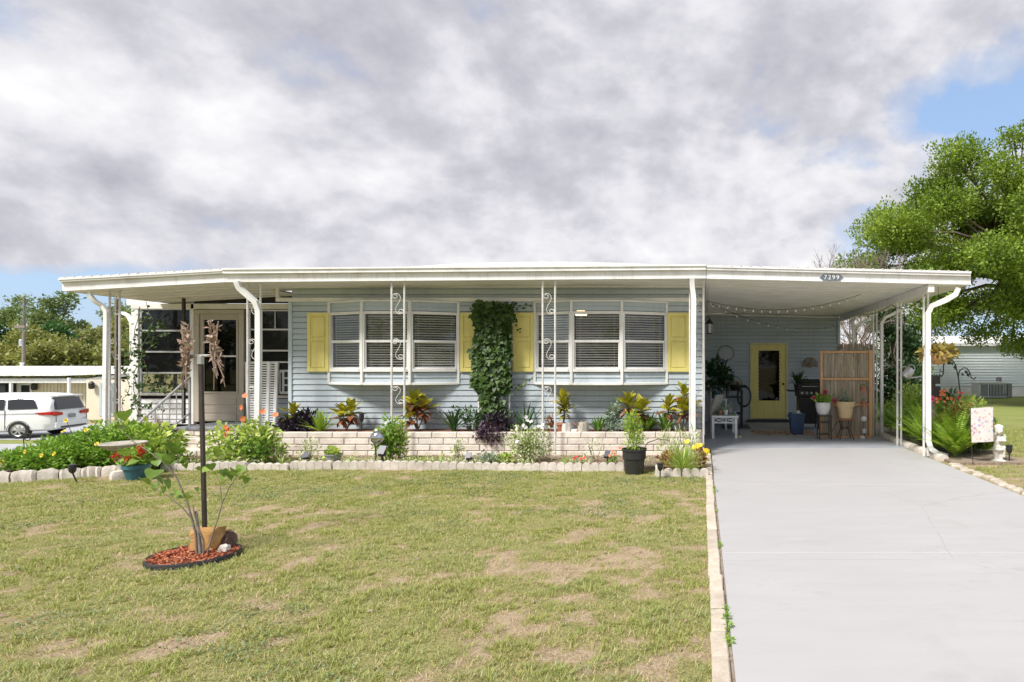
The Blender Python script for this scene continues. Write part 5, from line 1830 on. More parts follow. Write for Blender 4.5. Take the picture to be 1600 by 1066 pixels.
bush('lime_leaf_bush', 'yellow-green bush behind the birdbath at the foot of the porch posts', 'bush', c,
     [(-0.2, 0, 0.06, 0.32, 0.28, 0.23, 700), (0.18, -.05, 0.02, 0.34, 0.28, 0.23, 700), (0.32, -.25, -0.14, 0.3, 0.2, 0.2, 500)], G['lime'], 0.10, 0.065)
c = (WX(232, 9.9), 9.9, 0.42)
bush('tan_shrub', 'dry tan rounded shrub between the porch post and the stair railing', 'shrub', c, [(0, 0, 0, 0.34, 0.25, 0.24, 900)], M['dried'], 0.05, 0.02)

bb = thing('birdbath', 'shallow concrete birdbath among the lime leaves at the left', 'birdbath', (WX(193, 8.35), 8.35, 0))
bc = (WX(193, 8.35), 8.35, 0.0)
part('bowl', MB().lathe([(0.05, 0.33), (0.16, 0.36), (0.235, 0.41), (0.258, 0.435), (0.25, 0.45), (0.22, 0.435), (0.12, 0.40), (0.0, 0.395)], bc, 28), M['concrete'], bb, smooth=True)
part('pedestal', MB().lathe([(0.13, 0.0), (0.13, 0.05), (0.07, 0.09), (0.055, 0.2), (0.07, 0.30), (0.09, 0.33)], bc, 18), M['concrete'], bb, smooth=True)


def geranium(t, c, r, n, fl, col, leafm=None):
    fpart('foliage', blob(c, r, n, 0.05, 0.05, up=.5), leafm or G['mari'], t)
    for p in fl:
        fpart('flower_head', blob(p, (0.04, 0.04, 0.035), 60, 0.022, 0.02), G[col], t, 'stuff')


gp = thing('potted_geranium', 'teal glazed pot of red geraniums below the birdbath', 'potted plant', (WX(213, 8.0), 8.0, 0))
pcx = (WX(213, 8.0), 8.0, 0)
part('pot', MB().lathe([(0.095, 0.0), (0.135, 0.15), (0.15, 0.155), (0.15, 0.20), (0.135, 0.20), (0.125, 0.17), (0.0, 0.17)], pcx, 22), M['blue_pot'], gp, smooth=True)
geranium(gp, (pcx[0], pcx[1], 0.30), (0.18, 0.16, 0.14), 320, [W(180, 715, 7.9), W(186, 710, 7.9), W(219, 700, 7.9), W(222, 706, 7.9), W(200, 717, 7.85), W(217, 712, 7.9)], 'red')
tag(place('stone', flat_stone(77, 0.10, 0.11, 'edging'), None, (WX(187, 8.05), 8.05, 0.0)), 'pale rough stone left of the teal geranium pot', 'stone')
for i, (px_, py_, Z_, lab) in enumerate(((4, 742, 7.95, 'reddish stone at the far left end of the flower bed'), (8, 728, 8.15, 'tan stone on the reddish stone at the far left'))):
    tag(place('stone', flat_stone(80 + i, 0.11, 0.10, 'brownrock' if i == 0 else 'concrete'), None, W(px_, py_ + 6, Z_)), lab, 'stone')


def solar_light(p, h, label, lamp='round', ry=0.0, s=1.0):
    t = thing('solar_light', label, 'solar light', p, 'solar garden lights')
    x, y, z = p
    if lamp == 'round':
        part('stake', MB().tube([(x, y, z - .03), (x + ry, y, z + h * .55)], 0.008 * s, 6), M['black'], t, smooth=True)
        part('lamp', MB().lathe([(0.012, h * .5), (0.03 * s, h * .62), (0.036 * s, h * .85), (0.03 * s, h * .93)], (x + ry, y, z), 12), M['glassblack'], t, smooth=True)
        part('cap', MB().lathe([(0.042 * s, h * .93), (0.042 * s, h * .97), (0.02 * s, h), (0.0, h)], (x + ry, y, z), 12), M['black'], t, smooth=True)
    else:
        part('stake', MB().tube([(x, y, z - .03), (x, y, z + h * .6)], 0.012, 6), M['black'], t, smooth=True)
        part('lamp', MB().lathe([(0.02, h * .45), (0.055, h * .5), (0.06, h * .62), (0.03, h * .68)], (x, y, z), 12), M['black'], t, smooth=True)
        Rm = Matrix.Translation((x, y - .01, z + h * .82)) @ Matrix.Rotation(ry, 4, 'Y') @ Matrix.Rotation(rad(-35), 4, 'X')
        part('solar_panel', MB().cbox(-0.055 * s, -0.006, -0.075 * s, 0.055 * s, 0.006, 0.075 * s, 0.003, M=Rm), M['panel'], t)
    return t


M['glassblack'] = mat('smoked_plastic', (0.02, 0.02, 0.022), (0.03, 0.03, 0.03), rough=0.15)
M['panel'] = mat('solar_cell', (0.05, 0.055, 0.07), (0.07, 0.075, 0.09), rough=0.45)
solar_light((WX(128, 7.85), 7.80, 0.0), 0.24, 'black round solar light in front of the rough stone edging', ry=-0.07, s=1.2)
solar_light((WX(565, 10.05), 10.05, PT), 0.33, 'black solar light in the planter right of the red and yellow croton', s=1.1)
solar_light((WX(478, 9.0), 9.0, 0.04), 0.17, 'small tilted solar spotlight left of the grey zinc pot', 'panel', ry=0.5, s=0.75)
solar_light((WX(597, 8.98), 8.98, 0.04), 0.27, 'solar spotlight standing under the mirrored gazing ball', 'panel', ry=0.1, s=0.95)
solar_light((WX(732, 9.0), 9.0, 0.04), 0.16, 'pale solar spotlight below the purple plant', 'panel', ry=0.05, s=0.75)
solar_light((WX(949, 9.0), 9.0, 0.04), 0.20, 'solar spotlight among the thin stems left of the black pot', 'panel', ry=0.2, s=0.7)
solar_light((WX(1031.5, 8.05), 8.05, 0.0), 0.22, 'black round solar light in front of the corner edging', s=1.15)
solar_light((WX(1577, 9.35), 9.35, 0.0), 0.29, 'black round solar light right of the cherub statue', s=1.3)

gz_ = thing('gazing_ball', 'mirrored gazing ball on a scrolled stand in front of the bricks', 'gazing ball', (WX(590, 9.15), 9.15, 0.04))
gc = W(590.5, 684, 9.15)
R_b = 0.105
part('ball', MB().lathe([(R_b * math.sin(PI * k / 14), -R_b * math.cos(PI * k / 14)) for k in range(15)], gc, 24), M['chrome'], gz_, smooth=True)
sdm = MB()
for k in range(3):
    a = 2 * PI * k / 3 + .4
    sdm.tube([(gc.x + math.cos(a) * .11, gc.y + math.sin(a) * .11, 0.03), (gc.x + math.cos(a) * .05, gc.y + math.sin(a) * .05, 0.14), (gc.x + math.cos(a) * .06, gc.y + math.sin(a) * .06, 0.25), (gc.x + math.cos(a) * .09, gc.y + math.sin(a) * .09, gc.z - 0.07)], 0.006, 5)
part('stand', sdm, M['blackmetal'], gz_, smooth=True)

zp_ = thing('potted_plant', 'grey zinc pot of variegated leaves in front of the bricks', 'potted plant', (WX(521, 9.05), 9.05, 0.04))
q = (WX(521, 9.05), 9.05, 0.04)
part('pot', MB().lathe([(0.085, 0), (0.112, 0.135), (0.12, 0.135), (0.12, 0.155), (0.108, 0.155), (0.10, 0.13), (0, 0.13)], q, 20), M['grey_pot'], zp_, smooth=True)
fpart('leaves', merge([strap_rosette((q[0], q[1], 0.16), 16, 0.17, 0.07, (0.15, 1.1), (0.2, 0.9)), blob((q[0], q[1], 0.22), (0.11, 0.1, 0.06), 40, 0.08, 0.05)]), G['lime'], zp_)

# plants along the front of the planter
def ground_plant(px_, Z_, name, label, h, rx, n, m_, L=0.06, w=0.03, fl=None, fm=None, cat='plant', fr=0.02):
    c_ = (WX(px_, Z_), Z_, 0.04 + h * .5)
    t = thing(name, label, cat, (c_[0], c_[1], 0.04))
    fpart('foliage', blob(c_, (rx, min(rx, .16), h * .55), n, L, w, shell=.6), G[m_], t)
    part('stem', stems((c_[0], c_[1], 0.03), [(c_[0] + rnd.uniform(-.8, .8) * rx, c_[1] + rnd.uniform(-.1, .1), 0.04 + h * rnd.uniform(.6, .95)) for _ in range(7)], 0.004), M['stem'], t)
    if fl:
        for (fx, fy) in fl:
            p = W(fx, fy, Z_ - min(rx, .16) - .01)
            place('flower', np_mesh('flower', *flowers([(0, 0, 0)], fr, 5), G[fm]), t, p)
    return t


ground_plant(826, 9.2, 'periwinkle_bush', 'large pale variegated bush with lilac-white flowers in front of the bricks', 0.52, 0.36, 1500, 'varieg', 0.06, 0.022,
             [(824, 657), (830, 659), (821, 668), (818, 665), (846, 668), (842, 666), (848, 664), (822, 652), (808, 690)], 'whitep', 'bush', 0.035)
ground_plant(607, 9.35, 'leafy_shrub', 'green leafy shrub climbing round the scroll post by the gazing ball', 0.62, 0.20, 800, 'mari', 0.07, 0.03, [(603, 661), (588, 672)], 'whitep', 'shrub', 0.03)
ground_plant(624, 9.4, 'leafy_shrub', 'upright lighter shrub between the poles of the left scroll post', 0.66, 0.13, 420, 'lime', 0.07, 0.03, cat='shrub')
ground_plant(716, 9.3, 'thin_leaf_plant', 'sparse upright plant in front of the bricks left of the purple plant', 0.36, 0.10, 170, 'varieg', 0.06, 0.018)
ground_plant(482, 9.25, 'thin_leaf_plant', 'wispy reddish-green plant beside the tilted solar spotlight', 0.34, 0.16, 220, 'varieg', 0.07, 0.016)
ground_plant(436, 9.2, 'thin_leaf_plant', 'small bushy plant at the left corner of the planter', 0.34, 0.12, 220, 'varieg', 0.05, 0.025)
ground_plant(765, 9.05, 'ground_cover_plant', 'low grey-green plant under the purple plant', 0.16, 0.2, 220, 'greyleaf', 0.05, 0.03)
ground_plant(790, 9.1, 'ground_cover_plant', 'low yellow-green plant left of the variegated bush', 0.15, 0.15, 160, 'lime', 0.06, 0.035)
ground_plant(905, 8.98, 'flowering_plant', 'tiny plant with red flowers left of the thin bare stems', 0.13, 0.16, 120, 'varieg', 0.04, 0.02, [(897, 716), (902, 714), (908, 717), (913, 716)], 'red', fr=0.03)
ground_plant(957, 8.98, 'flowering_plant', 'tiny plant with orange flowers beside the black pot', 0.14, 0.10, 100, 'mari', 0.04, 0.02, [(958, 706), (961, 710), (953, 712), (969, 700)], 'orange', fr=0.032)
ground_plant(930, 9.2, 'thin_leaf_plant', 'thin bare-stemmed plant left of the black pot', 0.40, 0.20, 120, 'varieg', 0.06, 0.012)
for (px_, lab, n_) in ((545, 'spider plant with pale striped leaves right of the grey zinc pot', 22), (655, 'long pale striped spider plants right of the left scroll post', 26), (690, 'pale striped spider plant below the dark strap-leaved plant', 24), (885, 'pale striped spider plant right of the second scroll post', 18), (440, 'pale striped spider plant at the planter corner beside the small bush', 18)):
    b0 = (WX(px_, 9.0), 9.0, 0.04)
    plant('spider_plant', lab, 'spider plant', b0, [('leaves', strap_rosette(b0, n_, 0.24, 0.016, (0.2, 1.2), (0.5, 1.4)), G['grassy'])], 'spider plants')
c = (WX(352, 9.1), 9.1, 0.30)
bush('lime_leaf_bush', 'broad-leaved bush with coral flowers in front of the brick steps', 'bush', c,
     [(0.0, 0, 0.06, 0.26, 0.25, 0.26, 260), (0.36, 0.05, 0.14, 0.30, 0.22, 0.26, 380), (0.55, .1, 0.0, 0.25, 0.2, 0.28, 300), (0.2, -.1, -0.12, 0.45, 0.2, 0.16, 300)], G['lime'], 0.085, 0.05,
     ([W(354, 668, 9.0), W(357, 673, 9.0), W(353, 680, 9.0), W(383, 619, 9.1), W(378, 637, 9.1), W(380, 654, 9.1), W(411, 643, 9.1), W(431, 648, 9.1)], 0.05, 7, 'orange', None))
ground_plant(382, 9.05, 'thin_leaf_plant', 'grey twiggy plant in front of the brick steps', 0.34, 0.3, 360, 'varieg', 0.06, 0.014)
ground_plant(402, 8.98, 'leafy_shrub', 'dark leafy tuft at the foot of the porch downspout', 0.38, 0.2, 380, 'sago', 0.07, 0.03, cat='shrub')
ground_plant(290, 9.05, 'ground_cover_plant', 'small low plant by the bottom brick step', 0.16, 0.16, 160, 'lime', 0.04, 0.025)

bp_ = thing('potted_plant', 'large black nursery pot with a tall bright green plant', 'potted plant', (WX(990, 8.42), 8.42, 0))
q = (WX(991, 8.45), 8.45, 0)
part('pot', MB().lathe([(0.125, 0.0), (0.15, 0.21), (0.162, 0.22), (0.165, 0.325), (0.175, 0.33), (0.175, 0.355), (0.155, 0.355), (0.15, 0.31), (0, 0.31)], q, 26), M['black'], bp_, smooth=True)
fpart('foliage', merge([blob((q[0] - .06, q[1], 0.68), (0.10, 0.1, 0.2), 420, 0.06, 0.014, up=.6), blob((q[0] + .04, q[1], 0.54), (0.12, 0.12, 0.2), 420, 0.06, 0.014, up=.6), blob((q[0] - .03, q[1], 0.43), (0.12, 0.12, 0.12), 200, 0.05, 0.016)]), G['limespike'], bp_)
part('stem', stems((q[0], q[1], 0.3), [(q[0] - .08, q[1], .84), (q[0] + .02, q[1], .72), (q[0] + .1, q[1], .66), (q[0] - .03, q[1], .78)], 0.005), M['stem'], bp_)

b0 = (WX(1066, 8.38), 8.38, 0.04)
plant('grass_tuft', 'fine-leaved green grass tuft in the corner bed beside the driveway', 'ornamental grass', b0,
      [('leaves', merge([strap_rosette(b0, 300, 0.46, 0.009, (0.05, 1.05), (0.3, 1.2)), strap_rosette((b0[0] + .12, b0[1] - .08, 0.04), 60, 0.26, 0.008, (0.2, 1.2), (0.4, 1.0))]), G['grassy'])])
b0 = (WX(1045, 8.6), 8.6, 0.04)
plant('coleus', 'orange-red coleus left of the fine grass tuft', 'plant', b0, [('foliage', blob((b0[0], b0[1], 0.16), (0.16, 0.12, 0.14), 240, 0.06, 0.035), G['coleus'])])
b0 = (WX(1095, 8.7), 8.7, 0.04)
t = plant('yellow_daisy_plant', 'small plant with yellow daisies at the driveway corner', 'plant', b0, [('foliage', merge([blob((b0[0], b0[1], 0.18), (0.10, 0.1, 0.18), 200, 0.06, 0.03)]), G['coleus'])])
for p in (W(1089, 698, 8.5), W(1094, 696, 8.5), W(1085, 700, 8.5), W(1103, 704, 8.5), W(1105, 706, 8.5), W(1074, 690, 8.55)):
    place('flower', np_mesh('flower', *flowers([(0, 0, 0)], 0.045, 9), G['yellowp']), t, p)
b0 = (WX(1052, 9.2), 9.2, 0.04)
plant('thin_leaf_plant', 'tall pale thin-leaved plant behind the fine grass tuft', 'plant', b0, [('foliage', merge([blob((b0[0] + dx, b0[1], 0.3), (0.12, 0.1, 0.26), 170, 0.09, 0.014, up=1.0) for dx in (-.12, .1, .3)]), G['varieg'])],
      extra=[('stem', stems(b0, [(b0[0] - .1, b0[1], .6), (b0[0] + .1, b0[1], .5), (b0[0] + .35, b0[1], .55)]), M['stem'])])
hoop = MB()
hoop.tube([W(1004, 722, 8.5), W(1004, 705, 8.5), W(1012, 692, 8.5), W(1028, 686, 8.5), W(1045, 688, 8.5)], 0.008, 6)
solo('bent_stake', hoop, M['stem'], 'bent yellow-green stake arching right of the black pot', 'garden stake', (WX(1004, 8.5), 8.5, 0.2), smooth=True)
ws = MB()
sp_ = [W(38, 697, 8.6), W(36, 682, 8.6)]
for k in range(24):
    a = k / 23 * 4.2 * PI / 1.6
    r_ = 0.075 * (1 - k / 30)
    sp_.append(W(42, 684, 8.6) + Vector((-math.cos(a) * r_, 0, math.sin(a) * r_)))
ws.tube(sp_, 0.006, 5)
solo('spiral_stake', ws, M['blackmetal'], 'thin black spiral garden stake in front of the van', 'garden stake', (WX(38, 8.6), 8.6, 0.3), smooth=True)

# leaf litter and sprigs over the bed soil
n = 5200
X = rng.uniform(-8.0, 0.0, n)
Y = rng.uniform(8.80, 9.86, n)
P = np.stack([X, Y, 0.048 + 0.012 * rng.random(n)], 1)
az = rng.random(n) * 6.28
fpart('leaf_litter', kites(P, np.stack([np.cos(az), np.sin(az), 0.35 * rng.random(n)], 1), 0.02 + 0.035 * rng.random(n), 0.010 + 0.012 * rng.random(n)), M['dried'], None)
n = 3600
X = rng.uniform(-7.6, -0.7, n)
keep = fbm(X, X * 0 + 3, 3.0, 3) > 0.42
X = X[keep]
n = len(X)
Y = 8.84 + 0.5 * rng.random(n) ** 2
P = np.stack([X, Y, 0.05 + 0.07 * rng.random(n)], 1)
az = rng.random(n) * 6.28
fpart('bed_sprigs', kites(P, np.stack([np.cos(az), np.sin(az), 0.3 + rng.random(n)], 1), 0.03 + 0.03 * rng.random(n), 0.010 + 0.010 * rng.random(n)), G['varieg'], None)
n = 2500
X = rng.uniform(-11.0, -7.9, n)
Y = rng.uniform(8.4, 10.5, n)
P = np.stack([X, Y, 0.048 + 0.012 * rng.random(n)], 1)
az = rng.random(n) * 6.28
fpart('leaf_litter', kites(P, np.stack([np.cos(az), np.sin(az), 0.35 * rng.random(n)], 1), 0.03 + 0.03 * rng.random(n), 0.012 + 0.012 * rng.random(n)), M['dried'], None)

# a few dry leaves blown over the lawn
X, Y = lawn_points(1500, -13.2, 0.0, 2.4, 8.7, in_view)
keep = rng.random(len(X)) < 0.35 * sstep(0.35, 0.6, fbm(X, Y, 0.7, 2))
X, Y = X[keep], Y[keep]
n = len(X)
az = rng.random(n) * 6.28
fpart('fallen_leaves', kites(np.stack([X, Y, 0.012 + 0.014 * rng.random(n)], 1), np.stack([np.cos(az), np.sin(az), 0.3 * rng.random(n)], 1), 0.03 + 0.025 * rng.random(n), 0.014 + 0.012 * rng.random(n)), M['dried'], None)

# ------------------------------------------------------------------ foreground: mulch ring, rocks, sapling, pole
RC = Vector((-3.965, 4.75, 0))
RR = 0.285
ring = thing('garden_ring', 'round black plastic edging ring filled with red mulch in the lawn', 'garden ring', RC)
part('edging', MB().lathe([(RR, -0.03), (RR + 0.008, -0.03), (RR + 0.014, 0.03), (RR + 0.006, 0.042), (RR - 0.006, 0.034), (RR - 0.006, -0.03)], RC, 48, wob=0.008), M['black'], ring, smooth=True)
part('mulch_bed', MB().lathe([(RR - 0.008, -0.02), (RR - 0.008, 0.018), (RR * .6, 0.03), (0, 0.036)], RC, 30), M['cedar'], ring, smooth=True)
n = 2600
g = np.random.default_rng(4)
rr_ = RR * 0.975 * np.sqrt(g.random(n))
aa = g.random(n) * 6.283
P = np.stack([RC.x + rr_ * np.cos(aa), RC.y + rr_ * np.sin(aa), 0.024 + 0.012 * g.random(n) + 0.014 * (1 - rr_ / RR)], 1)
Dv = np.stack([g.normal(size=n), g.normal(size=n), 0.25 * g.normal(size=n)], 1)
fpart('mulch_chips', kites(P, Dv, 0.02 + 0.03 * g.random(n), 0.008 + 0.007 * g.random(n), None, 0.2, 0.5), M['redmulch'], ring)


def rock(loc, sx, sy, sz, seed, m_, label, group='rocks in the mulch ring', cuts=2, rough=0.14):
    g = np.random.default_rng(seed)
    bm = bmesh.new()
    bmesh.ops.create_cube(bm, size=1.0)
    bmesh.ops.subdivide_edges(bm, edges=bm.edges[:], cuts=3, use_grid_fill=True)
    for v in bm.verts:
        p = v.co.copy()
        l = max(abs(p.x), abs(p.y), abs(p.z))
        sph = p.normalized() * 0.62
        q = p.lerp(sph, 0.40)
        q += Vector(g.normal(size=3)) * rough * 0.55
        q.x += 0.12 * q.z * g.random()
        v.co = Vector((q.x * sx, q.y * sy, (q.z + 0.47) * sz))
    me = bpy.data.meshes.new('rock')
    bm.to_mesh(me)
    bm.free()
    me.materials.append(m_)
    me.polygons.foreach_set('use_smooth', [True] * len(me.polygons))
    me.set_sharp_from_angle(angle=rad(28))
    o = place('rock', me, None, loc)
    o['label'] = label
    o['category'] = 'rock'
    o['group'] = group
    return o


Zr = 4.78
rock((WX(311, Zr), 4.86, 0.015), 0.20, 0.13, 0.19, 3, M['sandstone'], 'large layered yellow sandstone rock behind the sapling stems')
rock((WX(331, 4.85), 4.93, 0.015), 0.13, 0.11, 0.155, 8, M['sandstone'], 'smaller yellow sandstone rock between the large one and the brown rock')
rock((WX(348, 4.9), 4.93, 0.015), 0.10, 0.10, 0.14, 5, M['brownrock'], 'dark brown rock behind the small white rock')
rock((WX(350.5, 4.8), 4.80, 0.012), 0.06, 0.055, 0.075, 9, M['whitestone'], 'small white rock at the right end of the rocks')

sap = thing('sapling', 'young sapling with round heart-shaped leaves in the red mulch', 'sapling', (WX(315, 4.72), 4.72, 0.03))
Zs = 4.72


def SP(px_, py_, dz=0.0):
    return W(px_, py_, Zs + dz)


limbs = [([(308, 866), (306, 835), (300, 812), (291, 780), (275, 745), (255, 722), (232, 705), (208, 690), (186, 668)], [.013, .012, .011, .009, .008, .006, .005, .004, .002], -.05),
         ([(303, 815), (285, 793), (262, 775), (238, 760)], [.007, .006, .004, .002], -.12),
         ([(314, 868), (311, 838), (307, 805), (306, 799)], [.020, .017, .013, .011], 0.02),
         ([(318, 866), (318, 845), (308, 820), (302, 795), (303, 790)], [.010, .009, .008, .006, .004], 0.0),
         ([(324, 864), (331, 838), (340, 812), (347, 788), (357, 764), (370, 745), (384, 730), (399, 713)], [.009, .008, .007, .006, .005, .004, .003, .002], 0.04),
         ([(347, 788), (345, 770), (343, 752), (336, 738)], [.005, .004, .003, .002], 0.02),
         ([(275, 745), (268, 735), (262, 715), (266, 700)], [.005, .004, .003, .002], 0.05)]
for pts, rr2, dz in limbs:
    P3 = []
    for i, p in enumerate(pts):
        P3.append(SP(p[0], p[1], dz * i / len(pts)))
    part('branch', MB().tube(P3, [q_ * .72 for q_ in rr2], 7), M['greybark'], sap, smooth=True)
HL = [leaf_mesh('leaf', 0.105, 0.115, G['heart'], 0.15, heart=True), leaf_mesh('leaf', 0.095, 0.10, G['heart'], 0.3, heart=True)]
lp_ = [(183, 655, 1.25), (195, 650, 1.1), (176, 662, .9), (190, 668, .8), (205, 690, .7), (197, 708, 1.1), (212, 714, 1.2), (206, 722, .9), (240, 690, .7), (253, 682, .9), (258, 706, 1.1), (270, 700, 1.25), (283, 706, 1.1),
       (262, 720, 1.1), (275, 722, 1.0), (285, 718, .8), (252, 713, .9), (245, 724, .8), (290, 728, .7), (236, 742, 1.2), (250, 750, 1.3), (262, 757, 1.0), (228, 752, 1.0), (242, 762, .8), (256, 766, .7), (278, 772, .7), (286, 776, .6), (292, 771, .7), (273, 768, .5),
       (350, 740, .8), (359, 744, .9), (368, 740, 1.0), (378, 746, .9), (384, 752, .7), (372, 735, .7), (362, 735, .6), (346, 748, .5), (322, 734, .8), (330, 730, .7), (312, 733, .6), (336, 739, .5), (385, 738, .7), (308, 765, .45), (397, 712, .5)]
lp_ += [(a + rnd.uniform(-9, 9), b + rnd.uniform(-7, 9), c_ * .8) for a, b, c_ in lp_[4:40] if rnd.random() < .6]
for px_, py_, s in lp_:
    p = SP(px_, py_, rnd.uniform(-.06, .06))
    Rm = Matrix.Rotation(rnd.uniform(0, 6.28), 4, 'Z') @ Matrix.Rotation(rnd.uniform(0.3, 1.25), 4, 'Y') @ Matrix.Rotation(rnd.uniform(-.6, .6), 4, 'X')
    s *= 0.82
    place('leaf', HL[rnd.randrange(2)], sap, M=Matrix.Translation(p) @ Rm @ Matrix.Translation((-0.05 * s, 0, 0)) @ Matrix.Scale(s, 4))

pole = thing('feeder_pole', 'dark square feeder pole with a crossbar standing behind the rocks', 'pole', (WX(320.5, 5.02), 5.02, 0))
pb_, pt_ = W(320.5, 852, 5.02), W(313.5, 560, 5.02)
part('shaft', MB().tube([pb_, pt_], 0.0175, 4), M['brownmetal'], pole)
part('bracket', MB().cbox(pt_.x - 0.018, 5.0, pt_.z - 0.05, pt_.x + 0.018, 5.036, pt_.z + 0.015, 0.004), M['alu'], pole)
part('crossbar', MB().rod((WX(293, 5.02), 5.02, WZ(556, 5.02)), (WX(338, 5.02), 5.02, WZ(556, 5.02)), 0.011), M['alu'], pole, smooth=True)


def spray(cx, top, mid, bot, label, seed, Z=5.0):
    """Bunch of dried stalks and papery leaves tied to the crossbar end."""
    R_ = random.Random(seed)
    t = thing('dried_bunch', label, 'dried bunch', W(cx, mid, Z), 'dried bunches on the feeder pole')
    stk = MB()
    Ps, Ds, Ls = [], [], []
    kn = W(cx, mid, Z)
    for k in range(15):
        u = W(cx + R_.uniform(-9, 9), top + R_.uniform(0, 40), Z + R_.uniform(-.06, .06))
        d = W(cx + R_.uniform(-4, 22) * (1 if seed % 2 else -.4), bot - R_.uniform(0, 60), Z + R_.uniform(-.06, .06))
        kk = kn + Vector((R_.uniform(-.02, .02), R_.uniform(-.02, .02), R_.uniform(-.06, .06)))
        stk.tube([u, kk, d], [0.004, 0.0055, 0.003], 5)
        for a, b_, n_ in ((u, kk, 5), (kk, d, 2)):
            for j in range(n_):
                p = a.lerp(b_, R_.random() * .8)
                Ps.append(p)
                Ds.append((R_.uniform(-.8, .8), R_.uniform(-.8, .3), R_.uniform(-.5, 1.0)))
                Ls.append(R_.uniform(.03, .065))
    part('stalk', stk, M['dried'], t, kind='stuff')
    fpart('dried_leaves', kites(np.array([tuple(p) for p in Ps]), np.array(Ds), np.array(Ls), np.array(Ls) * .42, np.tile([0.2, -1, .3], (len(Ps), 1)) + rng.normal(size=(len(Ps), 3)) * .4), M['dried'], t)


spray(291, 503, 556, 612, 'left dried stalk bunch on the feeder pole crossbar, before the screen window', 2)
spray(334, 496, 552, 612, 'right dried stalk bunch on the feeder pole crossbar, before the door glass', 3)

# ------------------------------------------------------------------ inside the carport
FZ = 0.024
# bench
Zb = 12.35
bx0, bx1 = WX(1112, Zb), WX(1152.5, Zb)
bh = WZ(650, Zb)
bn = thing('garden_bench', 'white wooden bench with crossed apron by the house wall in the carport', 'bench', ((bx0 + bx1) / 2, Zb + .5, FZ))
part('seat', MB().cbox(bx0, Zb, bh - 0.04, bx1 + .02, Zb + 1.15, bh, 0.006), M['white'], bn)
for x in (bx0 + .005, bx1 - 0.055):
    for y in (Zb + 0.01, Zb + 1.08):
        part('leg', MB().cbox(x, y, FZ, x + 0.05, y + 0.05, bh - 0.041, 0.004), M['white'], bn)
ap = MB().cbox(bx0 + 0.056, Zb + 0.02, bh - 0.155, bx1 - 0.056, Zb + 0.045, bh - 0.13, 0.003)
xm = (bx0 + bx1) / 2
for (a, b_) in ((bx0 + .06, xm - .03), (xm + .03, bx1 - .06)):
    ap.tube([(a, Zb + .03, bh - .13), (b_, Zb + .03, bh - .045)], 0.008, 5)
    ap.tube([(a, Zb + .036, bh - .045), (b_, Zb + .036, bh - .13)], 0.008, 5)
ap.tube([(xm + .035 * math.cos(a), Zb + .03, bh - .088 + .035 * math.sin(a)) for a in np.linspace(0, 2 * PI, 14)], 0.007, 5)
part('apron', ap, M['white'], bn)
part('back', MB().cbox(bx0 - 0.035, Zb, FZ, bx0 - 0.002, Zb + 0.05, bh + 0.5, 0.004).cbox(bx0 - 0.035, Zb + 1.1, FZ, bx0 - 0.002, Zb + 1.15, bh + 0.5, 0.004)
     .cbox(bx0 - 0.03, Zb + .051, bh + .2, bx0 - 0.006, Zb + 1.099, bh + .26, 0.003).cbox(bx0 - 0.03, Zb + .051, bh + .42, bx0 - 0.006, Zb + 1.099, bh + .48, 0.003), M['greybark'], bn)


def cushion(c, sx, sy, sz, Mr, m_, name, label):
    bm = bmesh.new()
    bmesh.ops.create_cube(bm, size=1.0)
    bmesh.ops.subdivide_edges(bm, edges=bm.edges[:], cuts=5, use_grid_fill=True)
    for v in bm.verts:
        p = v.co
        e = (1 - (2 * p.x) ** 2) * (1 - (2 * p.z) ** 2)
        p.y *= 0.25 + 0.75 * max(e, 0) ** 0.4
        v.co = Vector((p.x * sx, p.y * sy, p.z * sz))
    me = bpy.data.meshes.new(name)
    bm.to_mesh(me)
    bm.free()
    me.materials.append(m_)
    me.polygons.foreach_set('use_smooth', [True] * len(me.polygons))
    o = place(name, me, None, M=Matrix.Translation(c) @ Mr)
    return tag(o, label, 'cushion')


cushion(W(1119, 632, 12.75), 0.46, 0.15, 0.44, Matrix.Rotation(rad(70), 4, 'Z') @ Matrix.Rotation(rad(22), 4, 'X'), M['cushion'], 'cushion', 'grey and cream striped cushion leaning on the white bench')
part('runner', MB().cbox(bx0 + .1, Zb + .05, bh + 0.001, bx1 - .02, Zb + .9, bh + 0.012, 0.004), G['greyleaf'], bn)
for i, (px_, Z_, r_, h_, mk, lab) in enumerate(((1126, 12.55, 0.045, 0.085, 'terracotta', 'small terracotta pot on the bench beside the cushion'), (1134, 12.5, 0.05, 0.10, 'white_pot', 'small pale succulent pot in the middle of the bench'), (1140, 12.8, 0.05, 0.12, 'grey_pot', 'small grey pot at the back of the bench'), (1131, 12.9, 0.055, 0.13, 'concrete', 'small concrete pot behind the others on the bench'))):
    c_ = (WX(px_, Z_), Z_, bh + 0.012)
    t = thing('succulent_pot', lab, 'potted plant', c_, 'succulents on the bench')
    part('pot', MB().lathe([(r_ * .7, 0), (r_, h_), (r_ * .85, h_), (r_ * .8, h_ * .85), (0, h_ * .85)], c_, 12), M[mk], t, smooth=True)
    fpart('foliage', blob((c_[0], c_[1], c_[2] + h_ + .03), (r_ * 1.1, r_ * 1.1, .05), 40, 0.045, 0.025), G['greyleaf'], t)
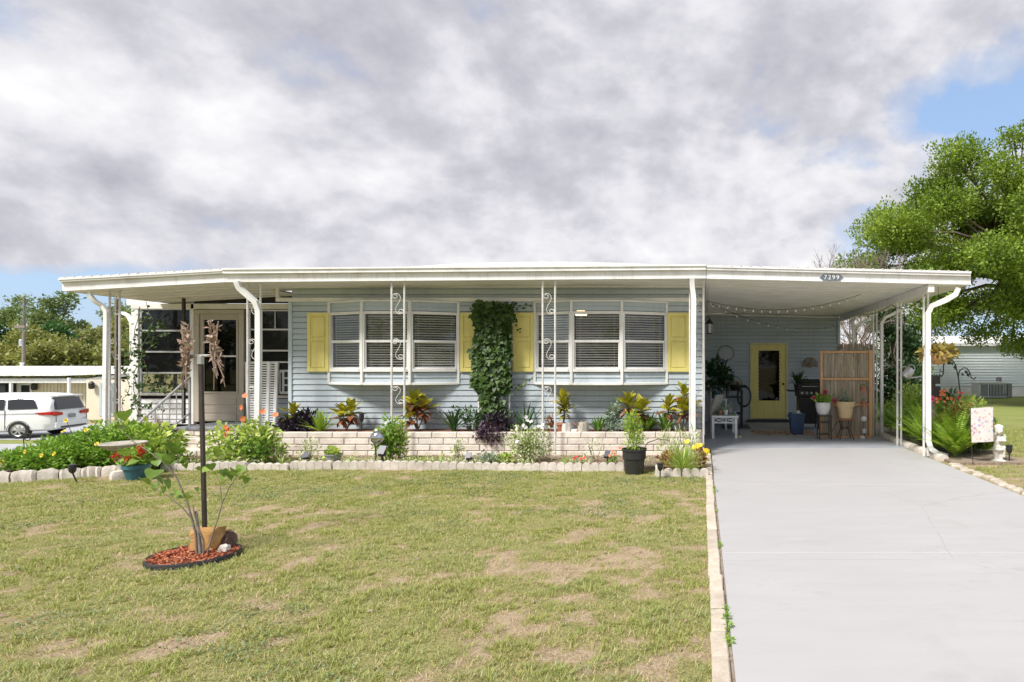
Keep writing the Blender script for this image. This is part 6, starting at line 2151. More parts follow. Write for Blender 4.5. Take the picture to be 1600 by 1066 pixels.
# shelf, teal pot, big dark plant, cabinet with basket behind the bench
Zc = 14.2
sh = thing('plant_shelf', 'small white shelf with a teal pot behind the bench', 'shelf', (WX(1122, Zc), Zc, FZ))
zs_ = WZ(623, Zc)
part('shelf_board', MB().cbox(WX(1108, Zc), Zc - .2, zs_ - .03, WX(1136, Zc), Zc + .2, zs_, 0.004), M['white'], sh)
for x in (WX(1109, Zc), WX(1133, Zc)):
    for y in (Zc - .19, Zc + .15):
        part('leg', MB().cbox(x, y, FZ, x + .035, y + .035, zs_ - .031, 0.003), M['white'], sh)
c_ = (WX(1118, Zc), Zc - .05, zs_)
tp = thing('potted_plant', 'teal pot holding a tall dark-leaved plant on the white shelf', 'potted plant', c_)
part('pot', MB().lathe([(0.08, 0), (0.11, 0.15), (0.12, 0.155), (0.12, 0.185), (0.10, 0.185), (0.1, .15), (0, .15)], c_, 18), M['blue_pot'], tp, smooth=True)
fpart('foliage', merge([blob((c_[0] + .02, c_[1], c_[2] + .5), (0.28, 0.25, 0.36), 420, 0.17, 0.06), blob((c_[0] + .24, c_[1], c_[2] + .42), (0.16, 0.16, 0.2), 150, 0.16, 0.05)]), G['dark'], tp)
part('stem', stems((c_[0], c_[1], c_[2] + .14), [(c_[0] + .2, c_[1], c_[2] + .6), (c_[0] - .1, c_[1], c_[2] + .75), (c_[0], c_[1], c_[2] + .8)], 0.008), M['stem'], tp)
c_ = (WX(1131, Zc), Zc + .05, zs_)
solo('small_jar', MB().lathe([(0.05, 0), (0.055, .13), (.045, .15), (.05, .17), (0, .17)], c_, 14), M['grey_pot'], 'small grey jar beside the teal pot on the shelf', 'jar', c_, smooth=True)
Zd = 14.9
cx0, cx1 = WX(1141, Zd), WX(1160, Zd)
zt2 = WZ(609, Zd)
cb = thing('plant_stand', 'dark open wooden stand with shelves left of the yellow door', 'stand', ((cx0 + cx1) / 2, Zd, FZ))
for zz_ in (0.35, 0.75, zt2):
    part('shelf', MB().cbox(cx0 - .12, Zd - .2, zz_ - .025, cx1, Zd + .25, zz_, 0.004), M['darkwood'], cb)
for x in (cx0 - .12, cx1 - .04):
    for y in (Zd - .2, Zd + .21):
        part('leg', MB().cbox(x + .001, y + .001, FZ, x + .04, y + .04, zt2 - .026, 0.003), M['darkwood'], cb)
c_ = (WX(1149, Zd), Zd, zt2)
bk = thing('wicker_basket', 'dark wicker basket with a tall handle on the wooden stand', 'basket', c_)
part('bowl', MB().lathe([(0.11, 0), (0.17, .09), (.18, .12), (.165, .12), (.10, .03), (0, .03)], c_, 18), M['darkwood'], bk, smooth=True)
part('handle', MB().tube([(c_[0] + .16 * math.cos(a), c_[1], c_[2] + .11 + .2 * math.sin(a)) for a in np.linspace(0, PI, 12)], 0.008, 6), M['darkwood'], bk, smooth=True)
fpart('contents', blob((c_[0], c_[1], c_[2] + .13), (.13, .12, .05), 70, 0.07, 0.05), M['dried'], bk)
c_ = (WX(1158, 14.5), 14.5, FZ)
hs = MB()
for k in range(5):
    hs.tube([(WX(1163, 15.6) + .16 * math.cos(a) * (1 + .03 * k), 15.6 + .03 * k, 0.72 + (.24 + .01 * k) * math.sin(a)) for a in np.linspace(0, 2 * PI, 20)], 0.012, 5)
solo('garden_hose', hs, M['black'], 'dark coiled garden hose on the wall left of the yellow door', 'hose', (WX(1163, 15.6), 15.6, .7), smooth=True)
solo('door_mat', MB().cbox(WX(1128, 14.6), 14.3, FZ + .001, WX(1172, 14.6), 15.2, FZ + .012, 0.004), M['black'], 'plain black mat on the floor behind the bench', 'mat', (WX(1150, 14.6), 14.7, FZ))
st2 = thing('solar_light', 'thin dark stake lamp standing right of the bench', 'solar light', (WX(1155, 12.6), 12.6, FZ))
part('stake', MB().rod((WX(1155, 12.6), 12.6, FZ), (WX(1155, 12.6), 12.6, .5), 0.008), M['black'], st2)
part('foot', MB().lathe([(.05, 0), (.05, .015), (.02, .03), (0, .03)], (WX(1155.5, 12.6), 12.6, FZ), 12), M['cream_pot'], st2)

# wall ornaments and lantern
sg = thing('round_wall_plaque', 'round openwork white plaque on the wall above the bench', 'plaque', W(1134.5, 552, 15.9))
c_ = W(1134.5, 552, 15.955)
r_ = 0.21
pm = MB().tube([(c_.x + r_ * math.cos(a), c_.y, c_.z + r_ * .92 * math.sin(a)) for a in np.linspace(0, 2 * PI, 30)], 0.012, 6)
part('hoop', pm, M['greybark'], sg, smooth=True)
pm = MB()
R_ = random.Random(4)
for zz_, n_ in ((-.13, 7), (-.06, 9), (.01, 9), (.08, 6)):
    for k in range(n_):
        x = (k - (n_ - 1) / 2) * 0.036
        pm.tube([(c_.x + x + .017 * math.cos(a), c_.y - .004, c_.z + zz_ + .026 * math.sin(a) + R_.uniform(-.004, .004)) for a in np.linspace(0, 5.2, 7)], 0.0055, 4)
part('openwork', pm, M['trim'], sg, kind='stuff')
part('disc', MB().lathe([(r_ - .01, -.004), (r_ - .01, .004), (0, .004)], (c_.x, c_.y + .014, c_.z), 30, M=Matrix.Rotation(PI / 2, 4, 'X') @ Matrix.Scale(.93, 4, (0, 1, 0))), M['siding'], sg)
fo_ = thing('fan_ornament', 'scalloped fan-shaped metal ornament on the wall right of the yellow door', 'wall ornament', W(1266, 570, 15.95))
c_ = W(1266, 571, 15.955)
pm = MB()
for k in range(13):
    a = rad(-10 + 200 * k / 12)
    d_ = Vector((math.cos(a), 0, math.sin(a)))
    pm.tube([c_ + d_ * .04, c_ + d_ * .15, c_ + d_ * .20], [.006, .012, .016], 5)
part('rib', pm, M['dried'], fo_, kind='stuff')
part('rim', MB().tube([c_ + Vector((math.cos(a), 0, math.sin(a))) * (.19 + .015 * abs(math.sin(a * 6))) for a in np.linspace(rad(-12), rad(192), 40)], 0.008, 5), M['dried'], fo_)
part('base', MB().lathe([(.05, -.01), (.05, .01), (0, .012)], (c_.x, c_.y, c_.z - .01), 14, M=Matrix.Rotation(PI / 2, 4, 'X')), M['dried'], fo_)
ln = thing('wall_lantern', 'black carriage lantern on the house wall inside the carport', 'lantern', W(1107.5, 510, 13.2))
c_ = W(1108.5, 512, 13.2)
part('cage', MB().lathe([(.045, -.14), (.05, -.12), (.02, -.15)][:2], c_, 4), M['blackmetal'], ln)
fr = MB()
for k in range(4):
    a = PI / 4 + k * PI / 2
    fr.tube([(c_.x + .055 * math.cos(a), c_.y + .055 * math.sin(a), c_.z - .12), (c_.x + .075 * math.cos(a), c_.y + .075 * math.sin(a), c_.z + .08)], .007, 5)
fr.lathe([(.06, -.135), (.065, -.12), (0, -.12)], c_, 4, M=Matrix.Rotation(PI / 4, 4, 'Z'))
part('frame', fr, M['blackmetal'], ln)
part('pane', MB().lathe([(.05, -.115), (.068, .078)], c_, 4, M=Matrix.Rotation(PI / 4 + .78, 4, 'Z')), M['white_pot'], ln)
part('roof', MB().lathe([(.10, .08), (.09, .095), (.03, .17), (.012, .20), (0, .21)], c_, 10), M['blackmetal'], ln, smooth=True)
part('bracket', MB().tube([(c_.x, c_.y, c_.z + .2), (c_.x - .02, c_.y, c_.z + .24), (c_.x - .06, c_.y, c_.z + .22), (XR + .015, c_.y, c_.z + .12)], .01, 6), M['blackmetal'], ln, smooth=True)

# rug, blue bin, grill
M['rug'] = mat('brown_patterned_rug', (0.16, 0.085, 0.055), (0.42, 0.33, 0.24), rough=1.0, scale=14, detail=1, stretch=(1, 1.6, 1), lo=.46, hi=.54)
solo('rug', MB().cbox(WX(1176, 13.4), 12.95, FZ + .001, WX(1275, 13.2), 13.85, FZ + .012, .004), M['rug'], 'brown patterned rug on the carport floor before the yellow door', 'rug', (WX(1225, 13.4), 13.4, FZ))
Zb2 = 12.95
c_ = (WX(1247, Zb2), Zb2 + .2, FZ + .012)
bi = thing('blue_bin', 'dark blue plastic bin standing on the rug', 'bin', c_)
part('bin_body', MB().lathe([(.155, 0), (.175, .02), (.215, .42), (.23, .425), (.23, .45), (.205, .45), (.17, .05), (0, .05)], c_, 4, M=Matrix.Rotation(PI / 4, 4, 'Z') @ Matrix.Scale(1.0, 4)), M['blue_bin'], bi)
part('handle', MB().cbox(c_[0] - .19, c_[1] - .16, .40, c_[0] - .15, c_[1] + .1, .44, .006), M['blue_bin'], bi)
solo('white_cup', MB().lathe([(.03, 0), (.04, .05), (.035, .05), (.028, .01), (0, .01)], (c_[0] + .02, c_[1] - .1, .49), 12).cbox(c_[0] - .10, c_[1] - .15, .475, c_[0] + .10, c_[1] - .05, .489, .004), M['white_pot'], 'white scoop resting on the rim of the blue bin', 'scoop', (c_[0], c_[1] - .1, .48), smooth=True)
Zg = 14.2
gx0, gx1 = WX(1241, Zg), WX(1286, Zg)
gr = thing('gas_grill', 'black gas grill with silver knobs behind the bamboo screen', 'grill', ((gx0 + gx1) / 2, Zg, FZ))
part('cart', MB().cbox(gx0 + .12, Zg, .15, gx1 - .06, Zg + .45, .78, .01), M['black'], gr)
part('firebox', MB().cbox(gx0 + .08, Zg - .02, .781, gx1 - .03, Zg + .48, .95, .015), M['black'], gr)
gl = MB().prism([(Zg + .0, .952), (Zg + .06, 1.1), (Zg + .2, 1.19), (Zg + .36, 1.17), (Zg + .48, .952)], 'yz', gx0 + .1, gx1 - .05)
part('lid', gl, M['black'], gr, smooth=30)
part('side_table', MB().cbox(gx0 - .12, Zg + .02, .90, gx0 + .078, Zg + .42, .935, .006), M['black'], gr)
part('handle', MB().rod((gx0 + .18, Zg - .02, 1.02), (gx1 - .12, Zg - .02, 1.02), .012), M['alu'], gr, smooth=True)
for k in range(4):
    part('knob', MB().lathe([(.028, -.03), (.03, .0), (0, .0)], (gx0 + .18 + k * .11, Zg - .035, .87), 10, M=Matrix.Rotation(PI / 2, 4, 'X')), M['alu'], gr, smooth=True)
for (x, y) in ((gx0 + .14, Zg + .03), (gx1 - .1, Zg + .03), (gx0 + .14, Zg + .4), (gx1 - .1, Zg + .4)):
    part('caster', MB().lathe([(.03, -.015), (.045, -.01), (.045, .01), (.03, .015)], (x, y, FZ + .045), 10, M=Matrix.Rotation(PI / 2, 4, 'Y')), M['black'], gr, smooth=True)
    part('leg', MB().rod((x, y, FZ + .06), (x, y, .15), .015), M['black'], gr)
c_ = (WX(1247, 14.35), 14.4, .935)
fe = thing('potted_fern', 'potted fern standing on the side table of the grill', 'potted plant', c_)
part('pot', MB().lathe([(.07, 0), (.10, .13), (.085, .13), (0, .11)], c_, 14), M['black'], fe, smooth=True)
fpart('fronds', fern((c_[0], c_[1], c_[2] + .12), 34, 0.42, 0.055, (0.1, 1.2), (0.3, 1.2), 16), G['vine'], fe)

# bamboo screen with its pine frame
Zk = 12.55
k0, k1, kz = WX(1281.5, Zk), WX(1363, Zk), WZ(548.5, Zk)
bs = thing('bamboo_screen', 'reed screen in a stained pine frame at the right side of the carport', 'screen', ((k0 + k1) / 2, Zk, FZ))
part('stile', MB().cbox(k0, Zk - .02, FZ, k0 + .045, Zk + .02, kz, .003), M['pine'], bs)
part('stile', MB().cbox(k1 - .075, Zk - .03, FZ, k1 - .002, Zk + .02, kz + .01, .003), M['pine'], bs)
for zz_ in (kz - .045, WZ(594, Zk), WZ(634, Zk), WZ(686, Zk) + .02):
    part('rail', MB().cbox(k0 + .046, Zk - .018, zz_, k1 - .076, Zk + .012, zz_ + .045, .003), M['pine'], bs)


def reeds(x0, x1, y, z0, z1, n, seed):
    R_ = random.Random(seed)
    mb = MB()
    for k in range(n):
        x = x0 + (x1 - x0) * (k + R_.random()) / n
        yy = y + R_.uniform(0, .014)
        za = z0 + R_.uniform(-.0, .03)
        while za < z1 - .05:
            zb_ = min(z1 + R_.uniform(-.03, .03), za + R_.uniform(.5, 1.3))
            mb.tube([(x, yy, za), (x + R_.uniform(-.012, .012), yy, (za + zb_) / 2), (x + R_.uniform(-.014, .014), yy, zb_)], R_.uniform(.0035, .0065), 4, cap=False)
            za = zb_ - .02
    return mb


part('reed_mat', reeds(k0 + .03, k1 - .06, Zk + .025, FZ + .03, kz - .01, 230, 3), M['reed'], bs, kind='stuff')
b2 = thing('reed_fence', 'dark reed fence leaning behind the pine-framed screen', 'screen', (WX(1342, 13.2), 13.2, FZ))
part('reed_mat', reeds(WX(1309, 13.1), WX(1367, 13.1), 13.1, FZ + .02, WZ(538, 13.1), 200, 5), M['reed'], b2, kind='stuff')
for zz_ in (.5, 1.5):
    part('wire', MB().rod((WX(1309, 13.1), 13.09, zz_), (WX(1367, 13.1), 13.09, zz_), .004), M['blackmetal'], b2)

# stools and pots in front of the screen
Zp = 12.15


def stool(x0, x1, y, top, label):
    t = thing('metal_stool', label, 'plant stand', ((x0 + x1) / 2, y, FZ))
    d_ = x1 - x0
    part('seat', MB().cbox(x0 - .01, y - .01, top - .025, x1 + .01, y + d_ + .01, top, .004), M['brownmetal'], t)
    for x in (x0, x1 - .022):
        for yy in (y, y + d_ - .022):
            part('leg', MB().cbox(x, yy, FZ, x + .022, yy + .022, top - .026, .003), M['brownmetal'], t)
    br = MB()
    for zz_ in (top - .16, FZ + .09):
        br.cbox(x0 + .023, y + .002, zz_, x1 - .023, y + .02, zz_ + .018, .002).cbox(x0 + .023, y + d_ - .02, zz_, x1 - .023, y + d_ - .002, zz_ + .018, .002)
    part('brace', br, M['brownmetal'], t, kind='stuff')
    return t


zst = WZ(649, Zp)
stool(WX(1280, Zp), WX(1300, Zp), Zp, zst, 'brown metal stool under the white geranium pot')
c_ = (WX(1288, Zp), Zp + .13, zst)
wp = thing('potted_geranium', 'white ribbed pot of pink-red geranium on the metal stool', 'potted plant', c_)
pm = MB()
pr = [(.09, 0), (.12, .05), (.145, .15), (.15, .25), (.135, .25), (.12, .22), (0, .22)]
pm.lathe(pr, c_, 24, wob=.012, seed=2)
part('pot', pm, M['white_pot'], wp, smooth=50)
geranium(wp, (c_[0], c_[1], c_[2] + .32), (.23, .2, .10), 260, [W(1289, 612, Zp), W(1288, 617, Zp), W(1303, 625, Zp), W(1272, 622, Zp), W(1290, 614, Zp + .1), W(1305, 628, Zp)], 'pink')
x0, x1 = WX(1311, Zp), WX(1338, Zp)
c_ = (WX(1324.5, Zp), Zp + .2, WZ(655, Zp))
ps = thing('wire_plant_stand', 'bent dark metal stand under the large cream pot', 'plant stand', (c_[0], c_[1], FZ))
pm = MB().lathe([(.19, -.03), (.19, -.012), (.0, -.012)], c_, 20)
part('saucer', MB().lathe([(.16, -.03), (.19, -.002), (.18, -.002), (.15, -.02), (0, -.02)], c_, 20), M['terracotta'], ps, smooth=True)
lg = MB()
for k in range(4):
    a = PI / 4 + k * PI / 2
    part('leg', MB().tube([(c_[0] + .14 * math.cos(a), c_[1] + .14 * math.sin(a), c_[2] - .032), (c_[0] + .10 * math.cos(a), c_[1] + .10 * math.sin(a), c_[2] - .2), (c_[0] + .20 * math.cos(a), c_[1] + .2 * math.sin(a), FZ)], .011, 6), M['brownmetal'], ps, smooth=True)
part('ring', MB().tube([(c_[0] + .105 * math.cos(a), c_[1] + .105 * math.sin(a), c_[2] - .2) for a in np.linspace(0, 2 * PI, 18)], .007, 5), M['brownmetal'], ps)
part('brace', MB().tube([(WX(1302, Zp), Zp + .1, .18), (WX(1310, Zp), Zp + .12, WZ(660, Zp))], .008, 5), M['brownmetal'], ps)
cpot = thing('potted_plant', 'large cream flower pot with a broad rim on the wire stand', 'potted plant', c_)
part('pot', MB().lathe([(.125, 0), (.165, .24), (.19, .242), (.195, .34), (.18, .34), (.165, .29), (0, .29)], c_, 28), M['cream_pot'], cpot, smooth=True)
fpart('foliage', merge([blob((c_[0] - .02, c_[1], c_[2] + .36), (.16, .15, .06), 140, .06, .03), blob((c_[0], c_[1], c_[2] + .44), (.05, .05, .12), 70, .06, .014)]), G['greyleaf'], cpot)
for (px_, py_, r_, mk, lab) in ((1349, 606, .055, 'terracotta', 'upper small terracotta pot hanging on the bamboo screen'), (1350, 629, .05, 'terracotta', 'lower small terracotta half pot hanging on the bamboo screen')):
    c_ = W(px_, py_, Zk - .07)
    t = thing('hanging_pot', lab, 'pot', c_, 'terracotta pots on the bamboo screen')
    part('pot', MB().lathe([(r_ * .65, -.10), (r_ * .9, 0), (r_ * 1.1, 0), (r_ * 1.1, .03), (r_ * .9, .03), (0, .02)], c_, 16), M['terracotta'], t, smooth=True)
    part('ring', MB().tube([(c_.x + r_ * 1.0 * math.cos(a), c_.y + r_ * math.sin(a), c_.z - .004) for a in np.linspace(0, 2 * PI, 16)] + [(c_.x + .12, Zk - .02, c_.z)], .005, 5), M['blackmetal'], t)
    fpart('foliage', blob((c_.x, c_.y, c_.z + .05), (.06, .05, .04), 40, .04, .02), G['greyleaf'], t)
c_ = W(1349.5, 655, Zk - .09)
cf = thing('hanging_planter', 'white ceramic fish-shaped planter hanging low on the bamboo screen', 'planter', c_)
part('body', MB().lathe([(0, -.05), (.05, -.04), (.065, 0), (.05, .04), (.015, .06), (0, .062)], c_, 16), M['white_pot'], cf, smooth=True)
part('chain', MB().rod((c_.x, c_.y, c_.z - .05), (c_.x, c_.y, c_.z - .2), .004).rod((c_.x, c_.y, c_.z + .06), (c_.x, Zk - .03, c_.z + .2), .004), M['blackmetal'], cf)
c_ = W(1350.5, 677, Zk - .09)
cf2 = thing('white_mug', 'small white mug at the foot of the bamboo screen', 'mug', (c_.x, c_.y, FZ))
part('cup', MB().lathe([(.035, .10), (.045, .19), (.04, .19), (.03, .12), (0, .12)], (c_.x, c_.y, FZ), 14), M['white_pot'], cf2, smooth=True)
part('bracket', MB().rod((c_.x, c_.y, FZ), (c_.x, c_.y, .13), .008), M['blackmetal'], cf2)
sandal = tag(place('white_stone', flat_stone(90, .05, .05, 'whitestone'), None, (WX(1348, 12.4), 12.4, FZ)), 'small white stone on the floor under the white mug', 'stone')

# string of lights
def string_lights(pts, label, nb):
    sl_ = thing('string_lights', label, 'string lights', pts[0], 'strings of small bulbs under the carport ceiling')
    P3 = []
    for a, b_, sag in pts[1]:
        for i in range(13):
            t = i / 12
            P3.append(Vector(a).lerp(Vector(b_), t) - Vector((0, 0, sag * 4 * t * (1 - t))))
    part('wire', MB().tube(P3, .006, 4), M['black'], sl_)
    bulb = MB().lathe([(.010, 0), (.010, -.015), (.015, -.03), (.012, -.042), (0, -.05)], (0, 0, 0), 8).mesh('bulb', M['bulb'], smooth=True)
    sock = MB().lathe([(.009, .01), (.011, -.022), (0, -.022)], (0, 0, 0), 6).mesh('socket', M['black'])
    for i in range(nb):
        q = (i + .5) / nb * (len(P3) - 1)
        p = P3[int(q)].lerp(P3[min(int(q) + 1, len(P3) - 1)], q % 1)
        o = place('bulb', bulb, sl_, p - Vector((0, 0, .012)))
        place('socket', sock, o, (0, 0, 0))
    return sl_


A1, A2 = W(1104, 470, 11.2), W(1345, 460, 11.0)
string_lights((A1, [(A1, A2, .22)]), 'string of small white bulbs sagging across the carport ceiling', 18)
B1, B2 = W(1104, 471, 11.3), Vector((3.5, 15.9, 2.55))
string_lights((B1, [(B1, B2, .25)]), 'second dark bulb string sagging towards the rear carport corner', 14)
C1 = Vector((3.6, 15.8, 2.62))
string_lights((C1, [(C1, (3.58, 13.6, 2.66), .05), ((3.58, 13.6, 2.66), (3.58, 11.5, 2.66), .06), ((3.58, 11.5, 2.66), (3.64, 9.9, 2.66), .14)]), 'bulb string running along the right beam of the carport', 22)

# ------------------------------------------------------------------ right-hand side bed
b0 = (4.05, 10.0, 0.04)
frs = [((4.05, 9.75), 40, .72, 'bright fern at the front of the side bed beside the carport downspout'), ((4.35, 10.3), 46, .85, 'large bright fern behind the garden flag'), ((4.75, 10.25), 30, .5, 'low fern just behind the cherub statue'),
       ((4.05, 11.0), 40, .8, 'arching fern between the second and third carport posts'), ((4.0, 10.45), 40, .72, 'bright fern leaning over the kerb between the first two carport posts'),
       ((4.1, 12.1), 40, .85, 'dark arching fern beside the carport kerb'), ((4.15, 13.4), 36, .85, 'rear fern near the bamboo screen')]
for i, ((x, y), n_, L_, lab) in enumerate(frs):
    t = thing('fern', lab, 'fern', (x, y, .04), 'ferns in the side bed')
    fpart('fronds', fern((x, y, .05), int(n_ * 1.25), L_ * 1.12, .085, (0.05, .75), (0.4, 1.25), 24), G['fern'] if i < 5 else G['mari'], t)
for (x, y, lab, n_, m_, h_) in ((4.25, 11.6, 'tall leafy shrub behind the second carport post', 900, 'mari', .5), (4.35, 12.9, 'tall yellow-green shrub in the rear of the side bed', 1000, 'lime', .55), (4.75, 10.9, 'leafy shrub under the shepherd hooks', 1200, 'lime', .46), (4.5, 10.1, 'dark leafy filler shrub among the front ferns', 700, 'vine', .36), (4.8, 12.0, 'dark shrub at the back of the side bed', 800, 'vine', .5)):
    bush('side_shrub', lab, 'shrub', (x, y, h_ + .02), [(0, 0, 0, .36, .36, h_ * .95, n_), (.1, .1, h_ * .4, .26, .26, h_ * .6, n_ // 2)], G[m_], .09, .032, group='shrubs in the side bed')
t = thing('red_flower_plant', 'shrub topped with salmon-red flowers below the shepherd hooks', 'flowering shrub', (4.45, 10.6, .04))
fpart('foliage', blob((4.45, 10.6, .5), (.32, .25, .36), 500, .08, .035), G['coleus'], t)
for k in range(16):
    p = W(1480 + rnd.uniform(-18, 24), 622 + rnd.uniform(-12, 8), 10.3)
    o = place('flower', np_mesh('flower', *flowers([(0, 0, 0)], .034, 6), G['orange'] if k % 4 else G['red']), t, p)
for k in range(4):
    p = W(1453 + rnd.uniform(-2, 6), 626 + rnd.uniform(-8, 8), 10.3)
    place('flower', np_mesh('flower', *flowers([(0, 0, 0)], .04, 6), G['pink']), t, p)

# utility pedestal, watering can, hanging basket, shepherd hooks
Zu = 10.6
ub = thing('utility_pedestal', 'dark grey electric box on a post behind the front carport downspout', 'utility box', (WX(1462, Zu), Zu, 0))
part('box', MB().cbox(WX(1457, Zu), Zu, WZ(600, Zu), WX(1469.5, Zu), Zu + .14, WZ(587, Zu), .008), M['blackmetal'], ub)
part('box', MB().cbox(WX(1458, Zu), Zu, WZ(622, Zu), WX(1470.5, Zu), Zu + .14, WZ(604, Zu), .008), M['blackmetal'], ub)
part('post', MB().cbox(WX(1460, Zu), Zu + .141, 0, WX(1467, Zu), Zu + .2, WZ(586, Zu), .006), M['greybark'], ub)
part('frame', MB().tube([(WX(1441, 10.2), 10.2, .3), (WX(1441, 10.2), 10.2, WZ(587, 10.2)), (WX(1458, 10.2), 10.2, WZ(587, 10.2))], .008, 5), M['blackmetal'], ub)
part('panel', MB().cbox(WX(1441.5, 10.2), 10.205, .35, WX(1445.5, 10.2), 10.24, WZ(588, 10.2), .004), M['grey_pot'], ub)
c_ = Vector((3.83, 11.3, WZ(583, 11.3)))
Rw = Matrix.Translation(c_) @ Matrix.Rotation(rad(35), 4, 'Y')
wc = thing('watering_can', 'galvanised watering can hanging tilted on the second carport post', 'watering can', c_)


def tm_(mb, Mx):
    mb.v = [tuple(Mx @ Vector(p)) for p in mb.v]
    return mb


part('body', tm_(MB().lathe([(.085, -.10), (.09, -.09), (.085, .07), (.06, .10), (.055, .10), (0, .09)], (0, 0, 0), 18), Rw), M['alu'], wc, smooth=True)
part('spout', tm_(MB().tube([(.07, 0, -.06), (.15, 0, .0), (.22, 0, .07)], [.022, .016, .013], 8).lathe([(.014, 0), (.035, .03), (0, .032)], (.22, 0, .07), 10, M=Matrix.Rotation(rad(50), 4, 'Y')), Rw), M['alu'], wc, smooth=True)
part('handle', tm_(MB().tube([(-.085 - .07 * math.sin(a), 0, .07 * math.cos(a)) for a in np.linspace(0, PI, 9)], .009, 6).tube([(.0 + .07 * math.cos(a), 0, .09 + .08 * math.sin(a)) for a in np.linspace(0, PI, 9)], .008, 6), Rw), M['alu'], wc, smooth=True)
part('hook', MB().tube([(3.71, 11.3, c_.z + .2), (3.78, 11.3, c_.z + .2), (3.80, 11.3, c_.z + .1)], .005, 5), M['blackmetal'], wc)
Zh = 9.98
c_ = W(1466, 556, Zh)
hb = thing('hanging_basket', 'coir hanging basket of yellowing leaves beside the front carport post', 'hanging basket', c_)
part('coir_bowl', MB().lathe([(.0, -.15), (.1, -.13), (.17, -.06), (.195, .03), (.18, .03), (0, .02)], c_, 20), M['pine'], hb, smooth=True)
M['yleaf'] = leaf_mat('yellowing_leaves', [(.32, .24, .06), (.42, .32, .09), (.22, .20, .05), (.40, .30, .16)], trans=.3)
fpart('foliage', merge([blob((c_.x, c_.y, c_.z + .07), (.25, .22, .07), 130, .14, .09, up=.0), blob((c_.x, c_.y, c_.z + .02), (.26, .22, .05), 40, .13, .09, up=-.8)]), M['yleaf'], hb)
ch = MB()
for k in range(3):
    a = 2 * PI * k / 3
    ch.rod((c_.x + .19 * math.cos(a), c_.y + .19 * math.sin(a), c_.z + .03), (c_.x, c_.y, c_.z + .55), .003, 4)
ch.rod((c_.x, c_.y, c_.z + .55), (c_.x, c_.y, cz(c_.x) + .0), .004, 4)
part('chain', ch, M['blackmetal'], hb, kind='stuff')
Zq = 11.0
sh_ = thing('shepherd_hook', 'black double shepherd hook with scroll leaves in the side bed', 'shepherd hook', (WX(1502, Zq), Zq, 0))
part('shaft', MB().tube([(WX(1503, Zq), Zq, 0), W(1500, 610, Zq), W(1497, 588, Zq), W(1493, 570, Zq), W(1486, 560, Zq), W(1478, 562, Zq), W(1474, 572, Zq), W(1474, 584, Zq), W(1471, 589, Zq), W(1468, 585, Zq)], .011, 6), M['blackmetal'], sh_, smooth=True)
part('arm', MB().tube([W(1497, 590, Zq), W(1499, 580, Zq), W(1505, 575, Zq), W(1511, 575.5, Zq), W(1515, 582, Zq), W(1518, 591, Zq), W(1522, 593, Zq), W(1525, 589, Zq)], .010, 6), M['blackmetal'], sh_, smooth=True)
part('curl', MB().tube([W(1470, 576, Zq), W(1468, 580, Zq), W(1473, 581, Zq)], .008, 5), M['blackmetal'], sh_, smooth=True)
lf = [W(x, y, Zq - .01) for x, y in ((1482, 563), (1486, 567), (1490, 571), (1503, 583), (1507, 579), (1510, 583), (1479, 566))]
Lk = kites(np.array([tuple(p) for p in lf]), np.array([[.5, 0, -.6]] * len(lf)) + rng.normal(size=(len(lf), 3)) * .3, .09, .07, np.tile([0, -1, .2], (len(lf), 1)))
fpart('scroll_leaf', Lk, M['blackmetal'], sh_)

# garden flag
Zf = 9.15
fx0, fx1, fz0, fz1 = WX(1517, Zf), WX(1551.5, Zf), WZ(691, Zf), WZ(637, Zf)
gf = thing('garden_flag', 'small pale floral garden flag on a thin stand', 'flag', (WX(1519, Zf), Zf, 0))
m, nt, b = bsdf_mat('floral_print')
lk = nt.links.new
geo = nt.nodes.new('ShaderNodeNewGeometry')
vo = nd(nt, 'ShaderNodeTexVoronoi', i_Scale=20.0)
nz = nd(nt, 'ShaderNodeTexNoise', i_Scale=18, i_Detail=4)
n5 = nd(nt, 'ShaderNodeTexNoise', i_Scale=45, i_Detail=2)
n6 = nd(nt, 'ShaderNodeTexNoise', i_Scale=5, i_Detail=2)
for k in (vo, nz, n5, n6):
    lk(geo.outputs['Position'], k.inputs['Vector'])
pal = ramp(nt, [(.0, (.50, .24, .36)), (.3, (.38, .32, .58)), (.55, (.62, .38, .26)), (.8, (.66, .46, .50))], nd(nt, 'ShaderNodeSeparateColor').outputs[0], 'CONSTANT')
sc_ = [n for n in nt.nodes if n.bl_idname == 'ShaderNodeSeparateColor'][0]
lk(vo.outputs['Color'], sc_.inputs[0])
msk = ramp(nt, [(.28, 1), (.45, 0)], mth(nt, 'ADD', vo.outputs['Distance'], mth(nt, 'MULTIPLY', mth(nt, 'SUBTRACT', nz.outputs[0], .5), .5))).outputs[0]
c = mixc(nt, mth(nt, 'MULTIPLY', msk, ramp(nt, [(.30, 0), (.38, .9)], n6.outputs[0]).outputs[0]), (.68, .65, .62), pal.outputs[0])
c = mixc(nt, ramp(nt, [(.58, 0), (.66, .35)], n5.outputs[0]).outputs[0], c, (.45, .38, .48))
lk(c, b.inputs['Base Color'])
b.inputs['Roughness'].default_value = .9
cl_ = MB()
nx_, nz_ = 12, 14
for i in range(nx_ + 1):
    for j in range(nz_ + 1):
        u, v = i / nx_, j / nz_
        cl_.v.append((fx0 + (fx1 - fx0) * u + .012 * (1 - v), Zf + .012 * math.sin(u * 7 + v * 3) * (1 - v * .7), fz0 + (fz1 - fz0) * v + .02 * (u - .5)))
for i in range(nx_):
    for j in range(nz_):
        a = i * (nz_ + 1) + j
        cl_.f.append((a, a + nz_ + 1, a + nz_ + 2, a + 1))
part('cloth', cl_, m, gf, smooth=True)
